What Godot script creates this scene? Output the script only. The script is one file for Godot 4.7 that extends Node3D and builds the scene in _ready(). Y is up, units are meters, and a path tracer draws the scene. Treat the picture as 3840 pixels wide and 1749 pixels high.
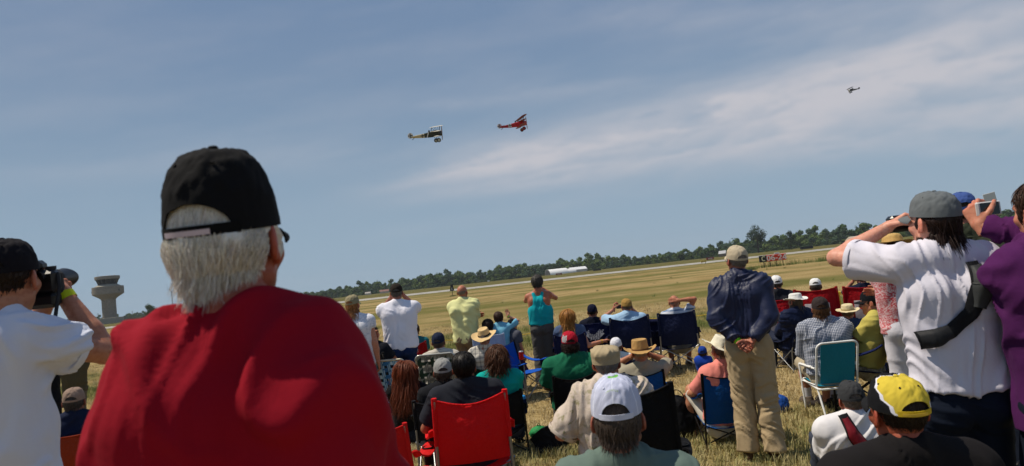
extends Node3D
# An airshow crowd on dry grass beside a runway. Units are metres, y is up, the crowd looks towards -Z.

const TOWER := Vector3(-267.712, 0.000, -430.000)
const MAST := Vector3(-157.758, 0.000, -300.000)
const SIGN := Vector3(25.715, 0.000, -66.000)
const HOLD := Vector3(-9.904, 0.000, -99.000)
const SKY_BANDS := [[Vector3(-0.190, 0.153, -0.992), Vector3(0.806, 0.258, -0.985), 0.018, 0.056, 0.92], [Vector3(-0.162, 0.128, -0.994), Vector3(0.797, 0.177, -0.990), 0.008, 0.03, 0.42], [Vector3(-0.234, 0.084, -0.997), Vector3(0.795, 0.154, -0.992), 0.012, 0.016, 0.14], [Vector3(-0.117, 0.269, -0.984), Vector3(0.103, 0.271, -0.984), 0.006, 0.012, 0.16], [Vector3(0.102, 0.376, -0.977), Vector3(0.768, 0.334, -0.980), 0.02, 0.03, 0.16], [Vector3(-0.948, 0.250, -0.986), Vector3(-0.221, 0.207, -0.988), 0.01, 0.02, 0.1], [Vector3(0.157, 0.315, -0.981), Vector3(0.765, 0.304, -0.982), 0.03, 0.03, 0.1], [Vector3(0.624, 0.124, -0.994), Vector3(0.806, 0.123, -0.994), 0.006, 0.01, 0.2]]
const TREE_LINE := [Vector3(-875.697, 8.000, -800.000), Vector3(-459.991, 8.500, -780.000), Vector3(-266.198, 9.500, -730.000), Vector3(-187.127, 10.500, -700.000), Vector3(-146.330, 12.000, -660.000), Vector3(-56.374, 13.000, -620.000), Vector3(0.197, 14.000, -600.000), Vector3(64.790, 12.500, -590.000), Vector3(118.072, 9.500, -570.000), Vector3(161.372, 10.000, -530.000), Vector3(182.656, 12.000, -500.000), Vector3(227.901, 12.500, -480.000), Vector3(257.457, 12.000, -470.000), Vector3(290.762, 11.500, -455.000), Vector3(341.396, 12.000, -440.000), Vector3(470.970, 12.000, -430.000)]
const TREE_MARKS := [[-349, "beyond the control tower"], [-289, "between tower and mast"], [-170, "near the mast side end"], [-102, "behind the white polo shirt"], [-48, "behind the marker board"], [17, "between bald head and tank top"], [68, "behind the white hangars"], [136, "right of the hangars"], [188, "around the white roofed barn"], [225, "behind the runway sign"], [273, "past the runway sign"], [9000, "behind the sling bag and hats"]]
const LONE_TREES := [[Vector3(-206.947, 0.000, -370.000), "single leafy tree standing right of the control tower", 9.0, 0.95, 71, "4a5a2c", 1.0], [Vector3(162.865, 0.000, -440.000), "tall single tree with bare trunk above the runway sign", 13.0, 0.75, 72, "2f4024", 7.5], [Vector3(168.013, 0.000, -400.000), "dark bushy tree before the wood past the runway sign", 9.0, 1.2, 73, "26361f", 0.2]]
const LAMPS := [[Vector3(-262.977, 0.000, -395.000), 8.2, "tall dark lamp post near the control tower"], [Vector3(-301.849, 0.000, -420.000), 7.0, "shorter lamp post left of the control tower"]]
const PYLONS := [[Vector3(-576.197, 0.000, -900.000), 14.0, "distant steel pylon just left of the control tower"], [Vector3(-646.714, 0.000, -1100.000), 14.5, "distant steel pylon behind the lone leafy tree"], [Vector3(-292.058, 0.000, -1150.000), 16.5, "distant pylon above the trees near the light haired person"], [Vector3(-341.222, 0.000, -1300.000), 18.0, "distant pylon leftmost over the far trees"], [Vector3(-207.753, 0.000, -980.000), 19.5, "distant pylon beside the person in white polo"], [Vector3(-674.299, 0.000, -1000.000), 11.0, "distant pylon far left of the tower"]]
const HALLS := [[Vector3(33.316, 0.000, -545.000), Vector3(16.5, 4.6, 12), "e8e8e6", "hangar", "long white arched hangar with dark end before the trees", "hangar", 0.35, "arch", "3a3c3e"], [Vector3(44.461, 0.000, -560.000), Vector3(11, 3.6, 9), "dedede", "hangar", "smaller white hangar roof next to the arched one", "hangar", 0.3, "arch", "8a8c8e"], [Vector3(52.887, 0.000, -570.000), Vector3(15, 4.4, 10), "d8dadc", "shed", "low pale shed at the end of the hangar row", "shed", 0.25, "gable", "c0bcb4"], [Vector3(145.727, 0.000, -462.000), Vector3(5.0, 4.2, 5), "a2a4a8", "barn", "barn with pale metal roof among the trees", "barn", -0.5, "gable", "4a443e"], [Vector3(-113.595, 0.000, -560.000), Vector3(8, 3.0, 6), "7a5448", "house", "low house with reddish roof among the far trees", "house", 0.2, "gable", "b8a898"], [Vector3(-134.396, 0.000, -590.000), Vector3(5, 2.6, 5), "98928a", "house", "tiny pale roofed house left of the reddish one", "house", 0.1, "gable", "b8b0a4"], [Vector3(217.814, 0.000, -420.000), Vector3(9, 4.0, 8), "b8aa98", "house", "small pale house in the wood past the sign", "house", 0.1, "gable", "c8bca8"]]
const SMALL_SIGNS := [[Vector3(67.924, 0.000, -230.000), Vector3(2.6, 0.75, 0), "8e2c2a", "small red runway sign beyond the runway near the barn", "24-06"], [Vector3(21.187, 0.000, -330.000), Vector3(3.0, 0.8, 0), "7c2624", "small dark red runway sign by the hangars", "24-06"], [Vector3(45.031, 0.000, -158.000), Vector3(1.3, 0.45, 0), "c8a848", "low yellow sign at the runway edge", ""], [Vector3(57.952, 0.000, -146.000), Vector3(1.1, 0.5, 0), "d8d8d8", "small white box beside the runway past the sign", ""], [Vector3(104.147, 0.000, -235.000), Vector3(4.6, 0.9, 0), "22242a", "long low dark barrier on the grass beyond the runway", ""], [Vector3(62.162, 0.000, -125.000), Vector3(0.4, 1.1, 0), "1c1c1e", "short dark marker post at the taxiway edge", ""], [Vector3(40.447, 0.000, -330.000), Vector3(4.0, 0.8, 0), "2a2c30", "long low dark barrier near the hangars", ""], [Vector3(-20.870, 0.000, -480.000), Vector3(1.6, 0.9, 0), "e0e0dc", "tiny white hut on the grass before the wood", ""]]
const BLUE_WEB := Vector3(-1.732, 0.000, -8.680)
const RED_SIDE := Vector3(-1.121, 0.000, -4.989)
const BLUE_EMPTY := Vector3(-0.067, 0.000, -9.908)
const NAVY_EMPTY := Vector3(2.239, 0.000, -11.101)
const NAVY_LEFT := Vector3(-5.185, 0.000, -7.238)
const RIG := Vector3(4.733, 0.000, -6.618)
const PACK := Vector3(1.488, 0.000, -6.834)
const TOTE := Vector3(-0.713, 0.000, -4.205)
const SACK := Vector3(2.519, 0.000, -3.523)
const BLUE_BAG := Vector3(2.725, 0.000, -7.426)
const BOTTLE := Vector3(0.062, 0.000, -7.436)
const CAN := Vector3(-0.055, 0.672, -9.014)
const ROPE := [Vector3(-4.654, 0.000, -11.600), Vector3(-2.241, 0.000, -12.300), Vector3(1.671, 0.000, -12.400), Vector3(4.494, 0.000, -12.200), Vector3(5.770, 0.000, -12.000), Vector3(7.907, 0.000, -11.600)]
const ROPE_WORDS := ["yellow stake behind the red T-shirt", "yellow stake behind the white polo shirt", "yellow stake beside the light blue shirt", "yellow stake behind the navy jacket", "yellow stake between the flag chairs", "yellow stake behind the sling bag"]

var taken := {}
var mats := {}
var wrinkle: Texture2D
var grain: Texture2D
var rng := RandomNumberGenerator.new()
var head_fine: MB
var head_rough: MB
var hands := {}

# ---------------------------------------------------------------- meshes
class MB:
	# collects triangles (a, b, c counter-clockwise seen from outside) and commits them as one ArrayMesh
	var v := PackedVector3Array()
	var n := PackedVector3Array()
	var c := PackedColorArray()
	var u := PackedVector2Array()
	var idx := PackedInt32Array()
	var tint := Color.WHITE
	func p(q: Vector3, uv := Vector2.ZERO) -> int:
		v.append(q)
		n.append(Vector3.ZERO)
		c.append(tint)
		u.append(uv)
		return v.size() - 1
	func tri(a: int, b: int, d: int) -> void:
		idx.append(a)
		idx.append(d)
		idx.append(b)
	func quad(a: int, b: int, d: int, e: int) -> void:
		tri(a, b, d)
		tri(a, d, e)
	func smooth(from_v: int, from_i: int) -> void:
		for i in range(from_v, v.size()):
			n[i] = Vector3.ZERO
		var i := from_i
		while i < idx.size():
			var a := idx[i]
			var b := idx[i + 2]
			var d := idx[i + 1]
			var f := (v[b] - v[a]).cross(v[d] - v[a])
			n[a] += f
			n[b] += f
			n[d] += f
			i += 3
		for j in range(from_v, v.size()):
			n[j] = n[j].normalized()
	func face(a: Vector3, b: Vector3, d: Vector3, e: Vector3) -> void:
		var i := idx.size()
		var k := v.size()
		quad(p(a, Vector2(0, 1)), p(b, Vector2(1, 1)), p(d, Vector2(1, 0)), p(e, Vector2(0, 0)))
		smooth(k, i)
	func box(t: Transform3D, s: Vector3, bevel := 0.0) -> void:
		# a box with chamfered edges
		var h := s * 0.5
		var w := minf(bevel, minf(h.x, minf(h.y, h.z)) * 0.9)
		for ax in 3:
			for sg in [-1.0, 1.0]:
				var e1 := Vector3.ZERO
				var e2 := Vector3.ZERO
				var nn := Vector3.ZERO
				nn[ax] = sg
				e1[(ax + 1) % 3] = 1.0
				e2[(ax + 2) % 3] = 1.0
				if sg < 0:
					var x := e1
					e1 = e2
					e2 = x
				var a := e1 * (h[e1.abs().max_axis_index()] - w)
				var b := e2 * (h[e2.abs().max_axis_index()] - w)
				var o := nn * h[ax]
				face(t * (o - a - b), t * (o + a - b), t * (o + a + b), t * (o - a + b))
		if w > 0.0:
			for ax in 3:
				var bx := (ax + 1) % 3
				var cx := (ax + 2) % 3
				for s1 in [-1.0, 1.0]:
					for s2 in [-1.0, 1.0]:
						var q := []
						for m in [[-1.0, 0], [1.0, 0], [1.0, 1], [-1.0, 1]]:
							var r := Vector3.ZERO
							r[ax] = m[0] * (h[ax] - w)
							r[bx] = s1 * (h[bx] - (w if m[1] == 0 else 0.0))
							r[cx] = s2 * (h[cx] - (0.0 if m[1] == 0 else w))
							q.append(t * r)
						if s1 * s2 > 0:
							face(q[0], q[1], q[2], q[3])
						else:
							face(q[3], q[2], q[1], q[0])
			for s1 in [-1.0, 1.0]:
				for s2 in [-1.0, 1.0]:
					for s3 in [-1.0, 1.0]:
						var i := idx.size()
						var k := v.size()
						var a := p(t * Vector3(s1 * h.x, s2 * (h.y - w), s3 * (h.z - w)))
						var b := p(t * Vector3(s1 * (h.x - w), s2 * h.y, s3 * (h.z - w)))
						var d := p(t * Vector3(s1 * (h.x - w), s2 * (h.y - w), s3 * h.z))
						if s1 * s2 * s3 > 0:
							tri(a, b, d)
						else:
							tri(a, d, b)
						smooth(k, i)
	func tube(pts: Array, rad: Variant, sides := 8, caps := true, squash := 1.0, up := Vector3.UP) -> void:
		var i0 := idx.size()
		var k0 := v.size()
		var m := pts.size()
		var side := Vector3.ZERO
		for j in m:
			var t: Vector3 = (pts[mini(j + 1, m - 1)] - pts[maxi(j - 1, 0)])
			t = t.normalized()
			if side == Vector3.ZERO or absf(side.dot(t)) > 0.95:
				side = up.cross(t)
				if side.length() < 0.05:
					side = Vector3.RIGHT.cross(t)
			side = (side - t * side.dot(t)).normalized()
			var w := t.cross(side)
			var r: float = rad if rad is float else rad[j]
			for s in sides:
				var a := TAU * s / sides
				p(pts[j] + side * cos(a) * r + w * sin(a) * r * squash, Vector2(float(s) / sides, float(j) / maxi(m - 1, 1)))
		for j in m - 1:
			for s in sides:
				var s2 := (s + 1) % sides
				quad(k0 + j * sides + s, k0 + j * sides + s2, k0 + (j + 1) * sides + s2, k0 + (j + 1) * sides + s)
		smooth(k0, i0)
		if caps:
			for e in [0, m - 1]:
				var i1 := idx.size()
				var k1 := v.size()
				var o := p(pts[e])
				for s in sides:
					p(v[k0 + e * sides + s])
				for s in sides:
					if e == 0:
						tri(o, k1 + 1 + (s + 1) % sides, k1 + 1 + s)
					else:
						tri(o, k1 + 1 + s, k1 + 1 + (s + 1) % sides)
				smooth(k1, i1)
	func grid(q: Array, cols: int, closed := false, thick := 0.0, uvs := true) -> void:
		# rows of points, row-major; the front is to the left of (next column) x (next row)
		var rows := q.size() / cols
		var i0 := idx.size()
		var k0 := v.size()
		for j in q.size():
			p(q[j], Vector2(float(j % cols) / (cols - 1), 1.0 - float(j / cols) / maxi(rows - 1, 1)))
		var cc := cols if closed else cols - 1
		for r in rows - 1:
			for s in cc:
				var s2 := (s + 1) % cols
				quad(k0 + r * cols + s, k0 + r * cols + s2, k0 + (r + 1) * cols + s2, k0 + (r + 1) * cols + s)
		smooth(k0, i0)
		if thick > 0.0:
			var i1 := idx.size()
			var k1 := v.size()
			for j in q.size():
				p(v[k0 + j] - n[k0 + j] * thick, u[k0 + j])
			for r in rows - 1:
				for s in cc:
					var s2 := (s + 1) % cols
					quad(k1 + r * cols + s2, k1 + r * cols + s, k1 + (r + 1) * cols + s, k1 + (r + 1) * cols + s2)
			smooth(k1, i1)
			for s in cc:
				var s2 := (s + 1) % cols
				_edge(k0 + s, k0 + s2, k1 + s, k1 + s2)
				var r := (rows - 1) * cols
				_edge(k0 + r + s2, k0 + r + s, k1 + r + s2, k1 + r + s)
			if not closed:
				for r in rows - 1:
					_edge(k0 + (r + 1) * cols, k0 + r * cols, k1 + (r + 1) * cols, k1 + r * cols)
					_edge(k0 + r * cols + cols - 1, k0 + (r + 1) * cols + cols - 1, k1 + r * cols + cols - 1, k1 + (r + 1) * cols + cols - 1)
	func _edge(a: int, b: int, d: int, e: int) -> void:
		face(v[b], v[a], v[d], v[e])
	func lathe(prof: Array, seg := 24, t := Transform3D(), ex := 1.0, ez := 1.0) -> void:
		# prof: Vector2(radius, height) from bottom to top
		var q := []
		for w in prof:
			for s in seg:
				var a := -TAU * s / seg
				q.append(t * Vector3(cos(a) * w.x * ex, w.y, sin(a) * w.x * ez))
		grid(q, seg, true)
	func add(o: MB, t: Transform3D, flip := false) -> void:
		var k := v.size()
		var b := t.basis.inverse().transposed()
		for j in o.v.size():
			v.append(t * o.v[j])
			n.append((b * o.n[j]).normalized())
		c.append_array(o.c)
		u.append_array(o.u)
		var j := 0
		while j < o.idx.size():
			idx.append(o.idx[j] + k)
			idx.append(o.idx[j + (2 if flip else 1)] + k)
			idx.append(o.idx[j + (1 if flip else 2)] + k)
			j += 3
	func mesh() -> ArrayMesh:
		var a := []
		a.resize(Mesh.ARRAY_MAX)
		a[Mesh.ARRAY_VERTEX] = v
		a[Mesh.ARRAY_NORMAL] = n
		a[Mesh.ARRAY_COLOR] = c
		a[Mesh.ARRAY_TEX_UV] = u
		a[Mesh.ARRAY_INDEX] = idx
		var m := ArrayMesh.new()
		if idx.size() > 0:
			m.add_surface_from_arrays(Mesh.PRIMITIVE_TRIANGLES, a)
		return m

class Field:
	# a distance field on a grid: tapered capsules joined by a smooth minimum, meshed as surface nets
	var h := 0.015
	var o := Vector3.ZERO
	var nx := 0
	var ny := 0
	var nz := 0
	var g := PackedFloat32Array()
	func _init(lo: Vector3, hi: Vector3, cell: float) -> void:
		h = cell
		o = lo - Vector3.ONE * cell * 3.0
		nx = int((hi.x - lo.x) / h) + 7
		ny = int((hi.y - lo.y) / h) + 7
		nz = int((hi.z - lo.z) / h) + 7
		g.resize(nx * ny * nz)
		g.fill(9.0)
	func bone(a: Vector3, b: Vector3, ra: float, rb: float, k: float, flat := false, flat_a := false) -> void:
		var m := maxf(ra, rb) + maxf(k, h * 3.0)
		var x0 := clampi(int((minf(a.x, b.x) - m - o.x) / h), 0, nx - 1)
		var x1 := clampi(int((maxf(a.x, b.x) + m - o.x) / h) + 1, 0, nx - 1)
		var y0 := clampi(int((minf(a.y, b.y) - m - o.y) / h), 0, ny - 1)
		var y1 := clampi(int((maxf(a.y, b.y) + m - o.y) / h) + 1, 0, ny - 1)
		var z0 := clampi(int((minf(a.z, b.z) - m - o.z) / h), 0, nz - 1)
		var z1 := clampi(int((maxf(a.z, b.z) + m - o.z) / h) + 1, 0, nz - 1)
		var ba := b - a
		var l2 := maxf(ba.length_squared(), 1e-9)
		var ll := sqrt(l2)
		var dr := rb - ra
		var bx := ba.x
		var by := ba.y
		var bz := ba.z
		for z in range(z0, z1 + 1):
			var pz := o.z + z * h - a.z
			for y in range(y0, y1 + 1):
				var py := o.y + y * h - a.y
				var i := (z * ny + y) * nx + x0
				var s := (py * by + pz * bz) / l2
				var px := o.x + x0 * h - a.x
				for x in range(x0, x1 + 1):
					var t := s + px * bx / l2
					var tc := clampf(t, 0.0, 1.0)
					var tr := tc
					if (flat and t > 1.0) or (flat_a and t < 0.0):
						tr = t
					var dx := px - bx * tr
					var dy := py - by * tr
					var dz := pz - bz * tr
					var d := sqrt(dx * dx + dy * dy + dz * dz) - ra - dr * tc
					if tr > 1.0:
						d = maxf(d, (t - 1.0) * ll)
					elif tr < 0.0:
						d = maxf(d, -t * ll)
					var q := g[i]
					var e := k - absf(d - q)
					q = minf(d, q)
					if e > 0.0:
						q -= e * e * 0.25 / k
					g[i] = q
					i += 1
					px += h
	func ell(p: Vector3, r: Vector3, k: float, rot := Basis()) -> void:
		var m := maxf(r.x, maxf(r.y, r.z)) + maxf(k, h * 3.0)
		var x0 := clampi(int((p.x - m - o.x) / h), 0, nx - 1)
		var x1 := clampi(int((p.x + m - o.x) / h) + 1, 0, nx - 1)
		var y0 := clampi(int((p.y - m - o.y) / h), 0, ny - 1)
		var y1 := clampi(int((p.y + m - o.y) / h) + 1, 0, ny - 1)
		var z0 := clampi(int((p.z - m - o.z) / h), 0, nz - 1)
		var z1 := clampi(int((p.z + m - o.z) / h) + 1, 0, nz - 1)
		var inv := rot.inverse()
		for z in range(z0, z1 + 1):
			for y in range(y0, y1 + 1):
				var i := (z * ny + y) * nx + x0
				for x in range(x0, x1 + 1):
					var w := inv * (o + Vector3(x, y, z) * h - p)
					var e1 := (w / r).length()
					var e2 := (w / (r * r)).length()
					var d := e1 * (e1 - 1.0) / maxf(e2, 1e-6)
					var q := g[i]
					var e := k - absf(d - q)
					q = minf(d, q)
					if e > 0.0:
						q -= e * e * 0.25 / k
					g[i] = q
					i += 1
	func mesh(mb: MB) -> int:
		var k0 := mb.v.size()
		var i0 := mb.idx.size()
		var where := PackedInt32Array()
		where.resize(nx * ny * nz)
		where.fill(-1)
		var sy := nx
		var sz := nx * ny
		var far := h * 2.6
		var off := [0, 1, sy, sy + 1, sz, sz + 1, sz + sy, sz + sy + 1]
		var ea := [0, 2, 4, 6, 0, 1, 4, 5, 0, 1, 2, 3]
		var eb := [1, 3, 5, 7, 2, 3, 6, 7, 4, 5, 6, 7]
		var cx := [0.0, 1.0, 0.0, 1.0, 0.0, 1.0, 0.0, 1.0]
		var cy := [0.0, 0.0, 1.0, 1.0, 0.0, 0.0, 1.0, 1.0]
		var cz := [0.0, 0.0, 0.0, 0.0, 1.0, 1.0, 1.0, 1.0]
		var q := [0.0, 0.0, 0.0, 0.0, 0.0, 0.0, 0.0, 0.0]
		for z in nz - 1:
			for y in ny - 1:
				var i := (z * ny + y) * nx
				for x in nx - 1:
					var f := g[i]
					if f < far and f > -far:
						var inside := 0
						for e in 8:
							var w: float = g[i + off[e]]
							q[e] = w
							if w < 0.0:
								inside += 1
						if inside > 0 and inside < 8:
							var sum := Vector3.ZERO
							var cnt := 0
							for e in 12:
								var a: int = ea[e]
								var b: int = eb[e]
								var qa: float = q[a]
								var qb: float = q[b]
								if (qa < 0.0) != (qb < 0.0):
									var t := qa / (qa - qb)
									sum += Vector3(lerpf(cx[a], cx[b], t), lerpf(cy[a], cy[b], t), lerpf(cz[a], cz[b], t))
									cnt += 1
							where[i] = mb.p(o + (Vector3(x, y, z) + sum / cnt) * h)
							var s0: bool = q[0] < 0.0
							if y > 0 and z > 0 and s0 != (q[1] < 0.0):
								_q(mb, where[i], where[i - sy], where[i - sy - sz], where[i - sz], s0)
							if x > 0 and z > 0 and s0 != (q[2] < 0.0):
								_q(mb, where[i], where[i - sz], where[i - sz - 1], where[i - 1], s0)
							if x > 0 and y > 0 and s0 != (q[4] < 0.0):
								_q(mb, where[i], where[i - 1], where[i - 1 - sy], where[i - sy], s0)
					i += 1
		mb.smooth(k0, i0)
		return k0
	func _q(mb: MB, a: int, b: int, d: int, e: int, s: bool) -> void:
		if a < 0 or b < 0 or d < 0 or e < 0:
			return
		if s:
			mb.quad(a, b, d, e)
		else:
			mb.quad(a, e, d, b)

# ---------------------------------------------------------------- naming
func put(called: String, o: Node3D, parent: Node = null) -> Node3D:
	var par: Node = parent if parent else self
	o.name = called
	par.add_child(o, true)
	return o

func numbered(called: String) -> String:
	if not taken.has(called):
		taken[called] = 0
		return called
	taken[called] += 1
	return "%s_%03d" % [called, taken[called]]

func thing(called: String, label: String, category: String, at := Vector3.ZERO, turn := 0.0, group := "") -> Node3D:
	var o := Node3D.new()
	o.name = numbered(called)
	add_child(o)
	o.position = at
	o.rotation.y = turn
	o.set_meta("label", label)
	o.set_meta("category", category)
	if group:
		o.set_meta("group", group)
	return o

func obj(called: String, mb: Variant, m: Material, parent: Node = null) -> MeshInstance3D:
	var o := MeshInstance3D.new()
	o.mesh = mb.mesh() if mb is MB else mb
	o.material_override = m
	if parent == null:
		o.name = numbered(called)
		add_child(o)
		return o
	# repeats among siblings: leg, leg_001, leg_002
	var nm := called
	var k := 0
	while parent.has_node(NodePath(nm)):
		k += 1
		nm = "%s_%03d" % [called, k]
	o.name = nm
	parent.add_child(o)
	return o

func tag(o: Node, label: String, category: String, group := "") -> void:
	o.set_meta("label", label)
	o.set_meta("category", category)
	if group:
		o.set_meta("group", group)

func structure(called: String, mb: Variant, m: Material) -> MeshInstance3D:
	var o := obj(called, mb, m)
	o.set_meta("kind", "structure")
	return o

# ---------------------------------------------------------------- materials
func hexc(s: String) -> Color:
	return Color.html(s)

func noise_tex(freq: float, oct: int, seed_: int, normal := false, bump := 4.0, ramp: Gradient = null, size := 512, kind := FastNoiseLite.TYPE_SIMPLEX_SMOOTH) -> NoiseTexture2D:
	var f := FastNoiseLite.new()
	f.noise_type = kind
	f.frequency = freq
	f.fractal_octaves = oct
	f.seed = seed_
	var t := NoiseTexture2D.new()
	t.width = size
	t.height = size
	t.seamless = true
	t.noise = f
	t.as_normal_map = normal
	t.bump_strength = bump
	if ramp:
		t.color_ramp = ramp
	return t

func ramp(stops: Array) -> Gradient:
	var g := Gradient.new()
	var o := PackedFloat32Array()
	var c := PackedColorArray()
	for s in stops:
		o.append(s[0])
		c.append(s[1])
	g.offsets = o
	g.colors = c
	return g

func paint(hex: String, rough := 0.6, metal := 0.0, spec := 0.5) -> StandardMaterial3D:
	var key := "p%s_%s_%s_%s" % [hex, rough, metal, spec]
	if not mats.has(key):
		var m := StandardMaterial3D.new()
		m.albedo_color = hexc(hex)
		m.roughness = rough
		m.metallic = metal
		m.metallic_specular = spec
		m.vertex_color_use_as_albedo = true
		mats[key] = m
	return mats[key]

func cloth(hex: String, rough := 0.92, tex: Texture2D = null, scale := 1.0, bump := 0.16, light := 0.0) -> StandardMaterial3D:
	var key := "c%s_%s_%s_%s_%s_%s" % [hex, rough, tex, scale, bump, light]
	if not mats.has(key):
		var m := StandardMaterial3D.new()
		m.albedo_color = hexc(hex)
		m.roughness = rough
		m.metallic_specular = 0.25
		m.vertex_color_use_as_albedo = true
		m.uv1_triplanar = true
		m.uv1_scale = Vector3.ONE * scale
		if tex:
			m.albedo_texture = tex
		else:
			m.uv1_scale = Vector3.ONE * 3.2
			m.normal_enabled = true
			m.normal_texture = wrinkle
			m.normal_scale = bump
		m.rim_enabled = true
		m.rim = 0.15
		m.rim_tint = 0.8
		if light > 0.0:
			m.backlight_enabled = true
			m.backlight = Color(light, light, light)
		mats[key] = m
	return mats[key]

func skin(hex: String) -> StandardMaterial3D:
	var key := "s" + hex
	if not mats.has(key):
		var m := StandardMaterial3D.new()
		m.albedo_color = hexc(hex)
		m.roughness = 0.5
		m.metallic_specular = 0.4
		m.vertex_color_use_as_albedo = true
		m.subsurf_scatter_enabled = true
		m.subsurf_scatter_strength = 0.12
		m.uv1_triplanar = true
		m.uv1_scale = Vector3.ONE * 7.0
		m.albedo_texture = mats.skin_tone
		m.normal_enabled = true
		m.normal_texture = grain
		m.normal_scale = 0.25
		mats[key] = m
	return mats[key]

func image_tex(w: int, h: int, f: Callable) -> ImageTexture:
	var im := Image.create(w, h, false, Image.FORMAT_RGBA8)
	for y in h:
		for x in w:
			im.set_pixel(x, y, f.call(x, y))
	return ImageTexture.create_from_image(im)

# ---------------------------------------------------------------- heads and hands
func make_head(cell: float) -> MB:
	var f := Field.new(Vector3(-0.1, -0.15, -0.13), Vector3(0.1, 0.13, 0.12), cell)
	f.ell(Vector3(0, 0.03, 0.012), Vector3(0.0745, 0.0885, 0.0965), 0.02)
	f.ell(Vector3(0, -0.03, -0.026), Vector3(0.06, 0.082, 0.066), 0.03)
	for s in [-1.0, 1.0]:
		f.bone(Vector3(s * 0.052, -0.055, 0.0), Vector3(0, -0.098, -0.066), 0.02, 0.021, 0.025)
		f.ell(Vector3(s * 0.04, -0.022, -0.06), Vector3(0.024, 0.02, 0.022), 0.025)
	f.bone(Vector3(-0.038, 0.03, -0.08), Vector3(0.038, 0.03, -0.08), 0.011, 0.011, 0.02)
	f.bone(Vector3(0, 0.012, -0.09), Vector3(0, -0.028, -0.109), 0.008, 0.0125, 0.014)
	for s in [-1.0, 1.0]:
		f.ell(Vector3(s * 0.012, -0.032, -0.098), Vector3(0.009, 0.008, 0.01), 0.008)
		f.ell(Vector3(s * 0.031, 0.008, -0.076), Vector3(0.013, 0.01, 0.012), 0.004)
	f.bone(Vector3(-0.02, -0.06, -0.086), Vector3(0.02, -0.06, -0.086), 0.007, 0.007, 0.008)
	f.bone(Vector3(-0.017, -0.07, -0.085), Vector3(0.017, -0.07, -0.085), 0.007, 0.007, 0.008)
	f.bone(Vector3(0, -0.05, 0.025), Vector3(0, -0.145, 0.035), 0.052, 0.054, 0.03)
	for s in [-1.0, 1.0]:
		var rot := Basis(Vector3(0, 1, 0), s * 0.45) * Basis(Vector3(1, 0, 0), -0.25)
		f.ell(Vector3(s * 0.082, -0.004, 0.014), Vector3(0.0075, 0.032, 0.021), 0.007, rot)
		f.bone(Vector3(s * 0.08, -0.025, 0.004), Vector3(s * 0.079, -0.036, 0.0), 0.007, 0.006, 0.008)
	var mb := MB.new()
	f.mesh(mb)
	for i in mb.v.size():
		var q := mb.v[i]
		var col := Color(1, 1, 1)
		if q.z < -0.05:
			var e := Vector3(absf(q.x), q.y, q.z) - Vector3(0.031, 0.008, -0.088)
			var r := Vector2(e.x, e.y * 1.4).length()
			if r < 0.006:
				col = Color(0.12, 0.1, 0.1)
			elif r < 0.0125:
				col = Color(1.25, 1.4, 1.5)
			elif absf(q.y - 0.033) < 0.006 and absf(q.x) > 0.012 and absf(q.x) < 0.05:
				col = Color(0.35, 0.3, 0.28)
			elif absf(q.y + 0.065) < 0.011 and absf(q.x) < 0.024:
				col = Color(0.85, 0.55, 0.55)
			elif q.y < -0.005 and absf(q.x) > 0.03:
				col = Color(1.0, 0.9, 0.88)
		if absf(q.x) > 0.077:
			col = Color(1.0, 0.78, 0.74)
		mb.c[i] = col
	return mb

func make_hand(kind: String, cell: float) -> MB:
	# a right hand, wrist at the origin, fingers towards -Y, palm towards -X, thumb towards -Z
	var f := Field.new(Vector3(-0.11, -0.21, -0.1), Vector3(0.03, 0.03, 0.06), cell)
	f.bone(Vector3(0, 0.03, 0), Vector3(0, -0.012, 0), 0.025, 0.026, 0.01)
	for z in [-0.029, -0.01, 0.01, 0.027]:
		f.bone(Vector3(0, -0.012, z * 0.6), Vector3(0, -0.088, z), 0.0155, 0.0115, 0.012)
	f.ell(Vector3(-0.009, -0.038, -0.024), Vector3(0.014, 0.03, 0.016), 0.01)
	var curl := {"relax": [0.35, 0.5, 0.35], "grip": [0.85, 1.15, 0.7], "open": [0.08, 0.1, 0.08], "fist": [1.3, 1.5, 0.9]}
	var cu: Array = curl[kind]
	var spread := 0.09 if kind == "open" else 0.03
	var base := [-0.03, -0.0105, 0.0095, 0.0275]
	var size := [0.07, 0.079, 0.073, 0.057]
	for k in 4:
		var p := Vector3(0, -0.09 + 0.003 * absf(k - 1.3), base[k])
		var ang := 0.0
		for j in 3:
			ang += cu[j] * (0.9 + 0.08 * k)
			var l: float = size[k] * [0.46, 0.3, 0.24][j]
			var d := Vector3(-sin(ang), -cos(ang), (k - 1.5) * spread)
			var q: Vector3 = p + d.normalized() * l
			f.bone(p, q, 0.0097 - 0.0008 * j - (0.001 if k == 3 else 0.0), 0.0089 - 0.0008 * j - (0.001 if k == 3 else 0.0), 0.004)
			p = q
	var tc := 0.9 if kind in ["grip", "fist"] else 0.25
	var a := Vector3(-0.006, -0.022, -0.026)
	var b := a + Vector3(-0.012 - tc * 0.012, -0.03, -0.03).normalized() * 0.042
	var c := b + Vector3(-0.25 - tc * 0.55, -0.75, -0.5 + tc * 0.35).normalized() * 0.034
	var d2 := c + Vector3(-0.3 - tc * 0.75, -0.75, -0.2 + tc * 0.3).normalized() * 0.028
	f.bone(a, b, 0.0145, 0.0115, 0.009)
	f.bone(b, c, 0.0112, 0.0102, 0.004)
	f.bone(c, d2, 0.0102, 0.0085, 0.004)
	var mb := MB.new()
	f.mesh(mb)
	for i in mb.v.size():
		if mb.v[i].y < -0.085:
			mb.c[i] = Color(1.0, 0.88, 0.85)
	return mb

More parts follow.
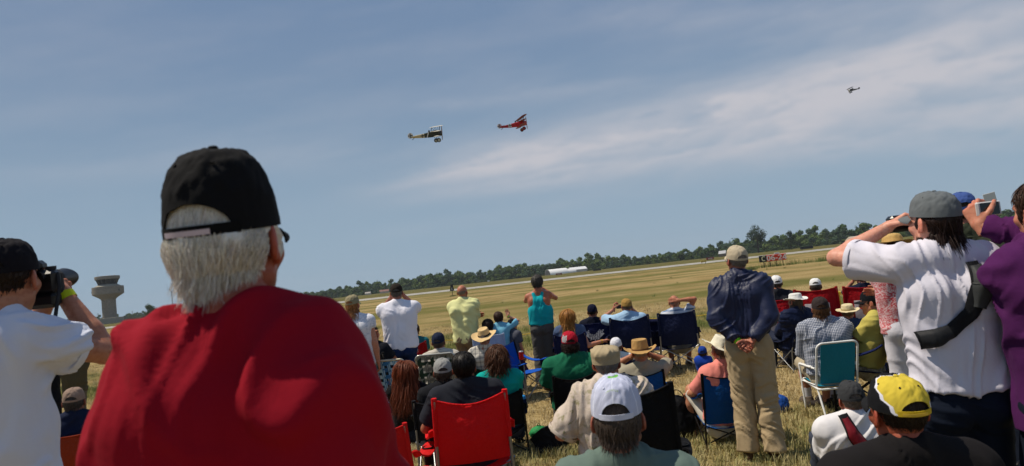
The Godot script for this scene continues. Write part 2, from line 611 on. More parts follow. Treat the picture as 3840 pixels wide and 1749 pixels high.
# ---------------------------------------------------------------- people
class Person:
	# computes joints from a few numbers, then the body (one surface) and the clothes
	var d := {}
	var root := Vector3.ZERO
	var yaw := 0.0
	var k := 1.0
	var w := 1.0
	var cell := 0.015
	var hip := Vector3.ZERO
	var spine := Vector3.UP
	var neck := Vector3.ZERO
	var head := Transform3D()
	var sh := [Vector3.ZERO, Vector3.ZERO]
	var el := [Vector3.ZERO, Vector3.ZERO]
	var wr := [Vector3.ZERO, Vector3.ZERO]
	var hp := [Vector3.ZERO, Vector3.ZERO]
	var kn := [Vector3.ZERO, Vector3.ZERO]
	var an := [Vector3.ZERO, Vector3.ZERO]
	var hand_t := [Transform3D(), Transform3D()]
	var hand_k := ["relax", "relax"]
	var body: MB
	var shirt: MB
	var pants: MB
	var heads := []
	var hands := {}
	func two_bone(a: Vector3, t: Vector3, l1: float, l2: float, pole: Vector3) -> Array:
		var v := t - a
		var m := clampf(v.length(), absf(l1 - l2) + 0.02, (l1 + l2) * 0.995)
		var dir := v.normalized()
		var x := (l1 * l1 - l2 * l2 + m * m) / (2.0 * m)
		var y := sqrt(maxf(l1 * l1 - x * x, 0.0))
		var side := (pole - dir * pole.dot(dir)).normalized()
		return [a + dir * x + side * y, a + dir * m]
	func pose() -> void:
		yaw = -deg_to_rad(d.get("yaw", 0.0))
		w = d.get("w", 1.0)
		var kind: String = d.get("pose", "stand")
		var hc: Vector3 = d.at
		var lean: float = deg_to_rad(d.get("lean", 0.0 if kind == "stand" else 14.0))
		spine = Vector3(sin(deg_to_rad(d.get("side", 0.0))), cos(lean), sin(lean)).normalized()
		var hy := 0.0
		var nod := Vector3(d.get("nodx", 0.0), d.get("nody", 0.165), -0.028)
		if kind == "stand":
			k = d.get("k", hc.y / 1.635)
			hy = hc.y - (spine.y * 0.55 + nod.y) * k
		else:
			k = d.get("k", 1.0)
			nod.y = 0.15
			hy = hc.y - (spine.y * 0.55 + nod.y) * k
			if hy < 0.13:
				k = maxf(0.45, (hc.y - 0.13) / (spine.y * 0.55 + nod.y))
				hy = 0.13
		hip = Vector3(0, hy, 0)
		neck = hip + spine * 0.55 * k
		var hl := neck + nod * k
		var hb := Basis(Vector3.UP, -deg_to_rad(d.get("look", 0.0))) * Basis(Vector3.RIGHT, deg_to_rad(d.get("tilt", 6.0))) * Basis(Vector3.BACK, deg_to_rad(d.get("cock", 0.0)))
		var hs: float = d.get("hs", 1.0) * lerpf(1.0, k, 0.5)
		head = Transform3D(hb.scaled(Vector3.ONE * hs), hl)
		root = Vector3(hc.x, 0, hc.z) - Basis(Vector3.UP, yaw) * Vector3(hl.x, 0, hl.z)
		var sw: float = d.get("sw", 0.175) * k * lerpf(1.0, w, 0.5)
		var raise_: Array = d.get("raise", [0.0, 0.0])
		for i in 2:
			var s := -1.0 if i == 0 else 1.0
			sh[i] = hip + spine * (0.495 + raise_[i]) * k + Vector3(s * sw, 0, 0.005)
			hp[i] = hip + Vector3(s * 0.088 * k * lerpf(1.0, w, 0.4), -0.02 * k, 0)
			var a: Dictionary = d.arms[i] if d.has("arms") else {}
			arm(i, s, a)
			if kind == "stand":
				var st: float = d.get("stance", 0.1)
				var ft := Vector3(s * st * k, 0.075 * k, 0.02 + s * d.get("stride", 0.0))
				var r := two_bone(hp[i], ft, 0.43 * k * 1.02, 0.41 * k * 1.02, Vector3(0, 0, -1))
				kn[i] = r[0]
				an[i] = r[1]
			elif kind == "sit":
				var reach: float = d.get("reach", 0.42)
				var ft := Vector3(s * d.get("feet", 0.14) * k, 0.08, -(reach + d.get("out", 0.02)) * k)
				var r := two_bone(hp[i], ft, 0.43 * k, 0.42 * k, Vector3(s * 0.15, 1, -0.6))
				kn[i] = r[0]
				an[i] = r[1]
			else:
				var ft := Vector3(s * 0.12 * k, 0.07, -0.5 * k)
				var r := two_bone(hp[i], ft, 0.42 * k, 0.42 * k, Vector3(s * 0.3, 1, -0.2))
				kn[i] = r[0]
				an[i] = r[1]
	func arm(i: int, s: float, a: Dictionary) -> void:
		var p: String = a.get("p", "lap" if d.get("pose", "stand") != "stand" else "down")
		var t := Vector3.ZERO
		var pole := Vector3(0, 0, 1)
		var palm := Vector3(-s, 0, 0)
		var hl := head.origin
		var kind := "relax"
		match p:
			"down":
				t = sh[i] + Vector3(s * 0.07, -0.52, -0.06) * k
				pole = Vector3(s * 0.4, 0, 1)
			"lap":
				t = hip + Vector3(s * 0.09, 0.12, -0.3) * k
				pole = Vector3(s * 1.0, -0.4, 0.6)
				palm = Vector3(0, -1, 0)
			"rest":
				t = hip + Vector3(s * 0.25, 0.2, -0.28) * k
				pole = Vector3(s * 0.6, -1.0, 0.5)
				palm = Vector3(0, -1, 0)
			"camera":
				t = hl + Vector3(s * 0.085, -0.045, -0.17) * k
				pole = Vector3(s * 0.75, -1.0, -0.1)
				palm = Vector3(-s, 0.1, 0.2)
				kind = "grip"
			"back":
				t = hip + Vector3(s * 0.05, 0.04, 0.18) * k
				pole = Vector3(s, 0, 0.25)
				palm = Vector3(-s * 0.3, 0, 1)
			"folded":
				t = hip + Vector3(-s * 0.1, 0.3, -0.24) * k
				pole = Vector3(s, -0.55, 0.2)
				palm = Vector3(0, -0.3, 1)
			"head":
				t = hl + Vector3(s * 0.07, 0.04, 0.12) * k
				pole = Vector3(s, 0.7, 0.1)
				palm = Vector3(-s * 0.3, -0.2, -1)
				kind = "open"
			"wave":
				t = sh[i] + Vector3(s * 0.2, 0.32, -0.16) * k
				pole = Vector3(s, -1, 0)
				palm = Vector3(0, 0, -1)
				kind = "open"
		if a.has("t"):
			t = hl + (head.basis.orthonormalized() if a.has("hf") else Basis()) * a.t * k
		if a.has("pole"):
			pole = a.pole
		if a.has("palm"):
			palm = a.palm
		hand_k[i] = a.get("hand", kind)
		var r := two_bone(sh[i], t, 0.285 * k, 0.25 * k, pole)
		el[i] = r[0]
		wr[i] = r[1]
		var f: Vector3 = (wr[i] - el[i]).normalized()
		if a.has("dir"):
			f = (f * 0.4 + a.dir.normalized()).normalized()
		elif p == "camera" and not a.has("t"):
			f = (f + Vector3(0, 0.5, -0.3)).normalized()
		elif p == "back":
			f = Vector3(-s * 0.75, -0.65, 0.1).normalized()
		elif p == "head":
			f = Vector3(-s, 0.15, -0.1).normalized()
		var x := palm - f * palm.dot(f)
		x = x.normalized() * (-s)
		var y := -f
		hand_t[i] = Transform3D(Basis(x, y, x.cross(y)).scaled(Vector3.ONE * k * 1.02 * d.get("hk", 1.0)), wr[i])
	func bounds(pts: Array, m: float) -> AABB:
		var b := AABB(pts[0], Vector3.ZERO)
		for q in pts:
			b = b.expand(q)
		return b.grow(m)
	func torso(f: Field, top: float, off: float, hem: float, soft: float) -> void:
		# the trunk as columns under the skin or under cloth; hem: height of the flat lower edge along the spine
		var g: float = d.get("belly", 0.0)
		for s in [-1.0, 1.0]:
			var lo: Vector3 = hip + spine * hem * k + Vector3(s * (0.082 if hem < 0.08 else 0.07) * k * w, 0, 0)
			var mid: Vector3 = hip + spine * 0.2 * k + Vector3(s * 0.068 * k * w, 0, 0)
			var hi: Vector3 = hip + spine * (top - 0.1) * k + Vector3(s * 0.082 * k * w, 0, -0.005)
			var rl = (0.106 + d.get("flare", 0.0)) * k * w + off * 1.2
			var rm := 0.096 * k * w + off
			var rh := 0.104 * k * w + off
			f.bone(mid, lo, rm, rl, soft, true)
			f.bone(mid, hi, rm, rh, soft)
		if g > 0.0:
			f.ell(hip + spine * 0.16 * k + Vector3(0, 0, -0.06 * k), Vector3(0.14 + g * 0.3, 0.15, 0.11 + g) * k * w + Vector3.ONE * off, 0.05)
	func shoulders(f: Field, off: float) -> void:
		f.bone(sh[0], sh[1], 0.058 * k * lerpf(1.0, w, 0.6) + off, 0.058 * k * lerpf(1.0, w, 0.6) + off, 0.05)
		for i in 2:
			f.bone(neck + Vector3(0, 0.03 * k + d.get("trap", 0.0), 0.005), sh[i].lerp(neck, 0.1) + Vector3(0, 0.012 * k, 0), 0.05 * k + off * 0.7, 0.05 * k + off, 0.04)
			f.bone(hip + spine * 0.42 * k + Vector3((-0.1 if i == 0 else 0.1) * k * w, 0, 0.035 * k), hip + spine * 0.3 * k + Vector3((-0.1 if i == 0 else 0.1) * k * w, 0, 0.02 * k), 0.085 * k * w + off, 0.075 * k * w + off, 0.05)
	func build() -> void:
		var am: float = d.get("arm", 1.0)
		var lg: float = d.get("leg", 1.0)
		var all := [hip, neck, head.origin, sh[0], sh[1], el[0], el[1], wr[0], wr[1], kn[0], kn[1], an[0], an[1], hp[0], hp[1], an[0] + Vector3(0, 0, -0.15), an[1] + Vector3(0, 0, -0.15)]
		var bb := bounds(all, 0.2 * maxf(1.0, w))
		var f := Field.new(bb.position, bb.end, maxf(cell, 0.012))
		torso(f, 0.5, -0.014, 0.0, 0.06)
		f.ell(hip + Vector3(0, -0.02 * k, 0.02), Vector3(0.15 * k * w, 0.1 * k, 0.092 * k * w), 0.05)
		shoulders(f, -0.006)
		f.bone(neck, head * Vector3(0, -0.07, 0.03), 0.056 * k * lerpf(1.0, w, 0.5), 0.054 * k * lerpf(1.0, w, 0.5), 0.04)
		for i in 2:
			f.bone(sh[i], el[i], 0.049 * k * am, 0.038 * k * am, 0.03)
			f.bone(el[i], el[i].lerp(wr[i], 0.35), 0.038 * k * am, 0.039 * k * am, 0.015)
			f.bone(el[i].lerp(wr[i], 0.35), wr[i], 0.039 * k * am, 0.0265 * k, 0.015)
			f.bone(hp[i], kn[i], 0.088 * k * lg * lerpf(1.0, w, 0.5), 0.056 * k * lg, 0.03)
			f.bone(kn[i], kn[i].lerp(an[i], 0.35) + Vector3(0, 0, 0.012), 0.054 * k * lg, 0.057 * k * lg, 0.02)
			f.bone(kn[i].lerp(an[i], 0.35) + Vector3(0, 0, 0.012), an[i], 0.057 * k * lg, 0.038 * k, 0.02)
			f.bone(an[i] + Vector3(0, -0.03, 0.03) * k, an[i] + Vector3(0, -0.045, -0.13) * k, 0.033 * k, 0.027 * k, 0.02)
		body = MB.new()
		f.mesh(body)
		var fine := 0 if cell < 0.014 else 1
		body.add(heads[fine], head)
		for i in 2:
			var hm: MB = hands[hand_k[i] + ("_fine" if fine == 0 else "")]
			body.add(hm, hand_t[i] * Transform3D(Basis.from_scale(Vector3(-1.0 if i == 0 else 1.0, 1, 1)), Vector3.ZERO), i == 0)
		# shirt
		var sp: Dictionary = d.get("shirt", {})
		var sleeve: float = sp.get("sleeve", 0.6)
		var loose: float = sp.get("loose", 0.014)
		var pts := [hip, neck, sh[0], sh[1]]
		if sleeve > 0.0:
			pts.append_array([el[0], el[1]])
		if sleeve > 1.0:
			pts.append_array([wr[0], wr[1]])
		bb = bounds(pts, 0.21 * maxf(1.0, w) + d.get("belly", 0.0))
		f = Field.new(bb.position, bb.end, cell)
		var tank: bool = sp.get("tank", false)
		torso(f, 0.36 if tank else 0.5, loose, sp.get("hem", 0.02 if d.get("pose", "stand") != "stand" else -0.06), 0.07)
		if tank:
			for s in [-1.0, 1.0]:
				f.bone(hip + spine * 0.3 * k + Vector3(s * 0.06, 0, 0.045), hip + spine * 0.42 * k + Vector3(s * 0.045, 0, 0.06), 0.085, 0.062, 0.05)
				f.bone(hip + spine * 0.42 * k + Vector3(s * 0.045, 0, 0.06), hip + spine * 0.52 * k + Vector3(s * 0.07, 0.012, 0.04), 0.062, 0.034, 0.03)
				f.bone(hip + spine * 0.52 * k + Vector3(s * 0.07, 0.012, 0.04), hip + spine * 0.54 * k + Vector3(s * 0.09, 0.02, -0.03), 0.03, 0.028, 0.02)
				f.bone(hip + spine * 0.54 * k + Vector3(s * 0.09, 0.02, -0.03), hip + spine * 0.38 * k + Vector3(s * 0.07, 0, -0.08), 0.028, 0.05, 0.03)
		else:
			shoulders(f, loose)
			var nk: float = sp.get("collar", 0.0)
			f.bone(neck + Vector3(0, -0.02 + d.get("trap", 0.0) * 0.6, 0.0), neck + Vector3(0, 0.02 + nk + d.get("trap", 0.0) * 0.6, -0.006 - nk * 0.2), 0.068 * k * lerpf(1.0, w, 0.5) * d.get("neckr", 1.0), 0.0625 * k * lerpf(1.0, w, 0.5) * d.get("neckr", 1.0), 0.02, true)
			for i in 2:
				var up := minf(sleeve, 1.0)
				var ra := 0.056 * k * am + loose
				var rb: float = 0.05 * k * am + loose + sp.get("open", 0.004)
				var e: Vector3 = sh[i].lerp(el[i], up)
				f.bone(sh[i], e, ra, rb, 0.022, sleeve <= 1.0)
				if sleeve > 1.0:
					f.bone(el[i], el[i].lerp(wr[i], sleeve - 1.0), 0.045 * k * am + loose * 0.9, 0.034 * k + loose * 0.7, 0.02, true)
		shirt = MB.new()
		f.mesh(shirt)
		folds(shirt, sp.get("fold", 0.008), Vector3(7, 4.5, 7), int(d.at.x * 1000.0), spine)
		# trousers
		var pp: Dictionary = d.get("pants", {})
		var long: float = pp.get("len", 2.0)
		var fat: float = pp.get("loose", 0.016)
		pts = [hip, hp[0], hp[1], kn[0], kn[1]]
		if long > 1.0:
			pts.append_array([an[0], an[1]])
		bb = bounds(pts, 0.2 * maxf(1.0, w))
		f = Field.new(bb.position, bb.end, cell)
		for s in [-1.0, 1.0]:
			f.bone(hip + Vector3(s * 0.075 * k * w, -0.03, 0.012), hip + spine * pp.get("waist", 0.1) * k + Vector3(s * 0.07 * k * w, 0, 0), 0.104 * k * w + 0.008, 0.094 * k * w + 0.008, 0.05, true)
			f.ell(hip + Vector3(s * 0.075 * k, -0.05 * k, 0.055 * k), Vector3(0.08, 0.09, 0.075) * k * w, 0.04)
		for i in 2:
			var e: Vector3 = hp[i].lerp(kn[i], minf(long, 1.0))
			f.bone(hp[i], e, 0.093 * k * lg * lerpf(1.0, w, 0.5) + 0.01, lerpf(0.093, 0.062, minf(long, 1.0)) * k * lg + fat, 0.03, long <= 1.0)
			if long > 1.0:
				var lowest: Vector3 = kn[i].lerp(an[i], long - 1.0) + Vector3(0, -0.025 if long >= 2.0 else 0.0, 0.01)
				f.bone(kn[i], lowest, 0.062 * k * lg + fat, 0.052 * k + fat * 1.6, 0.03, true)
		pants = MB.new()
		f.mesh(pants)
		folds(pants, pp.get("fold", 0.007), Vector3(6, 7, 6), int(d.at.z * 1000.0), Vector3.UP)
	func folds(mb: MB, amp: float, fr: Vector3, sd: int, up: Vector3) -> void:
		# sharp ridges and broad hollows that run with the hang of the cloth
		var a := FastNoiseLite.new()
		a.noise_type = FastNoiseLite.TYPE_SIMPLEX_SMOOTH
		a.seed = sd
		a.frequency = 1.0
		a.fractal_type = FastNoiseLite.FRACTAL_NONE
		var b := FastNoiseLite.new()
		b.noise_type = FastNoiseLite.TYPE_SIMPLEX_SMOOTH
		b.seed = sd + 7
		b.frequency = 1.0
		b.fractal_type = FastNoiseLite.FRACTAL_NONE
		var lean := 0.5 + 0.25 * (sd % 3 - 1)
		for i in mb.v.size():
			var q := mb.v[i]
			var wv := a.get_noise_3d(q.x * 2.6, q.y * 2.0, q.z * 2.6)
			# creases that hang from the shoulders, leaning outwards
			var t := q.x * (1.0 - 0.25 * wv) + tanh(q.x * 9.0) * q.y * lean * 0.45
			var n1 := b.get_noise_3d(t * fr.x * 0.8 + wv, q.y * 0.9, q.z * fr.x * 0.4)
			var c1 := smoothstep(0.0, 1.0, 1.0 - absf(n1) * 2.5)
			# slanting creases across the waist and under the arms
			var u := q.y + q.x * (0.7 if sd % 2 == 0 else -0.6) + 0.12 * wv
			var n2 := a.get_noise_3d(q.x * 1.6 + 31.0, u * fr.y * 1.6, q.z * 2.0)
			var c2 := smoothstep(0.0, 1.0, 1.0 - absf(n2) * 2.4)
			var m := smoothstep(-0.3, 0.3, a.get_noise_3d(q.x * 3.0 + 7.0, q.y * 2.2, q.z * 3.0))
			var fine := b.get_noise_3d(q.x * 16.0, q.y * 11.0, q.z * 16.0)
			mb.v[i] = q + mb.n[i] * amp * (wv * 0.55 + c1 * 1.15 * (1.0 - 0.75 * m) + c2 * 1.05 * m + fine * 0.1 - 0.25)
		mb.smooth(0, 0)

# ---------------------------------------------------------------- hair
func skull(dir: Vector3) -> float:
	return 1.0 / Vector3(dir.x / 0.0745, dir.y / 0.0885, dir.z / 0.0965).length()

func hair_zone(q: Vector3, st: Dictionary) -> float:
	# 1 on the hairy part of the head, 0 on face and neck
	var top = smoothstep(0.06, 0.085, q.y) * (1.0 - st.get("bald", 0.0)) * smoothstep(-0.1, -0.085, q.z)
	var low: float = st.get("low", -0.065)
	var side := smoothstep(-0.035, -0.012, q.z + maxf(0.0, 0.02 - q.y) * 0.3) * smoothstep(low - 0.012, low + 0.006, q.y)
	if st.get("bald", 0.0) > 0.5:
		side *= 1.0 - smoothstep(0.03, 0.055, q.y)
	var ear := 1.0 - smoothstep(0.026, 0.014, Vector2(q.z - 0.012, q.y + 0.006).length()) * smoothstep(0.05, 0.06, absf(q.x)) * (1.0 if st.get("ears", true) else 0.0)
	if st.get("hat", false):
		# under a cap only a thin layer; the hair shows below the rim and in the opening at the back
		top = 0.0
		side *= maxf(1.0 - smoothstep(0.03, 0.04, q.y + q.z * 0.12), st.get("gap", 1.0) * (1.0 - smoothstep(0.085, 0.1, q.y)) * smoothstep(0.05, 0.07, q.z))
	return clampf(maxf(top, side), 0.0, 1.0) * ear

func hair(st: Dictionary, sd: int) -> MB:
	var r := RandomNumberGenerator.new()
	r.seed = sd
	var nz := FastNoiseLite.new()
	nz.seed = sd
	nz.frequency = 1.0
	var mb := MB.new()
	var c := Vector3(0, 0.03, 0.012)
	var th: float = st.get("thick", 0.008)
	var cols := 40
	var rows := 26
	var q := []
	for j in rows:
		var a := lerpf(-1.45, 1.53, float(j) / (rows - 1))
		for s in cols:
			var b := -TAU * s / cols
			var dir := Vector3(cos(b) * cos(a), sin(a), sin(b) * cos(a))
			var p := c + dir * skull(dir)
			var z := hair_zone(p, st)
			var lump = nz.get_noise_3d(p.x * 38, p.y * 12, p.z * 38) * st.get("lump", 0.25)
			var cover := 1.0 - (0.7 * smoothstep(0.0, 0.035, p.y) if st.get("hat", false) else 0.0)
			q.append(p + dir * lerpf(-0.012, th * cover * (1.0 + lump), z))
	mb.tint = Color(0.8, 0.8, 0.8)
	mb.grid(q, cols, true)
	# locks: thin tapered three-sided strands that follow the head and then hang
	var count: int = st.get("n", 420)
	var ln: float = st.get("len", 0.05)
	var wd: float = st.get("wid", 0.0032)
	var made := 0
	var tries := 0
	while made < count and tries < count * 8:
		tries += 1
		var dir := Vector3(r.randfn(), r.randfn(), r.randfn()).normalized()
		var p := c + dir * skull(dir)
		if r.randf() > hair_zone(p, st) or (st.get("hat", false) and ((p.y > 0.03 and p.z < 0.05) or (st.get("ears", true) and ln > 0.03 and absf(p.x) > 0.045 and p.z < 0.035))):
			continue
		made += 1
		var pts := []
		var rad := []
		var steps := 6
		var l := ln * r.randf_range(0.5, 1.15)
		if st.has("vee"):
			l *= lerpf(1.35, 0.55, smoothstep(0.0, 0.06, absf(p.x + 0.01)))
		if st.get("hat", false) and p.y > 0.03:
			l = minf(l, 0.03)
		var comb: Vector3 = st.get("comb", Vector3(0, -1, 0.35))
		var side = Vector3(r.randfn() * 0.22, 0, r.randfn() * 0.22) * st.get("wild", 1.0)
		var lift := th * r.randf_range(0.7, 1.25)
		if st.get("hat", false):
			lift *= 1.0 - 0.75 * smoothstep(0.0, 0.035, p.y)
		var wave := r.randf() * TAU
		var pos := p + dir * lift
		for j in steps + 1:
			pts.append(pos)
			rad.append(wd * (1.0 - 0.8 * pow(float(j) / steps, 2.0)))
			var g = comb + side
			g += Vector3(cos(wave + j * st.get("curl", 0.6)), 0.2 * sin(wave * 2.0 + j), sin(wave + j * st.get("curl", 0.6))) * st.get("wave", 0.12)
			var o := pos - c
			var od := o.normalized()
			if pos.y > -0.045:
				g -= od * g.dot(od) * (1.0 if g.dot(od) < 0.0 else st.get("hug", 0.7))
			pos += g.normalized() * l / steps
			o = pos - c
			od = o.normalized()
			if pos.y > -0.045:
				var need: float = skull(od) + lift
				if o.length() < need:
					pos = c + od * need
			else:
				# past the head: keep clear of the neck and of the back
				var flat := Vector2(pos.x, pos.z - 0.02)
				var want := lerpf(0.072, st.get("fall", 0.085), clampf((-0.045 - pos.y) / 0.12, 0.0, 1.0)) + lift * 0.5
				if flat.length() < want and ln > 0.07:
					flat = flat.normalized() * want
					pos.x = flat.x
					pos.z = flat.y + 0.02
		var sh := r.randf_range(0.62, 1.25)
		mb.tint = Color(sh, sh * r.randf_range(0.94, 1.02), sh * r.randf_range(0.88, 1.02))
		mb.tube(pts, rad, 3, false)
	mb.tint = Color.WHITE
	return mb

# ---------------------------------------------------------------- hats, in the head's own axes (face towards -Z)
func cap_shape(st: Dictionary, sd: int) -> Array:
	# crown, brim, strap, button, eyelets of a ball cap
	var nz := FastNoiseLite.new()
	nz.seed = sd
	nz.frequency = 1.0
	var out := []
	var c := Vector3(0, 0.024, 0.01)
	var ax := 0.0865
	var az := 0.108
	var hh: float = st.get("high", 0.104)
	var open: bool = st.get("open", true)
	var wop: float = st.get("wop", 0.62)
	var hop: float = st.get("hop", 0.46)
	var segs := 96
	var rows := 22
	var q := []
	for j in rows:
		for s in segs:
			var b := -TAU * s / segs
			# 0 at the back
			var back := wrapf(b - PI / 2.0, -PI, PI)
			var start := 0.0
			if open and absf(back) < wop:
				start = hop * sqrt(1.0 - pow(absf(back) / wop, 2.0))
			var t := lerpf(start, PI / 2.0, pow(float(j) / (rows - 1), 0.9))
			var up := sin(t)
			var r := pow(cos(t), 0.62)
			# flatter front panel stands a little taller
			var front := maxf(0.0, -sin(b) * -1.0)
			var seam := 0.0
			for m in 6:
				var dd := wrapf(b - (PI / 6.0 + m * PI / 3.0), -PI, PI)
				seam = maxf(seam, exp(-pow(dd / 0.035, 2.0)))
			var rr := 1.0 - 0.012 * seam * r
			var p := Vector3(cos(b) * ax * r * rr, up * hh, sin(b) * az * r * rr)
			if p.z < 0.0:
				p.y += -p.z * 0.1 * up
			p += p.normalized() * (nz.get_noise_3d(p.x * 30, p.y * 22, p.z * 30) * 0.006 + maxf(0.0, nz.get_noise_3d(p.x * 70, p.y * 25, p.z * 40)) * 0.004) * smoothstep(0.02, 0.5, up)
			q.append(c + p)
	var crown := MB.new()
	crown.grid(q, segs, true, 0.0022)
	out.append(crown)
	# visor
	var brim := MB.new()
	q = []
	var bl: float = st.get("brim", 0.072)
	for j in 9:
		for s in 25:
			var e := lerpf(-1.0, 1.0, s / 24.0)
			var a := e * 1.12
			var v := j / 8.0
			var x := sin(a) * (ax + 0.001) * (1.0 - 0.12 * v * v)
			var z := -cos(a) * az - v * bl * (1.0 - 0.55 * pow(absf(e), 2.6))
			var y = 0.004 + absf(x) * -0.1 - pow(absf(x) / ax, 2.0) * 0.02 * (0.4 + v) - v * st.get("dip", 0.014)
			q.append(c + Vector3(x, y, z))
	brim.grid(q, 25, false, 0.0035)
	out.append(brim)
	# strap across the opening, or the whole sweat band
	var strap := MB.new()
	q = []
	var span := wop * 1.12 if open else 0.4
	for j in 3:
		for s in 17:
			var b := PI / 2.0 + lerpf(span, -span, s / 16.0)
			q.append(c + Vector3(cos(b) * (ax + 0.0015), -0.002 + j * 0.009, sin(b) * (az + 0.0015)))
	if open:
		strap.grid(q, 17, false, 0.003)
	out.append(strap)
	var button := MB.new()
	button.lathe([Vector2(0.0085, 0), Vector2(0.0085, 0.002), Vector2(0.006, 0.0045), Vector2(0.0001, 0.0055)], 12, Transform3D(Basis(), c + Vector3(0, hh + 0.002, -0.001)))
	out.append(button)
	for m in 6:
		var holes := MB.new()
		var b := m * PI / 3.0
		if open and absf(wrapf(b - PI / 2.0, -PI, PI)) < 0.1:
			continue
		var t := 0.95
		var r := pow(cos(t), 0.62)
		var p := Vector3(cos(b) * ax * r, sin(t) * hh, sin(b) * az * r)
		var nn := Vector3(cos(b) / ax, 1.4 * sin(t) / hh, sin(b) / az).normalized()
		if p.z < 0:
			p.y += -p.z * 0.1 * sin(t)
		holes.tube([c + p - nn * 0.001, c + p + nn * 0.0025], 0.0036, 8)
		out.append(holes)
	return out

func add_cap(par: Node3D, st: Dictionary, sd: int) -> void:
	var s := cap_shape(st, sd)
	var m := cloth(st.col, st.get("rough", 0.9))
	if st.has("mat"):
		m = st.mat
	var bm := cloth(st.get("brim_col", st.col), 0.9)
	var crown := obj("cap", s[0], m, par)
	crown.transform = Transform3D(Basis(Vector3.RIGHT, st.get("pitch", 0.05)), Vector3(0, st.get("lift", 0.0), 0))
	obj("visor", s[1], bm, crown)
	if st.get("open", true):
		var sm := obj("strap", s[2], cloth(st.get("strap", st.col), 0.8), crown)
		if st.has("buckle"):
			var mb := MB.new()
			var q := []
			for j in 2:
				for t in 9:
					var b := PI / 2.0 + lerpf(0.55, -0.35, t / 8.0)
					q.append(Vector3(0, 0.024, 0.01) + Vector3(cos(b) * 0.0905, 0.001 + j * 0.0085, sin(b) * 0.1125))
			mb.grid(q, 9, false, 0.002)
			obj("buckle", mb, paint(st.buckle, 0.3, 0.2), crown)
	obj("button", s[3], m, crown)
	if st.get("fine", false):
		for i in range(4, s.size()):
			obj("eyelet", s[i], cloth(st.get("brim_col", st.col), 0.8), crown)

func add_hat(par: Node3D, st: Dictionary, sd: int) -> void:
	# a brimmed hat: crown with its crease, brim, band
	var nz := FastNoiseLite.new()
	nz.seed = sd
	nz.frequency = 1.0
	var cr: float = st.get("r", 0.09)
	var ch: float = st.get("h", 0.11)
	var taper: float = st.get("taper", 0.86)
	var bw: float = st.get("brim", 0.085)
	var dent: float = st.get("dent", 0.02)
	var round_: float = st.get("round", 0.02)
	var up: float = st.get("up", 0.02)
	var dip: float = st.get("dip", 0.015)
	var rough: float = st.get("lump", 0.003)
	var segs := 56
	var prof := []
	prof.append(Vector2(1.0, 0.0))
	for j in 7:
		var t := (j + 1) / 7.0
		prof.append(Vector2(lerpf(1.0, taper, t), lerpf(0.0, 1.0 - round_ / ch, t)))
	for j in 6:
		var t := (j + 1) / 6.0 * PI / 2
		prof.append(Vector2(taper - round_ / cr * (1.0 - cos(t)), 1.0 - round_ / ch * (1.0 - sin(t))))
	var edge: Vector2 = prof[prof.size() - 1]
	for j in 5:
		var t := (j + 1) / 5.0
		prof.append(Vector2(edge.x * (1.0 - t) + 0.001, 1.0 - dent / ch * smoothstep(0.0, 0.7, t)))
	var q := []
	for w in prof:
		for s in segs:
			var b := -TAU * s / segs
			var p := Vector3(cos(b) * w.x * cr, w.y * ch, sin(b) * w.x * cr * 1.16)
			p += Vector3(cos(b), 0, sin(b)) * nz.get_noise_3d(p.x * 26, p.y * 26, p.z * 26) * rough * 2.0
			q.append(p)
	var crown := MB.new()
	crown.grid(q, segs, true, 0.002)
	q = []
	for j in 11:
		var v := j / 10.0
		for s in segs:
			var b := -TAU * s / segs
			var e := cos(b)
			var r := bw * v
			var lift = up * v * v * e * e - dip * v * sin(b) * sin(b) - st.get("droop", 0.0) * v
			var p := Vector3(cos(b) * (cr + r), lift, sin(b) * (cr * 1.16 + r * st.get("oval", 1.0)))
			p.y += nz.get_noise_2d(cos(b) * 2.0, sin(b) * 2.0) * rough * 4.0 * v
			if j == 10:
				p.y -= 0.001
			q.append(p)
	# inner rim to outer rim runs outwards: turn the rows so that the top is the front
	var rev := []
	for j in 11:
		for s in segs:
			rev.append(q[(10 - j) * segs + s])
	var brim := MB.new()
	brim.grid(rev, segs, true, 0.003)
	var band := MB.new()
	if st.has("band"):
		var bh: float = st.get("band_h", 0.022)
		band.lathe([Vector2(cr + 0.0025, 0.003), Vector2(cr * lerpf(1.0, taper, bh / ch) + 0.003, bh), Vector2(cr * lerpf(1.0, taper, bh / ch) + 0.001, bh + 0.001)], segs, Transform3D(), 1.0, 1.16)
	var m: Material = st.mat if st.has("mat") else cloth(st.col, 0.85)
	var h := obj("hat", crown, m, par)
	h.transform = Transform3D(Basis(Vector3.RIGHT, st.get("pitch", -0.05)) * Basis(Vector3.BACK, st.get("roll", 0.0)), Vector3(0, st.get("y", 0.045), 0.008))
	obj("brim", brim, m, h)
	if st.has("band"):
		obj("hatband", band, cloth(st.band, 0.7), h)

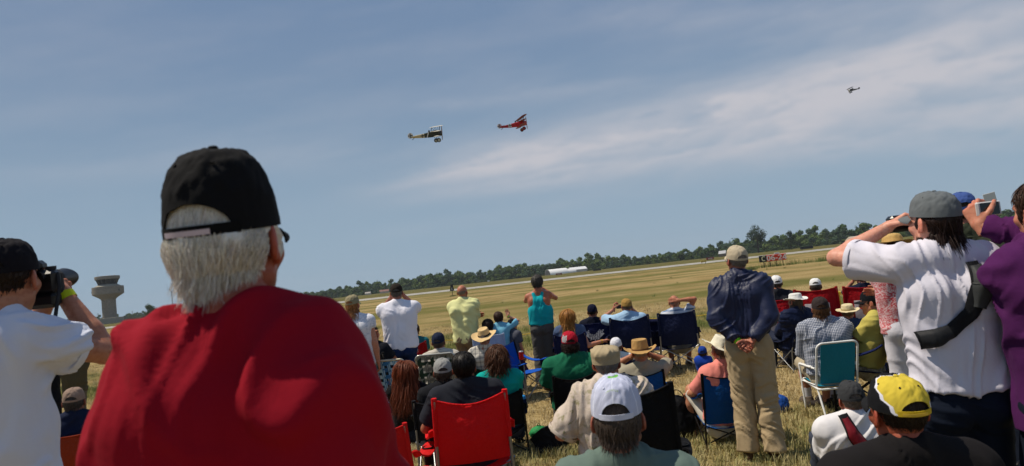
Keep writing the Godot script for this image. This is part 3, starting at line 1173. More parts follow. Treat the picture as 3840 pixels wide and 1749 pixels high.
func add_flat_cap(par: Node3D, st: Dictionary, sd: int) -> void:
	# a full, soft cap: puffed cloth crown over a band, small peak in front
	var nz := FastNoiseLite.new()
	nz.seed = sd
	nz.frequency = 1.0
	var q := []
	var segs := 64
	for j in 20:
		var t := j / 19.0
		for s in segs:
			var b := -TAU * s / segs
			var r := 0.094
			var y := 0.0
			if t < 0.25:
				r = lerpf(0.092, 0.094, t * 4)
				y = t * 0.14
			else:
				var a := (t - 0.25) / 0.75
				r = lerpf(0.094, 0.0, pow(a, 2.4)) + 0.012 * sin(a * PI) * 1.1
				y = 0.035 + 0.075 * sin(a * PI / 2)
			var p := Vector3(cos(b) * r, y, sin(b) * r * 1.14)
			var f := maxf(0.0, nz.get_noise_3d(cos(b) * 3.2, p.y * 10, sin(b) * 3.2))
			p += Vector3(cos(b), 0.6, sin(b)) * (f * 0.02 - 0.004) * smoothstep(0.15, 0.4, t) * (1.0 - smoothstep(0.85, 1.0, t))
			q.append(p)
	var mb := MB.new()
	mb.grid(q, segs, true, 0.002)
	var m := cloth(st.col, 0.9)
	var h := obj("cap", mb, m, par)
	h.transform = Transform3D(Basis(Vector3.RIGHT, st.get("pitch", -0.05)), Vector3(0, 0.01, 0.012))
	q = []
	for j in 6:
		for s in 19:
			var e := lerpf(-1.0, 1.0, s / 18.0)
			var a := e * 0.95
			q.append(Vector3(sin(a) * 0.093, 0.008 - j * 0.003 - absf(e) * 0.01, -cos(a) * 0.105 - j / 5.0 * 0.05 * (1.0 - 0.5 * e * e)))
	var br := MB.new()
	br.grid(q, 19, false, 0.003)
	obj("visor", br, m, h)

# ---------------------------------------------------------------- shoes, cached
var shoe_mb: MB
func make_shoe() -> MB:
	var f := Field.new(Vector3(-0.07, -0.02, -0.24), Vector3(0.07, 0.14, 0.11), 0.009)
	f.bone(Vector3(0, 0.045, 0.04), Vector3(0.005, 0.038, -0.15), 0.04, 0.036, 0.02)
	f.bone(Vector3(-0.012, 0.035, -0.1), Vector3(0.014, 0.03, -0.17), 0.036, 0.026, 0.02)
	f.bone(Vector3(0, 0.05, 0.03), Vector3(0, 0.1, 0.025), 0.042, 0.045, 0.02, true)
	f.bone(Vector3(0, 0.012, 0.055), Vector3(0.006, 0.012, -0.165), 0.036, 0.044, 0.006)
	var mb := MB.new()
	f.mesh(mb)
	for i in mb.v.size():
		if mb.v[i].y < 0.0:
			mb.v[i].y = 0.0
		if mb.v[i].y < 0.022:
			mb.c[i] = Color(0.55, 0.55, 0.55)
	mb.smooth(0, 0)
	return mb

# ---------------------------------------------------------------- putting one person together
func finish(p: Person) -> Node3D:
	var d := p.d
	var t := thing("person", d.label, "person", p.root, p.yaw, d.get("group", ""))
	obj("body", p.body, skin(d.get("skin", "c98f73")), t)
	var sp: Dictionary = d.get("shirt", {})
	var sm: Material = sp.mat if sp.has("mat") else cloth(sp.get("col", "888888"), sp.get("rough", 0.92), sp.get("tex", null), sp.get("scale", 1.0))
	var so := obj("jacket" if sp.get("jacket", false) else "shirt", p.shirt, sm, t)
	if sp.get("collar", 0.0) > 0.015:
		# a folded collar: a short band laid over the neckline
		var q := []
		var seg := 28
		for j in 3:
			for s in seg:
				var b := -TAU * s / seg
				var r: float = [0.085, 0.078, 0.069][j] * p.k * lerpf(1.0, p.w, 0.5)
				q.append(p.neck + Vector3(cos(b) * r, [-0.012, 0.012, 0.034][j] + 0.012 * sin(b), sin(b) * r - 0.004 - j * 0.004))
		var cm := MB.new()
		cm.grid(q, seg, true, 0.004)
		obj("collar", cm, sm, t)
	if p.cell < 0.0125 and not sp.get("tank", false):
		# ribbed neckband and sleeve hems
		if sp.get("collar", 0.0) <= 0.015:
			var rg := MB.new()
			var pts := []
			var nr: float = 0.0655 * p.k * lerpf(1.0, p.w, 0.5) * d.get("neckr", 1.0)
			var c: Vector3 = p.neck + Vector3(0, 0.016 + sp.get("collar", 0.0) + d.get("trap", 0.0) * 0.6, -0.005)
			for i in 33:
				var b := TAU * i / 32.0
				pts.append(c + Vector3(cos(b) * nr, sin(b) * 0.008, sin(b) * nr))
			rg.tube(pts, 0.008, 8, false)
			obj("neckband", rg, sm, t)
		if sp.get("sleeve", 0.6) < 1.0 and sp.get("sleeve", 0.6) > 0.4:
			for i in 2:
				var dir: Vector3 = (p.el[i] - p.sh[i]).normalized()
				var e: Vector3 = p.sh[i].lerp(p.el[i], sp.get("sleeve", 0.6))
				var rr: float = 0.05 * p.k * d.get("arm", 1.0) + sp.get("loose", 0.014) + sp.get("open", 0.004) + 0.0025
				var rg := MB.new()
				rg.tube([e - dir * 0.022, e - dir * 0.018, e + dir * 0.001, e + dir * 0.003], [rr - 0.001, rr + 0.001, rr + 0.0005, rr - 0.004], 28, false)
				obj("sleeve_hem", rg, sm, t)
	var pp: Dictionary = d.get("pants", {})
	obj("shorts" if pp.get("len", 2.0) < 1.2 else "trousers", p.pants, pp.mat if pp.has("mat") else cloth(pp.get("col", "26324a"), 0.9, pp.get("tex", null), pp.get("scale", 1.0)), t)
	if d.get("pose", "stand") == "stand" and d.has("belt"):
		var q := []
		var seg := 32
		for j in 2:
			for s in seg:
				var b := -TAU * s / seg
				q.append(p.hip + p.spine * (0.07 + j * 0.035) * p.k + Vector3(cos(b) * 0.174 * p.w * p.k, 0, sin(b) * 0.108 * p.w * p.k))
		var bm := MB.new()
		bm.grid(q, seg, true, 0.003)
		obj("belt", bm, paint(d.belt, 0.5), t)
	for i in 2:
		var s := obj("shoe", shoe_mb, cloth(d.get("shoes", "3a332c"), 0.7), t)
		s.transform = Transform3D(Basis(Vector3.UP, 0.15 * (1 if i == 0 else -1)).scaled(Vector3(1.0 if i == 0 else -1.0, 1, 1) * lerpf(1.0, p.k, 0.7)), Vector3(p.an[i].x, maxf(0.0, p.an[i].y - 0.085), p.an[i].z))
		if d.has("socks"):
			var sk := MB.new()
			sk.tube([p.an[i] + Vector3(0, -0.02, 0.005), p.an[i].lerp(p.kn[i], 0.3)], [0.044, 0.053], 12)
			obj("sock", sk, cloth(d.socks), t)
	if d.has("band"):
		var wi: int = d.get("band_on", 1)
		var a: Vector3 = p.wr[wi]
		var b: Vector3 = p.wr[wi].lerp(p.el[wi], 0.1)
		var bm := MB.new()
		bm.tube([a, b], 0.0315 * p.k * d.get("arm", 1.0), 14, false)
		obj("wristband", bm, cloth(d.band, 0.5), t)
	var hd := Node3D.new()
	hd.name = "head_wear"
	if d.has("hair"):
		var hs: Dictionary = d.hair
		hs["hat"] = d.has("hat")
		var ho := obj("hair", hair(hs, int(absf(d.at.x) * 977.0) + 3), hair_mat(hs.col), t)
		ho.transform = p.head
	if d.has("hat"):
		var hs: Dictionary = d.hat
		hs["fine"] = p.cell < 0.0125
		var before := t.get_child_count()
		var sd := int(absf(d.at.z) * 531.0) + 11
		match hs.get("kind", "cap"):
			"cap":
				add_cap(t, hs, sd)
			"hat":
				add_hat(t, hs, sd)
			"flat":
				add_flat_cap(t, hs, sd)
		var ho: Node3D = t.get_child(before)
		ho.transform = p.head * ho.transform
	hd.free()
	return t

func hair_mat(hex: String) -> StandardMaterial3D:
	var key := "h" + hex
	if not mats.has(key):
		var m := StandardMaterial3D.new()
		m.albedo_color = hexc(hex)
		m.roughness = 0.5
		m.metallic_specular = 0.35
		m.vertex_color_use_as_albedo = true
		m.backlight_enabled = true
		m.backlight = Color(0.25, 0.25, 0.25)
		mats[key] = m
	return mats[key]

# ---------------------------------------------------------------- chairs
func sag(a: Vector3, b: Vector3, c: Vector3, e: Vector3, depth: Vector3, nu := 13, nv := 11, dip := 0.0, seed_ := 1, rough := 0.004) -> Array:
	# a cloth panel: a, b along the first row; e, c along the last; pushed out by depth in the middle; dip lowers the last edge
	var nz := FastNoiseLite.new()
	nz.seed = seed_
	nz.frequency = 1.0
	var q := []
	for j in nv:
		var t := float(j) / (nv - 1)
		for i in nu:
			var s := float(i) / (nu - 1)
			var p := a.lerp(b, s).lerp(e.lerp(c, s), t)
			var m := sin(s * PI)
			p += depth * m * (0.35 + 0.65 * sin(clampf(t, 0, 1) * PI))
			p += (a - e).normalized() * dip * m * t * t
			p += depth.normalized() * nz.get_noise_3d(p.x * 9, p.y * 4, p.z * 9) * rough * 2.0
			q.append(p)
	return q

func camp_chair(label: String, at: Vector3, turn: float, hex: String, o := {}) -> Node3D:
	# folding quad chair, facing -Z
	var t := thing("camping_chair", label, "camping chair", at, deg_to_rad(-turn), o.get("group", ""))
	var m := cloth(hex, 0.75, null, 1.0, 0.9, o.get("light", 0.18))
	var trim := cloth(o.get("trim", "14161a"), 0.8)
	var metal := paint(o.get("frame", "8a8c8e"), 0.35, 0.6)
	var sc: float = o.get("s", 1.0)
	t.scale = Vector3.ONE * sc
	var wd: float = o.get("w", 0.25)
	var top: float = o.get("top", 0.86)
	var seat: float = o.get("seat", 0.4)
	var sd := int(absf(at.x) * 100.0) + 5
	var lean: float = o.get("lean", 0.07)
	var bt := [Vector3(-wd, top, 0.24 + lean), Vector3(wd, top, 0.24 + lean)]
	var bb := [Vector3(-wd - 0.015, seat - 0.02, 0.22), Vector3(wd + 0.015, seat - 0.02, 0.22)]
	# backrest, seen from behind as well
	var back := MB.new()
	back.grid(sag(bb[0] + Vector3(0.012, 0.03, 0), bb[1] + Vector3(-0.012, 0.03, 0), bt[1], bt[0], Vector3(0, -0.01, o.get("bulge", 0.075)), 19, 17, o.get("dip", 0.055), sd, 0.006), 19, false, 0.003)
	var bo := obj("backrest", back, m, t)
	for s in 2:
		var sl := MB.new()
		sl.tube([bb[s].lerp(bt[s], 0.35), bb[s].lerp(bt[s], 0.7), bt[s] + Vector3(0, 0.01, 0)], [0.016, 0.018, 0.019], 8, true, 0.7)
		obj("pole_sleeve", sl, trim if o.has("trim") else m, bo)
	if o.get("headrest", false):
		var hr := MB.new()
		hr.grid(sag(bb[0].lerp(bt[0], 0.72) + Vector3(0.02, 0, 0.035), bb[1].lerp(bt[1], 0.72) + Vector3(-0.02, 0, 0.035), bt[1] + Vector3(-0.02, -0.02, 0.03), bt[0] + Vector3(0.02, -0.02, 0.03), Vector3(0, 0, 0.05), 11, 7, 0.03, sd + 1), 11, false, 0.02)
		obj("headrest", hr, m, bo)
	var hem := MB.new()
	var hp := []
	for i in 13:
		var s := i / 12.0
		hp.append(bt[0].lerp(bt[1], s) + Vector3(0, -o.get("dip", 0.055) * sin(s * PI) - 0.004, o.get("bulge", 0.075) * 0.35 * sin(s * PI)))
	hem.tube(hp, 0.007, 6)
	obj("edge_binding", hem, trim if o.has("trim") else m, bo)
	var seat_mb := MB.new()
	seat_mb.grid(sag(Vector3(-wd, seat - 0.03, 0.22), Vector3(wd, seat - 0.03, 0.22), Vector3(wd + 0.02, seat + 0.02, -0.25), Vector3(-wd - 0.02, seat + 0.02, -0.25), Vector3(0, -0.06, 0), 11, 11, 0.0, sd + 2), 11, false, 0.004)
	obj("seat", seat_mb, m, t)
	for s in [-1.0, 1.0]:
		var up := MB.new()
		up.tube([Vector3(s * (wd + 0.03), 0.01, 0.2), Vector3(s * (wd + 0.015), seat, 0.22), Vector3(s * wd, top - 0.01, 0.24 + lean)], 0.0105, 8)
		var l1 := obj("leg", up, metal, t)
		var fp := MB.new()
		fp.tube([Vector3(s * (wd + 0.03), 0.0, 0.2), Vector3(s * (wd + 0.03), 0.03, 0.2)], [0.019, 0.014], 8)
		obj("foot_cap", fp, trim, l1)
		var fl := MB.new()
		fl.tube([Vector3(s * (wd + 0.04), 0.01, -0.28), Vector3(s * (wd + 0.035), 0.56, -0.26)], 0.0105, 8)
		var l2 := obj("leg", fl, metal, t)
		fp = MB.new()
		fp.tube([Vector3(s * (wd + 0.04), 0.0, -0.28), Vector3(s * (wd + 0.04), 0.03, -0.28)], [0.019, 0.014], 8)
		obj("foot_cap", fp, trim, l2)
		# sides: one crossing pair
		for e in [[0.05, seat], [seat, 0.05]]:
			var br := MB.new()
			br.tube([Vector3(s * (wd + 0.03), e[0], 0.21), Vector3(s * (wd + 0.04), e[1], -0.27)], 0.008, 6)
			obj("brace", br, metal, t)
		# rear and front crosses, one bar of each per turn
		for z in [0.215, -0.275]:
			var br := MB.new()
			br.tube([Vector3(s * (wd + 0.03), 0.05, z + s * 0.006), Vector3(-s * (wd + 0.015), seat - 0.01, z + s * 0.006)], 0.0085, 6)
			obj("brace", br, metal, t)
		# arm: a cloth strap slung from upright to front post
		var q := []
		for j in 9:
			var f := j / 8.0
			var y := lerpf(0.64, 0.585, f) - 0.055 * sin(f * PI)
			var z := lerpf(0.2, -0.3, f)
			var hw := lerpf(0.03, 0.058, smoothstep(0.0, 0.6, f)) * (1.0 if j < 8 else 0.7)
			for i in 5:
				var e := lerpf(-1.0, 1.0, i / 4.0)
				q.append(Vector3(s * (wd + 0.03) + e * hw, y - 0.012 * e * e + (0.012 if j == 0 else 0.0), z))
		var arm := MB.new()
		var rv := []
		for j in 9:
			for i in 5:
				rv.append(q[j * 5 + i])
		arm.grid(rv, 5, false, 0.012)
		var ao := obj("armrest", arm, m, t)
		if o.get("cup", true):
			var ring := MB.new()
			var cp := []
			for i in 17:
				cp.append(Vector3(s * (wd + 0.03) + cos(TAU * i / 16.0) * 0.042, 0.585 - 0.02, -0.2 + sin(TAU * i / 16.0) * 0.042))
			ring.tube(cp, 0.0055, 6, false)
			obj("cup_ring", ring, trim, ao)
			var net := MB.new()
			net.lathe([Vector2(0.001, -0.13), Vector2(0.034, -0.128), Vector2(0.04, 0.0)], 12, Transform3D(Basis(), Vector3(s * (wd + 0.03), 0.562, -0.2)))
			obj("cup_pocket", net, trim, ao)
	return t

func leaf_outline() -> PackedVector2Array:
	# a plain eleven-pointed maple leaf, about one unit high, stem downwards
	var half := [Vector2(0, 1.0), Vector2(0.13, 0.76), Vector2(0.26, 0.83), Vector2(0.21, 0.47), Vector2(0.4, 0.66), Vector2(0.45, 0.55), Vector2(0.67, 0.6), Vector2(0.6, 0.38), Vector2(0.7, 0.31), Vector2(0.34, 0.03), Vector2(0.38, -0.1), Vector2(0.04, -0.04), Vector2(0.045, -0.3)]
	var out := PackedVector2Array()
	for p in half:
		out.append(p)
	for i in range(half.size() - 1, 0, -1):
		out.append(Vector2(-half[i].x, half[i].y))
	return out

func flat_shape(poly: PackedVector2Array, t: Transform3D, thick: float) -> MB:
	# a thin cut-out lying in t's xy plane, front towards +z
	var mb := MB.new()
	var tr := Geometry2D.triangulate_polygon(poly)
	var k := mb.v.size()
	for p in poly:
		mb.p(t * Vector3(p.x, p.y, thick))
	var i := 0
	while i < tr.size():
		var a := poly[tr[i]]
		var b := poly[tr[i + 1]]
		var c := poly[tr[i + 2]]
		if (b - a).cross(c - a) > 0:
			mb.tri(k + tr[i], k + tr[i + 1], k + tr[i + 2])
		else:
			mb.tri(k + tr[i], k + tr[i + 2], k + tr[i + 1])
		i += 3
	mb.smooth(0, 0)
	return mb

func lettering(text: String, size: float, m: Material, parent: Node, t: Transform3D, bold := true, called := "lettering") -> MeshInstance3D:
	var tm := TextMesh.new()
	var f := SystemFont.new()
	f.font_names = PackedStringArray(["Droid Sans"])
	f.font_weight = 700 if bold else 400
	tm.font = f
	tm.text = text
	tm.font_size = 48
	tm.pixel_size = size / 34.0
	tm.depth = 0.003
	var o := obj(called, tm, m, parent)
	o.transform = t
	return o

func web_chair(label: String, at: Vector3, turn: float, colors: Array, frame_hex: String, arm_hex: String, nv: int, nh: int) -> Node3D:
	# aluminium lawn chair with woven straps
	var t := thing("lawn_chair", label, "lawn chair", at, deg_to_rad(-turn))
	var metal := paint(frame_hex, 0.3, 0.75)
	var wd := 0.25
	var lo := Vector3(0, 0.42, 0.2)
	var hi := Vector3(0, 0.93, 0.36)
	var fr := MB.new()
	var pts := [Vector3(-wd, 0.36, 0.17)]
	pts.append(Vector3(-wd, hi.y - 0.06, hi.z - 0.02))
	for i in 5:
		var a := PI - i / 4.0 * PI / 2
		pts.append(Vector3(-wd + 0.05 + cos(a) * 0.05, hi.y - 0.05 + sin(a) * 0.05, hi.z))
	for i in 5:
		var a := PI / 2 - i / 4.0 * PI / 2
		pts.append(Vector3(wd - 0.05 + cos(a) * 0.05, hi.y - 0.05 + sin(a) * 0.05, hi.z))
	pts.append(Vector3(wd, hi.y - 0.06, hi.z - 0.02))
	pts.append(Vector3(wd, 0.36, 0.17))
	fr.tube(pts, 0.0125, 8)
	obj("back_frame", fr, metal, t)
	var sf := MB.new()
	sf.tube([Vector3(-wd, 0.38, 0.2), Vector3(-wd, 0.42, -0.22), Vector3(-wd + 0.03, 0.42, -0.25), Vector3(wd - 0.03, 0.42, -0.25), Vector3(wd, 0.42, -0.22), Vector3(wd, 0.38, 0.2)], 0.0125, 8)
	obj("seat_frame", sf, metal, t)
	for s in [-1.0, 1.0]:
		var l := MB.new()
		l.tube([Vector3(s * (wd + 0.035), 0.66, 0.2), Vector3(s * (wd + 0.035), 0.62, -0.24), Vector3(s * (wd + 0.035), 0.02, -0.26)], 0.0125, 8)
		obj("leg", l, metal, t)
		var l2 := MB.new()
		l2.tube([Vector3(s * (wd + 0.035), 0.6, -0.2), Vector3(s * (wd + 0.03), 0.02, 0.3)], 0.0125, 8)
		obj("leg", l2, metal, t)
		var a := MB.new()
		a.box(Transform3D(Basis(Vector3.RIGHT, 0.08), Vector3(s * (wd + 0.045), 0.665, 0.02)), Vector3(0.055, 0.026, 0.46), 0.012)
		obj("armrest", a, paint(arm_hex, 0.4), t)
	var base := MB.new()
	base.tube([Vector3(-wd - 0.03, 0.02, 0.3), Vector3(wd + 0.03, 0.02, 0.3)], 0.0125, 8)
	obj("floor_bar", base, metal, t)
	var ms := []
	for c in colors:
		ms.append(striped(c))
	# back straps over and under, each its own piece
	var up := (hi - lo).normalized()
	var nn := Vector3(0, -up.z, up.y)
	var hgt := (hi - lo).length()
	for i in nv:
		var x := lerpf(-wd + 0.045, wd - 0.045, i / float(nv - 1))
		var q := []
		for j in nh * 4 + 1:
			var f := j / float(nh * 4)
			var wv := cos(f * nh * PI + i * PI) * 0.004
			for e in [-1.0, 1.0]:
				q.append(lo + up * f * hgt + nn * wv + Vector3(x + e * 0.024, 0, 0))
		var mb := MB.new()
		mb.grid(q, 2, false, 0.0016)
		obj("strap", mb, ms[i % ms.size()], t)
	for j in nh:
		var f := (j + 0.5) / nh
		var q := []
		for e in [-1.0, 1.0]:
			for i in nv * 4 + 1:
				var g := i / float(nv * 4)
				var wv := -cos(g * nv * PI - PI / nv * 0.5 + j * PI + PI) * 0.004
				q.append(lo + up * (f * hgt + e * 0.024) + nn * wv + Vector3(lerpf(-wd, wd, g), 0, 0))
		var mb := MB.new()
		mb.grid(q, nv * 4 + 1, false, 0.0016)
		obj("strap", mb, ms[(j + 1) % ms.size()], t)
	for i in nv:
		var x := lerpf(-wd + 0.045, wd - 0.045, i / float(nv - 1))
		var mb := MB.new()
		mb.box(Transform3D(Basis(Vector3.RIGHT, 0.09), Vector3(x, 0.4, -0.02)), Vector3(0.048, 0.0016, 0.46))
		obj("strap", mb, ms[i % ms.size()], t)
	return t

func striped(cols: Array) -> StandardMaterial3D:
	var key := "w" + str(cols)
	if not mats.has(key):
		var m := StandardMaterial3D.new()
		m.albedo_texture = image_tex(32, 32, func(x, _y): return hexc(cols[(x * 5 / 32) % cols.size()]))
		m.roughness = 0.6
		m.backlight_enabled = true
		m.backlight = Color(0.25, 0.25, 0.25)
		mats[key] = m
	return mats[key]

func beach_chair(label: String, at: Vector3, turn: float) -> Node3D:
	var t := thing("beach_chair", label, "beach chair", at, deg_to_rad(-turn))
	var white := paint("e4e4e0", 0.35)
	var teal := cloth("20809a", 0.7, null, 1.0, 0.4, 0.3)
	var wd := 0.25
	var fr := MB.new()
	var pts := [Vector3(-wd, 0.36, 0.16), Vector3(-wd, 0.84, 0.31)]
	for i in 6:
		var a := PI - i / 5.0 * PI / 2
		pts.append(Vector3(-wd + 0.07 + cos(a) * 0.07, 0.85 + sin(a) * 0.07, 0.315 + sin(a) * 0.02))
	for i in 6:
		var a := PI / 2 - i / 5.0 * PI / 2
		pts.append(Vector3(wd - 0.07 + cos(a) * 0.07, 0.85 + sin(a) * 0.07, 0.315 + sin(a) * 0.02))
	pts.append_array([Vector3(wd, 0.84, 0.31), Vector3(wd, 0.36, 0.16)])
	fr.tube(pts, 0.0135, 10)
	obj("back_frame", fr, white, t)
	var sl := MB.new()
	sl.grid(sag(Vector3(-wd + 0.05, 0.4, 0.165), Vector3(wd - 0.03, 0.4, 0.165), Vector3(wd - 0.03, 0.925, 0.34), Vector3(-wd + 0.05, 0.925, 0.34), Vector3(0, -0.004, 0.016), 13, 13, 0.0, 3, 0.002), 13, false, 0.004)
	obj("backrest", sl, teal, t)
	var st := MB.new()
	st.grid(sag(Vector3(-wd + 0.02, 0.385, 0.2), Vector3(wd - 0.02, 0.385, 0.2), Vector3(wd - 0.02, 0.42, -0.25), Vector3(-wd + 0.02, 0.42, -0.25), Vector3(0, -0.03, 0), 9, 9, 0.0, 3, 0.002), 9, false, 0.004)
	obj("seat", st, teal, t)
	var ring := MB.new()
	ring.tube([Vector3(-wd + 0.02, 0.41, -0.27), Vector3(wd - 0.02, 0.41, -0.27), Vector3(wd + 0.005, 0.4, -0.24), Vector3(wd + 0.005, 0.355, 0.22), Vector3(wd - 0.03, 0.35, 0.25), Vector3(-wd + 0.03, 0.35, 0.25), Vector3(-wd - 0.005, 0.355, 0.22), Vector3(-wd - 0.005, 0.4, -0.24), Vector3(-wd + 0.02, 0.41, -0.27)], 0.0135, 10)
	obj("seat_frame", ring, white, t)
	for s in [-1.0, 1.0]:
		var l := MB.new()
		l.tube([Vector3(s * (wd + 0.03), 0.6, -0.235), Vector3(s * (wd + 0.03), 0.02, -0.2)], 0.0125, 8)
		obj("leg", l, white, t)
		var l2 := MB.new()
		l2.tube([Vector3(s * (wd + 0.0), 0.36, 0.18), Vector3(s * (wd + 0.01), 0.02, 0.36)], 0.0125, 8)
		obj("leg", l2, white, t)
		var a := MB.new()
		a.tube([Vector3(s * (wd + 0.03), 0.6, -0.235), Vector3(s * (wd + 0.015), 0.61, 0.23)], 0.0125, 8)
		a.box(Transform3D(Basis(), Vector3(s * (wd + 0.025), 0.618, -0.04)), Vector3(0.045, 0.02, 0.36), 0.008)
		obj("armrest", a, white, t)
		var h := MB.new()
		h.tube([Vector3(s * (wd + 0.03), 0.4, -0.22), Vector3(s * (wd + 0.015), 0.4, 0.17)], 0.0085, 6)
		obj("side_bar", h, white, t)
	return t

# ---------------------------------------------------------------- land
func gy(z: float) -> float:
	# the crowd stands on a slight rise that falls towards the field
	return 0.18 * (1.0 - smoothstep(1.2, 5.0, -z))

func make_sky() -> ImageTexture:
	var w := 1600
	var h := 800
	var im := Image.create(w, h, false, Image.FORMAT_RGBAF)
	var nz := FastNoiseLite.new()
	nz.seed = 5
	nz.frequency = 1.0
	nz.fractal_octaves = 5
	nz.fractal_gain = 0.6
	var n2 := FastNoiseLite.new()
	n2.seed = 9
	n2.frequency = 1.0
	n2.fractal_octaves = 3
	# streaks of high cloud: two directions, half widths at both ends, strength
	var bands := []
	for b in SKY_BANDS:
		var a: Vector3 = b[0].normalized()
		var e: Vector3 = b[1].normalized()
		var nn := a.cross(e).normalized()
		bands.append([a, nn, nn.cross(a), a.angle_to(e), b[2], b[3], b[4]])
	var main: Array = bands[0]
	for y in h:
		var el := PI / 2 - PI * (y + 0.5) / h
		var up := maxf(0.0, sin(el))
		var low := Color(0.262, 0.362, 0.456)
		var base := low.lerp(Color(0.152, 0.228, 0.355), smoothstep(0.0, 0.42, up)).lerp(Color(0.08, 0.135, 0.27), smoothstep(0.35, 1.0, up))
		if el < -0.02:
			for x in w:
				im.set_pixel(x, y, low)
			continue
		for x in w:
			var az := TAU * (x + 0.5) / w
			var d := Vector3(sin(az) * cos(el), sin(el), -cos(az) * cos(el))
			var across: float = d.dot(main[1])
			var along: float = atan2(d.dot(main[2]), d.dot(main[0]))
			var wisp := nz.get_noise_3d(along * 2.2, across * 13.0, d.z * 2.0)
			var fine := n2.get_noise_3d(along * 4.0, across * 62.0 + wisp * 2.5, d.z * 7.0)
			var c := 0.16 * maxf(0.0, wisp + 0.25) * smoothstep(0.03, 0.3, up)
			for b in bands:
				var s: float = atan2(d.dot(b[2]), d.dot(b[0])) / b[3]
				if s < -0.2 or s > 2.2:
					continue
				var dd: float = asin(clampf(d.dot(b[1]), -1.0, 1.0)) + wisp * 0.012
				var wd: float = lerpf(b[4], b[5], clampf(s, 0.0, 1.6))
				var k := exp(-pow(dd / wd, 2.0)) * smoothstep(-0.12, 0.3, s) * (1.0 - smoothstep(1.3, 2.1, s))
				c += b[6] * k * clampf(0.8 + 0.55 * wisp + 0.5 * fine, 0.1, 1.3)
			c = clampf(c, 0.0, 0.9)
			im.set_pixel(x, y, base.lerp(Color(0.50, 0.49, 0.525), c))
	return ImageTexture.create_from_image(im)

func field_green(x: float, z: float, a: FastNoiseLite, b: FastNoiseLite) -> float:
	# 0 straw, 1 green
	var g := a.get_noise_2d(x * 0.3, z * 1.1) * 1.7 + b.get_noise_2d(x * 0.8, z * 2.0) * 0.6 + 0.03
	g += 0.65 * exp(-pow((z + 3.6) / 1.8, 2.0)) * smoothstep(-0.5, 1.5, x)
	g += 0.5 * exp(-pow((z + 24.0 + x * 0.15) / 5.5, 2.0)) * smoothstep(4.0, -5.0, x)
	g += 0.6 * exp(-pow((z + 38.0 - x * 0.2) / 5.0, 2.0)) * smoothstep(6.0, 16.0, x)
	for e in [Vector4(-13, -54, 13, 9), Vector4(-24, -40, 9, 6), Vector4(14, -88, 16, 6), Vector4(-4, -30, 6, 3.5), Vector4(3, -120, 30, 8), Vector4(-45, -75, 20, 14)]:
		g += 0.75 * exp(-pow((x - e.x) / e.z, 2.0) - pow((z - e.y) / e.w, 2.0)) * (0.7 + b.get_noise_2d(x, z * 2.0))
	g += 0.7 * smoothstep(-130.0, -150.0, z)
	return clampf(g + 0.12 + 0.14 * smoothstep(-14.0, -30.0, z), 0.0, 1.0)

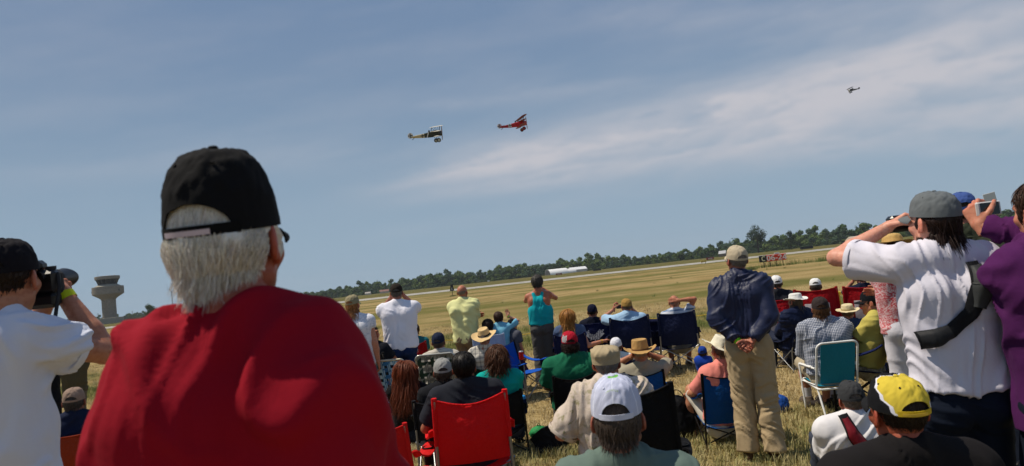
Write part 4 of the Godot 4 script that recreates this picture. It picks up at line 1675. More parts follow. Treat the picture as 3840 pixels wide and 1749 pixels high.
func build_ground() -> void:
	var a := FastNoiseLite.new()
	a.seed = 21
	a.frequency = 0.09
	a.fractal_octaves = 3
	var b := FastNoiseLite.new()
	b.seed = 22
	b.frequency = 0.35
	b.fractal_octaves = 3
	var xs := []
	for i in 161:
		var t := (i - 80) / 80.0
		xs.append(sinh(t * 6.0) / sinh(6.0) * 2600.0)
	var zs := []
	for j in 190:
		var t := j / 189.0
		zs.append(12.0 - 12.0 * t * 4.0 - (exp(t * 6.3) - 1.0) * 4.8)
	var mb := MB.new()
	for j in zs.size():
		for i in xs.size():
			var x: float = xs[i]
			var z: float = zs[j]
			var g := field_green(x, z, a, b)
			var straw := Color(0.375, 0.28, 0.135).lerp(Color(0.49, 0.375, 0.195), clampf(0.5 + b.get_noise_2d(x * 2.0, z * 2.0) * 1.4, 0, 1))
			var green := Color(0.14, 0.155, 0.045).lerp(Color(0.21, 0.20, 0.075), clampf(0.5 + a.get_noise_2d(x * 3.0 + 50.0, z * 3.0), 0, 1))
			mb.tint = straw.lerp(green, g * 0.9)
			if z < -215.0:
				mb.tint = Color(0.15, 0.155, 0.05).lerp(Color(0.21, 0.17, 0.075), clampf(0.45 + 0.6 * a.get_noise_2d(x * 0.25, z * 0.5), 0, 1))
			mb.p(Vector3(x, gy(z) + 0.012 * b.get_noise_2d(x, z), z), Vector2(x, z))
	var cols := xs.size()
	for j in zs.size() - 1:
		for i in cols - 1:
			mb.quad(j * cols + i, j * cols + i + 1, (j + 1) * cols + i + 1, (j + 1) * cols + i)
	mb.smooth(0, 0)
	var m := StandardMaterial3D.new()
	m.vertex_color_use_as_albedo = true
	m.roughness = 0.95
	m.metallic_specular = 0.1
	m.uv1_triplanar = true
	m.uv1_world_triplanar = true
	m.uv1_scale = Vector3.ONE * 0.42
	m.albedo_texture = noise_tex(0.03, 5, 31, false, 1.0, ramp([[0.0, Color(0.55, 0.52, 0.42)], [0.45, Color(0.86, 0.85, 0.8)], [1.0, Color(1, 1, 1)]]), 1024)
	m.normal_enabled = true
	m.normal_texture = noise_tex(0.05, 4, 32, true, 9.0, null, 1024)
	m.normal_scale = 1.0
	structure("ground", mb, m)
	# runway and its joining taxiway, thin sheets over the ground
	var conc := StandardMaterial3D.new()
	conc.albedo_color = Color(0.40, 0.38, 0.35).linear_to_srgb()
	conc.roughness = 0.85
	conc.uv1_triplanar = true
	conc.uv1_world_triplanar = true
	conc.uv1_scale = Vector3.ONE * 0.03
	conc.albedo_texture = noise_tex(0.012, 4, 33, false, 1.0, ramp([[0.0, Color(0.62, 0.6, 0.58)], [0.4, Color(0.9, 0.9, 0.88)], [1.0, Color(1, 1, 1)]]))
	mb = MB.new()
	mb.face(Vector3(-1500, 0.03, -160), Vector3(1500, 0.03, -160), Vector3(1500, 0.03, -208), Vector3(-1500, 0.03, -208))
	structure("runway", mb, conc)
	mb = MB.new()
	mb.face(Vector3(74, 0.034, -127), Vector3(420, 0.034, -127), Vector3(420, 0.034, -160.5), Vector3(90, 0.034, -160.5))
	structure("taxiway", mb, conc)
	# painted edge stripe of the runway
	mb = MB.new()
	mb.face(Vector3(-1500, 0.037, -162.2), Vector3(1500, 0.037, -162.2), Vector3(1500, 0.037, -163.2), Vector3(-1500, 0.037, -163.2))
	structure("runway_marking", mb, paint("d8d6cc", 0.8))
	# grass: tufts of blades, many copies
	var blade := MB.new()
	var r := RandomNumberGenerator.new()
	r.seed = 77
	for i in 12:
		var o := Vector3(r.randf_range(-0.06, 0.06), 0, r.randf_range(-0.06, 0.06))
		var dir := Vector3(r.randfn(), 0, r.randfn()).normalized()
		var hgt := r.randf_range(0.035, 0.085)
		var ln := dir * r.randf_range(0.01, 0.07)
		var sd := Vector3(dir.z, 0, -dir.x) * 0.0024
		var sh := r.randf_range(0.75, 1.2)
		blade.tint = Color(sh, sh, sh)
		var i0 := blade.idx.size()
		var k := blade.v.size()
		blade.p(o - sd - Vector3(0, 0.01, 0))
		blade.p(o + sd - Vector3(0, 0.01, 0))
		blade.p(o + ln * 0.4 + Vector3(0, hgt * 0.7, 0) + sd * 0.8)
		blade.p(o + ln * 0.4 + Vector3(0, hgt * 0.7, 0) - sd * 0.8)
		blade.p(o + ln + Vector3(0, hgt, 0))
		blade.quad(k, k + 1, k + 2, k + 3)
		blade.tri(k + 3, k + 2, k + 4)
		blade.smooth(k, i0)
	var gm := StandardMaterial3D.new()
	gm.vertex_color_use_as_albedo = true
	gm.roughness = 0.75
	gm.metallic_specular = 0.2
	gm.backlight_enabled = true
	gm.backlight = Color(0.3, 0.3, 0.3)
	var tuft := blade.mesh()
	var where := []
	var tint := []
	for i in 62000:
		var t := r.randf()
		var z := -1.2 - 27.0 * t * t
		var x := r.randf_range(-1.0, 1.0) * (1.6 - z * 0.95)
		var g := field_green(x, z, a, b)
		var big := r.randf_range(0.7, 1.35) * (1.0 + 0.25 * t)
		if r.randf() > 0.55 + 0.45 * g and t > 0.5:
			big *= 0.7
		var bs := Basis(Vector3.UP, r.randf() * TAU).scaled(Vector3(big, big * r.randf_range(0.6, 1.2) * lerpf(0.75, 1.25, g), big))
		where.append(Transform3D(bs, Vector3(x, gy(z), z)))
		var c := Color(0.58, 0.46, 0.25).lerp(Color(0.2, 0.24, 0.07), clampf(g * 1.1 + r.randf_range(-0.3, 0.25), 0, 1))
		tint.append(c * r.randf_range(0.8, 1.15))
	var mm := MultiMesh.new()
	mm.transform_format = MultiMesh.TRANSFORM_3D
	mm.use_colors = true
	mm.mesh = tuft
	mm.instance_count = where.size()
	for i in where.size():
		mm.set_instance_transform(i, where[i])
		mm.set_instance_color(i, tint[i])
	var mi := MultiMeshInstance3D.new()
	mi.multimesh = mm
	mi.material_override = gm
	mi.name = "grass"
	mi.set_meta("kind", "stuff")
	mi.set_meta("label", "dry mown grass with green patches under the crowd")
	add_child(mi)
	# tall weeds: round the runway sign and in clumps over the field
	var clump := MB.new()
	for i in 26:
		var o := Vector3(r.randfn() * 0.18, 0, r.randfn() * 0.12)
		var tip := o + Vector3(r.randfn() * 0.14, r.randf_range(0.25, 0.65), r.randfn() * 0.1)
		var sd := Vector3(0.012, 0, r.randf_range(-0.01, 0.01))
		var i0 := clump.idx.size()
		var k := clump.v.size()
		clump.p(o - sd)
		clump.p(o + sd)
		clump.p(tip)
		clump.tri(k, k + 1, k + 2)
		clump.smooth(k, i0)
	var cm := clump.mesh()
	where = []
	for i in 34:
		where.append(Transform3D(Basis(Vector3.UP, r.randf() * TAU).scaled(Vector3.ONE * r.randf_range(0.5, 1.3)), Vector3(24.0 + r.randf() * 7.5 + (3.0 if i > 26 else 0.0), 0, -66.0 + r.randfn() * 0.5)))
	for i in 8:
		where.append(Transform3D(Basis().scaled(Vector3(1.3, 0.8, 1.3)), Vector3(21.6 + r.randfn() * 0.6, 0, -62.0)))
	for i in 10:
		where.append(Transform3D(Basis().scaled(Vector3.ONE * 0.35), Vector3(-9.7 + r.randfn() * 0.4, 0, -94.0)))
	for i in 60:
		var z := -r.randf_range(14.0, 70.0)
		where.append(Transform3D(Basis(Vector3.UP, r.randf() * TAU).scaled(Vector3.ONE * r.randf_range(0.2, 0.45)), Vector3(r.randf_range(-0.8, 0.9) * -z, 0, z)))
	mm = MultiMesh.new()
	mm.transform_format = MultiMesh.TRANSFORM_3D
	mm.mesh = cm
	mm.instance_count = where.size()
	for i in where.size():
		mm.set_instance_transform(i, where[i])
	mi = MultiMeshInstance3D.new()
	mi.multimesh = mm
	mi.material_override = paint("5a6a2c", 0.8)
	mi.name = "weeds"
	mi.set_meta("kind", "stuff")
	mi.set_meta("label", "taller green weeds in the dry field")
	add_child(mi)

# ---------------------------------------------------------------- trees
func crown_mesh(sd: int, leaves: int, size: float, lobes: int, tall: float) -> MB:
	# leaf-sized faces gathered on lobes of an uneven crown, about one unit across
	var r := RandomNumberGenerator.new()
	r.seed = sd
	var mb := MB.new()
	var cen := []
	for i in lobes:
		var a := r.randf() * TAU
		var y := r.randf_range(0.12, 0.95)
		var rad := 0.36 * sin(clampf(y * 0.9 + 0.12, 0, 1) * PI) * r.randf_range(0.5, 1.15)
		cen.append([Vector3(cos(a) * rad, y * tall, sin(a) * rad), r.randf_range(0.13, 0.25), r.randf_range(0.75, 1.25)])
	for i in leaves:
		var l: Array = cen[r.randi() % lobes]
		var d := Vector3(r.randfn(), r.randfn() * 0.85, r.randfn()).normalized()
		var p: Vector3 = l[0] + d * l[1] * pow(r.randf(), 0.35)
		var nn := (d + Vector3(r.randfn(), r.randfn() + 0.4, r.randfn()) * 0.6).normalized()
		var x := nn.cross(Vector3(r.randfn(), r.randfn(), r.randfn())).normalized()
		var y := nn.cross(x)
		var s := size * r.randf_range(0.6, 1.3)
		var sh: float = l[2] * r.randf_range(0.75, 1.25)
		mb.tint = Color(sh, sh * r.randf_range(0.95, 1.05), sh * r.randf_range(0.8, 1.1))
		var i0 := mb.idx.size()
		var k := mb.v.size()
		mb.p(p - x * s)
		mb.p(p - y * s * 0.55 + nn * s * 0.15)
		mb.p(p + x * s)
		mb.p(p + y * s * 0.55 + nn * s * 0.15)
		mb.quad(k, k + 1, k + 2, k + 3)
		mb.smooth(k, i0)
	return mb

func leaf_mat(hex: String) -> StandardMaterial3D:
	var key := "l" + hex
	if not mats.has(key):
		var m := StandardMaterial3D.new()
		m.albedo_color = hexc(hex)
		m.vertex_color_use_as_albedo = true
		m.roughness = 0.75
		m.metallic_specular = 0.2
		m.backlight_enabled = true
		m.backlight = Color(0.35, 0.35, 0.35)
		mats[key] = m
	return mats[key]

func trunk_mesh(sd: int, tall: float) -> MB:
	var r := RandomNumberGenerator.new()
	r.seed = sd
	var mb := MB.new()
	mb.tube([Vector3(0, -0.35, 0), Vector3(0.005, 0.0, 0), Vector3(-0.01, tall * 0.35, 0.01), Vector3(0.0, tall * 0.7, 0)], [0.035, 0.028, 0.018, 0.006], 7)
	for i in 6:
		var a := r.randf() * TAU
		var y := r.randf_range(0.02, 0.45) * tall
		mb.tube([Vector3(0, y, 0), Vector3(cos(a) * 0.14, y + 0.12, sin(a) * 0.14), Vector3(cos(a) * 0.3, y + 0.26, sin(a) * 0.3)], [0.013, 0.009, 0.004], 5)
	return mb

var counted := {}

func build_trees() -> void:
	var bark := paint("3a3128", 0.9)
	var greens := ["526634", "485e38", "5a6e38", "465a42", "62743e", "4e644c"]
	var crowns := []
	for i in 8:
		crowns.append(crown_mesh(100 + i, 700, 0.06, 9 + i % 4, [0.9, 1.1, 0.8, 1.25, 1.0, 0.85, 1.15, 1.5][i]).mesh())
	var trunk := trunk_mesh(5, 1.0).mesh()
	var r := RandomNumberGenerator.new()
	r.seed = 404
	var words := ["dark green", "mid green", "bright green", "blue green", "yellow green", "grey green"]
	var shapes := ["broad", "tall", "low rounded", "narrow tall", "round", "spreading", "upright", "slender"]
	var rest := []
	for i in TREE_LINE.size() - 1:
		var a: Vector3 = TREE_LINE[i]
		var b: Vector3 = TREE_LINE[i + 1]
		var n := int(a.distance_to(b) / 3.0)
		for j in n:
			var t := (j + r.randf()) / n
			var p := a.lerp(b, t) + Vector3(r.randfn() * 1.5, 0, r.randfn() * 7.0)
			var shape := r.randi() % 8
			var tone := r.randi() % 6
			var hgt: float = lerpf(a.y, b.y, t) * r.randf_range(0.7, 0.94)
			var s = hgt / ([0.9, 1.1, 0.8, 1.25, 1.0, 0.85, 1.15, 1.5][shape] + 0.15)
			p.y = hgt * 0.1
			var wide = s * r.randf_range(0.95, 1.3)
			if j % 7 == 0:
				var tr := thing("tree", "%s %s tree in the far tree line" % [shapes[shape], words[tone]], "tree", p, r.randf() * TAU, "trees in the far tree line")
				tr.set_meta("label", tree_label(shapes[shape], words[tone], p.x))
				var c := obj("crown", crowns[shape], leaf_mat(greens[tone]), tr)
				c.scale = Vector3(wide, s, wide)
				var k := obj("trunk", trunk, bark, tr)
				k.scale = Vector3(wide, s, wide)
			else:
				p.y = hgt * 0.02
				rest.append([Transform3D(Basis(Vector3.UP, r.randf() * TAU).scaled(Vector3(wide, s, wide)), p), shape % 3, tone])
			# the wood goes on behind the front row
			for d in 2:
				var q := p + Vector3(r.randfn() * 5.0, 0, -8.0 - 16.0 * d + r.randfn() * 4.0)
				q.y = -0.08 * s
				var s2 = s * r.randf_range(1.0, 1.3)
				rest.append([Transform3D(Basis(Vector3.UP, r.randf() * TAU).scaled(Vector3(s2 * 1.15, s2 * 1.06, s2 * 1.15)), q), r.randi() % 3, r.randi() % 6])
			# lower growth fills the edge of the wood down to the grass
			for d in 2:
				var q := p + Vector3(r.randfn() * 3.0, 0, 5.0 + 4.0 * d + r.randfn() * 2.0)
				var s3 = hgt * r.randf_range(0.3, 0.62) * (1.0 if d == 0 else 0.6)
				q.y = -s3 * 0.2
				rest.append([Transform3D(Basis(Vector3.UP, r.randf() * TAU).scaled(Vector3(s3 * 1.9, s3, s3 * 1.5)), q), r.randi() % 3, r.randi() % 6])
	for shape in 3:
		var mine := rest.filter(func(e): return e[1] == shape)
		var mm := MultiMesh.new()
		mm.transform_format = MultiMesh.TRANSFORM_3D
		mm.use_colors = true
		mm.mesh = crowns[shape]
		mm.instance_count = mine.size()
		for i in mine.size():
			mm.set_instance_transform(i, mine[i][0])
			mm.set_instance_color(i, hexc(greens[mine[i][2]]).srgb_to_linear())
		var mi := MultiMeshInstance3D.new()
		mi.multimesh = mm
		mi.material_override = leaf_mat("ffffff")
		mi.name = "woods" if shape == 0 else "woods_%03d" % shape
		mi.set_meta("kind", "stuff")
		mi.set_meta("label", "far wood beyond the runway, one green mass")
		add_child(mi)
	# trees that stand out
	for e in LONE_TREES:
		var t := thing("tree", e[1], "tree", e[0])
		var s: float = e[2]
		var tall: float = e[3]
		var c := obj("crown", crown_mesh(e[4], 2600, 0.03, 17, tall), leaf_mat(e[5]), t)
		c.scale = Vector3.ONE * s
		c.position.y = e[6]
		var k := obj("trunk", trunk_mesh(e[4], tall), bark, t)
		k.scale = Vector3(s, s, s)
		k.position.y = e[6]
		var low := MB.new()
		low.tube([Vector3(0, -0.1, 0), Vector3(0, e[6], 0)], [s * 0.04, s * 0.03], 8)
		obj("trunk", low, bark, t)

func tree_label(shape: String, tone: String, x: float) -> String:
	var at := "behind the white hangars"
	for m in TREE_MARKS:
		if x < m[0]:
			at = m[1]
			break
	var n: int = counted.get(at, 0)
	counted[at] = n + 1
	var nth := ["first", "second", "third", "fourth", "fifth", "sixth", "seventh", "eighth", "ninth", "tenth", "eleventh", "twelfth", "thirteenth", "fourteenth", "fifteenth", "sixteenth", "seventeenth", "eighteenth", "nineteenth", "twentieth", "next", "later", "last but one", "last"]
	return "%s %s tree, %s from the left %s" % [shape, tone, nth[mini(n, 23)], at]

# ---------------------------------------------------------------- airfield buildings and signs
func build_airfield() -> void:
	# control tower
	var t := thing("control_tower", "beige concrete airport control tower with dark glass cab", "control tower", TOWER)
	var conc := StandardMaterial3D.new()
	conc.albedo_color = Color(0.29, 0.25, 0.2).linear_to_srgb()
	conc.roughness = 0.9
	conc.uv1_triplanar = true
	conc.uv1_scale = Vector3.ONE * 0.08
	conc.albedo_texture = noise_tex(0.02, 4, 41, false, 1.0, ramp([[0.0, Color(0.8, 0.79, 0.77)], [1.0, Color(1, 1, 1)]]))
	var mb := MB.new()
	mb.lathe([Vector2(4.15, 0), Vector2(4.1, 15.4)], 40)
	mb.lathe([Vector2(4.1, 15.4), Vector2(4.5, 16.2), Vector2(5.6, 17.2), Vector2(9.0, 19.3)], 40)
	obj("shaft", mb, conc, t)
	mb = MB.new()
	mb.lathe([Vector2(9.0, 19.3), Vector2(9.1, 19.5), Vector2(9.1, 24.2)], 40)
	mb.lathe([Vector2(9.1, 24.2), Vector2(8.8, 24.25), Vector2(8.8, 23.9), Vector2(0.1, 23.9)], 40)
	var drum := obj("drum", mb, conc, t)
	mb = MB.new()
	mb.lathe([Vector2(9.13, 22.75), Vector2(9.13, 22.9)], 40)
	obj("joint_line", mb, paint("6b6458", 0.9), drum)
	for a in [2.55, 2.75, 3.0, 0.28]:
		mb = MB.new()
		var dir := Vector3(cos(a), 0, sin(a))
		mb.box(Transform3D(Basis(Vector3.UP, -a + PI / 2), Vector3(0, 21.4, 0) + dir * 9.1), Vector3(1.0, 1.4, 0.3), 0.02)
		obj("window", mb, paint("4a4438", 0.3), drum)
	mb = MB.new()
	mb.lathe([Vector2(8.6, 23.9), Vector2(5.6, 25.6), Vector2(5.6, 25.75), Vector2(0.1, 25.75)], 24)
	obj("cab_deck", mb, paint("8b8575", 0.8), t)
	var sides := 16
	for i in sides:
		var a0 := TAU * i / sides
		var a1 := TAU * (i + 1) / sides
		mb = MB.new()
		var g := 0.02
		var lo := [Vector3(cos(a0 + g) * 5.3, 25.75, sin(a0 + g) * 5.3), Vector3(cos(a1 - g) * 5.3, 25.75, sin(a1 - g) * 5.3)]
		var hi := [Vector3(cos(a0 + g) * 6.6, 29.0, sin(a0 + g) * 6.6), Vector3(cos(a1 - g) * 6.6, 29.0, sin(a1 - g) * 6.6)]
		mb.face(lo[1], lo[0], hi[0], hi[1])
		obj("pane", mb, paint("0a1014", 0.25, 0.0, 0.3), t)
		mb = MB.new()
		mb.tube([Vector3(cos(a0) * 5.32, 25.7, sin(a0) * 5.32), Vector3(cos(a0) * 6.64, 29.0, sin(a0) * 6.64)], 0.13, 6)
		obj("mullion", mb, paint("23262a", 0.5), t)
	mb = MB.new()
	mb.lathe([Vector2(0.1, 28.98), Vector2(7.0, 29.0), Vector2(7.2, 29.2), Vector2(7.25, 31.0), Vector2(7.0, 31.1), Vector2(0.1, 31.2)], 32)
	obj("roof", mb, conc, t)
	mb = MB.new()
	mb.tube([Vector3(-6.0, 31, 0), Vector3(-6.0, 34.4, 0)], 0.07, 5)
	obj("aerial", mb, paint("5a5a5a", 0.5), t)
	for i in 5:
		mb = MB.new()
		mb.box(Transform3D(Basis(), Vector3(-3.5 + i * 2.0, 31.4, 2.0 - i * 0.6)), Vector3(0.5, 0.6, 0.5), 0.08)
		obj("roof_lamp", mb, paint("d8d4c8", 0.5), t)
	# low service building before it
	t = thing("service_building", "low grey flat roofed building at the foot of the tower", "building", TOWER + Vector3(-8, 0, 20))
	var greyc := paint("77746c", 0.9)
	for e in [["wall", Vector3(15.5, 3.6, 8), Vector3(-20.2, 1.8, 0), greyc], ["wall", Vector3(15.2, 3.3, 8), Vector3(-4.8, 1.65, -0.6), paint("6a5a48", 0.9)], ["wall", Vector3(24, 3.4, 8), Vector3(14.9, 1.95, 0), paint("8a877e", 0.9)]]:
		mb = MB.new()
		mb.box(Transform3D(Basis(), e[2]), e[1], 0.05)
		obj(e[0], mb, e[3], t)
	mb = MB.new()
	mb.box(Transform3D(Basis(), Vector3(-4.8, 3.36, -0.5)), Vector3(15.1, 0.12, 7.9), 0.03)
	mb.box(Transform3D(Basis(), Vector3(14.9, 3.7, -0.1)), Vector3(23.7, 0.12, 7.6), 0.03)
	obj("roof", mb, paint("b3a68c", 0.8), t)
	for i in 7:
		mb = MB.new()
		mb.lathe([Vector2(0.55, 0), Vector2(0.5, 0.3), Vector2(0.25, 0.5), Vector2(0.01, 0.55)], 12, Transform3D(Basis(), Vector3(-17.5 + i * 3.0 + (8.0 if i > 4 else 0.0), 3.5, 0.5)))
		obj("roof_vent", mb, paint("d8d6d0", 0.4), t)
	mb = MB.new()
	mb.box(Transform3D(Basis(), Vector3(-15.0, 4.4, -1)), Vector3(5.2, 2.2, 4), 0.05)
	obj("roof_plant", mb, paint("4c4a46", 0.8), t)
	# lamp posts
	for e in LAMPS:
		t = thing("lamp_post", e[2], "lamp post", e[0])
		mb = MB.new()
		mb.tube([Vector3(0, 0, 0), Vector3(0, e[1], 0)], [0.22, 0.16], 8)
		obj("pole", mb, paint("4a4a4a", 0.6), t)
		mb = MB.new()
		mb.tube([Vector3(0, e[1], 0), Vector3(-1.1, e[1] + 0.12, 0)], 0.12, 6)
		obj("arm", mb, paint("4a4a4a", 0.6), t)
		mb = MB.new()
		mb.box(Transform3D(Basis(), Vector3(-1.4, e[1] + 0.08, 0)), Vector3(1.1, 0.3, 0.5), 0.08)
		obj("lamp_head", mb, paint("3c3c3e", 0.6), t)
	# aerial mast
	t = thing("antenna_mast", "slim lattice antenna mast with crossbar and whip aerials", "antenna", MAST)
	var steel := paint("6a6c6e", 0.5, 0.3)
	mb = MB.new()
	var mh := 12.4
	for i in 3:
		var a := TAU * i / 3
		var o := Vector3(cos(a), 0, sin(a)) * 0.22
		mb.tube([o, o + Vector3(0, mh, 0)], 0.05, 5)
		for j in 20:
			var b := TAU * (i + 1) / 3
			mb.tube([o + Vector3(0, j * mh / 20, 0), Vector3(cos(b), 0, sin(b)) * 0.22 + Vector3(0, (j + 1) * mh / 20, 0)], 0.025, 4)
	obj("lattice_column", mb, steel, t)
	mb = MB.new()
	mb.tube([Vector3(-1.9, mh + 0.7, 0), Vector3(1.9, mh + 0.7, 0)], 0.06, 5)
	mb.tube([Vector3(0, mh - 0.6, 0), Vector3(-1.0, mh + 0.7, 0)], 0.05, 5)
	mb.tube([Vector3(0, mh - 0.6, 0), Vector3(1.0, mh + 0.7, 0)], 0.05, 5)
	obj("crossbar", mb, steel, t)
	for e in [[-1.9, 2.4], [-0.9, 1.3], [0.0, 2.8], [1.0, 0.9], [1.9, 0.8]]:
		mb = MB.new()
		mb.tube([Vector3(e[0], mh + 0.5, 0), Vector3(e[0], mh + 0.7 + e[1], 0)], 0.045, 5)
		obj("aerial", mb, steel, t)
	for s in [-1.0, 1.0]:
		mb = MB.new()
		mb.tube([Vector3(0, mh * 0.9, 0), Vector3(s * 5.0, 0, 1)], 0.018, 4)
		obj("guy_wire", mb, steel, t)
	# pylons beyond the trees
	for e in PYLONS:
		t = thing("pylon", e[2], "pylon", e[0])
		var ph: float = e[1]
		for s in [Vector2(-1, -1), Vector2(1, -1), Vector2(1, 1), Vector2(-1, 1)]:
			mb = MB.new()
			mb.tube([Vector3(s.x * ph * 0.09, 0, s.y * ph * 0.09), Vector3(s.x * ph * 0.03, ph * 0.6, s.y * ph * 0.03), Vector3(s.x * 0.2, ph, s.y * 0.2)], 0.1, 4)
			obj("leg", mb, steel, t)
		for k in 3:
			mb = MB.new()
			var y := ph * (0.62 + k * 0.14)
			var hw := ph * (0.16 - absf(k - 1) * 0.03)
			mb.tube([Vector3(-hw, y, 0), Vector3(0, y + 0.8, 0), Vector3(hw, y, 0)], 0.09, 4)
			obj("crossarm", mb, steel, t)
	# hangars, barn, houses
	for e in HALLS:
		t = thing(e[3], e[4], e[5], e[0], e[6])
		var hw: float = e[1].x * 0.5
		var hh: float = e[1].y
		var dl: float = e[1].z
		var prof := []
		if e[7] == "arch":
			for i in 13:
				var a := PI * i / 12.0
				prof.append(Vector2(-cos(a) * dl * 0.5, sin(a) * hh))
		else:
			prof = [Vector2(-dl * 0.5, 0), Vector2(-dl * 0.5, hh * 0.5), Vector2(0, hh), Vector2(dl * 0.5, hh * 0.5), Vector2(dl * 0.5, 0)]
		var q := []
		for p in prof:
			q.append(Vector3(-hw, p.y, -p.x))
			q.append(Vector3(hw, p.y, -p.x))
		mb = MB.new()
		if e[7] == "arch":
			mb.grid(q, 2, false, 0.1)
			obj("roof", mb, paint(e[2], 0.5), t)
		else:
			mb.face(q[2], q[3], q[5], q[4])
			mb.face(q[4], q[5], q[7], q[6])
			obj("roof", mb, paint(e[2], 0.5), t)
			mb = MB.new()
			mb.face(q[0], q[1], q[3], q[2])
			obj("wall", mb, paint(e[8], 0.8), t)
			mb = MB.new()
			mb.face(q[6], q[7], q[9], q[8])
			obj("wall", mb, paint(e[8], 0.8), t)
		for s in [-1.0, 1.0]:
			mb = MB.new()
			var k := mb.v.size()
			mb.p(Vector3(s * (hw - 0.02), 0, 0))
			for p in prof:
				mb.p(Vector3(s * (hw - 0.02), p.y, -p.x))
			for i in prof.size() - 1:
				if s > 0:
					mb.tri(k, k + 1 + i, k + 2 + i)
				else:
					mb.tri(k, k + 2 + i, k + 1 + i)
			mb.smooth(0, 0)
			obj("end_wall", mb, paint(e[8], 0.8), t)
	# the big runway sign
	t = thing("runway_sign", "black and red runway sign reading C 06-24 on four posts", "sign", SIGN, deg_to_rad(-1.0))
	mb = MB.new()
	mb.box(Transform3D(Basis(), Vector3(-0.98, 0.88, 0)), Vector3(0.72, 0.64, 0.16), 0.02)
	obj("black_panel", mb, paint("131416", 0.5), t)
	mb = MB.new()
	mb.box(Transform3D(Basis(), Vector3(0.37, 0.88, 0)), Vector3(1.975, 0.64, 0.16), 0.02)
	obj("red_panel", mb, paint("d63a1e", 0.5), t)
	for x in [-0.92, -0.3, 0.33, 0.97]:
		mb = MB.new()
		mb.tube([Vector3(x, 0, 0), Vector3(x, 0.57, 0)], 0.035, 8)
		obj("post", mb, paint("3c3230", 0.6), t)
	lettering("C", 0.47, paint("e8e6b8", 0.6), t, Transform3D(Basis(), Vector3(-0.96, 0.88, 0.084)))
	lettering("06-24", 0.5, paint("e8e2da", 0.6), t, Transform3D(Basis().scaled(Vector3(1.14, 1, 1)), Vector3(0.37, 0.88, 0.084)))
	# black tapered marker board on a post
	t = thing("marker_board", "black tapered runway marker board on a single post", "sign", HOLD)
	mb = MB.new()
	mb.grid([Vector3(-0.33, 0.72, 0.03), Vector3(0.33, 0.72, 0.03), Vector3(0.17, 1.62, 0.03), Vector3(-0.17, 1.62, 0.03)].slice(0, 2) + [Vector3(-0.17, 1.62, 0.03), Vector3(0.17, 1.62, 0.03)], 2, false, 0.05)
	obj("board", mb, paint("101012", 0.5), t)
	for y in [0.92, 1.12]:
		mb = MB.new()
		mb.box(Transform3D(Basis(), Vector3(0.0, y, 0.04)), Vector3(0.16, 0.1, 0.02))
		obj("white_mark", mb, paint("d8d8d4", 0.5), t)
	mb = MB.new()
	mb.tube([Vector3(0, 0, 0), Vector3(0, 0.75, 0)], 0.045, 8)
	obj("post", mb, paint("1c1c1e", 0.6), t)
	# small signs by the runway
	for e in SMALL_SIGNS:
		t = thing("runway_sign", e[3], "sign", e[0])
		mb = MB.new()
		mb.box(Transform3D(Basis(), Vector3(0, e[1].y * 0.5 + 0.35, 0)), Vector3(e[1].x, e[1].y, 0.2), 0.02)
		obj("panel", mb, paint(e[2], 0.6), t)
		for s in [-0.35, 0.35]:
			mb = MB.new()
			mb.tube([Vector3(e[1].x * s, 0, 0), Vector3(e[1].x * s, 0.36, 0)], 0.05, 6)
			obj("post", mb, paint("3a3a3a", 0.6), t)
		if e[4] != "":
			lettering(e[4], e[1].y * 0.6, paint("e0d8d0", 0.6), t, Transform3D(Basis(), Vector3(0, e[1].y * 0.5 + 0.35, 0.105)))

# ---------------------------------------------------------------- aeroplanes
func cross_mark(size: float, m: Material, par: Node, t: Transform3D) -> void:
	# a flared black cross
	var poly := PackedVector2Array()
	for i in 4:
		var a := i * PI / 2
		for e in [Vector2(0.09, 0.09), Vector2(0.1, 0.3), Vector2(0.2, 0.5), Vector2(-0.2, 0.5), Vector2(-0.1, 0.3)]:
			poly.append((e * size).rotated(a))
	obj("cross", flat_shape(poly, t, 0.0), m, par)

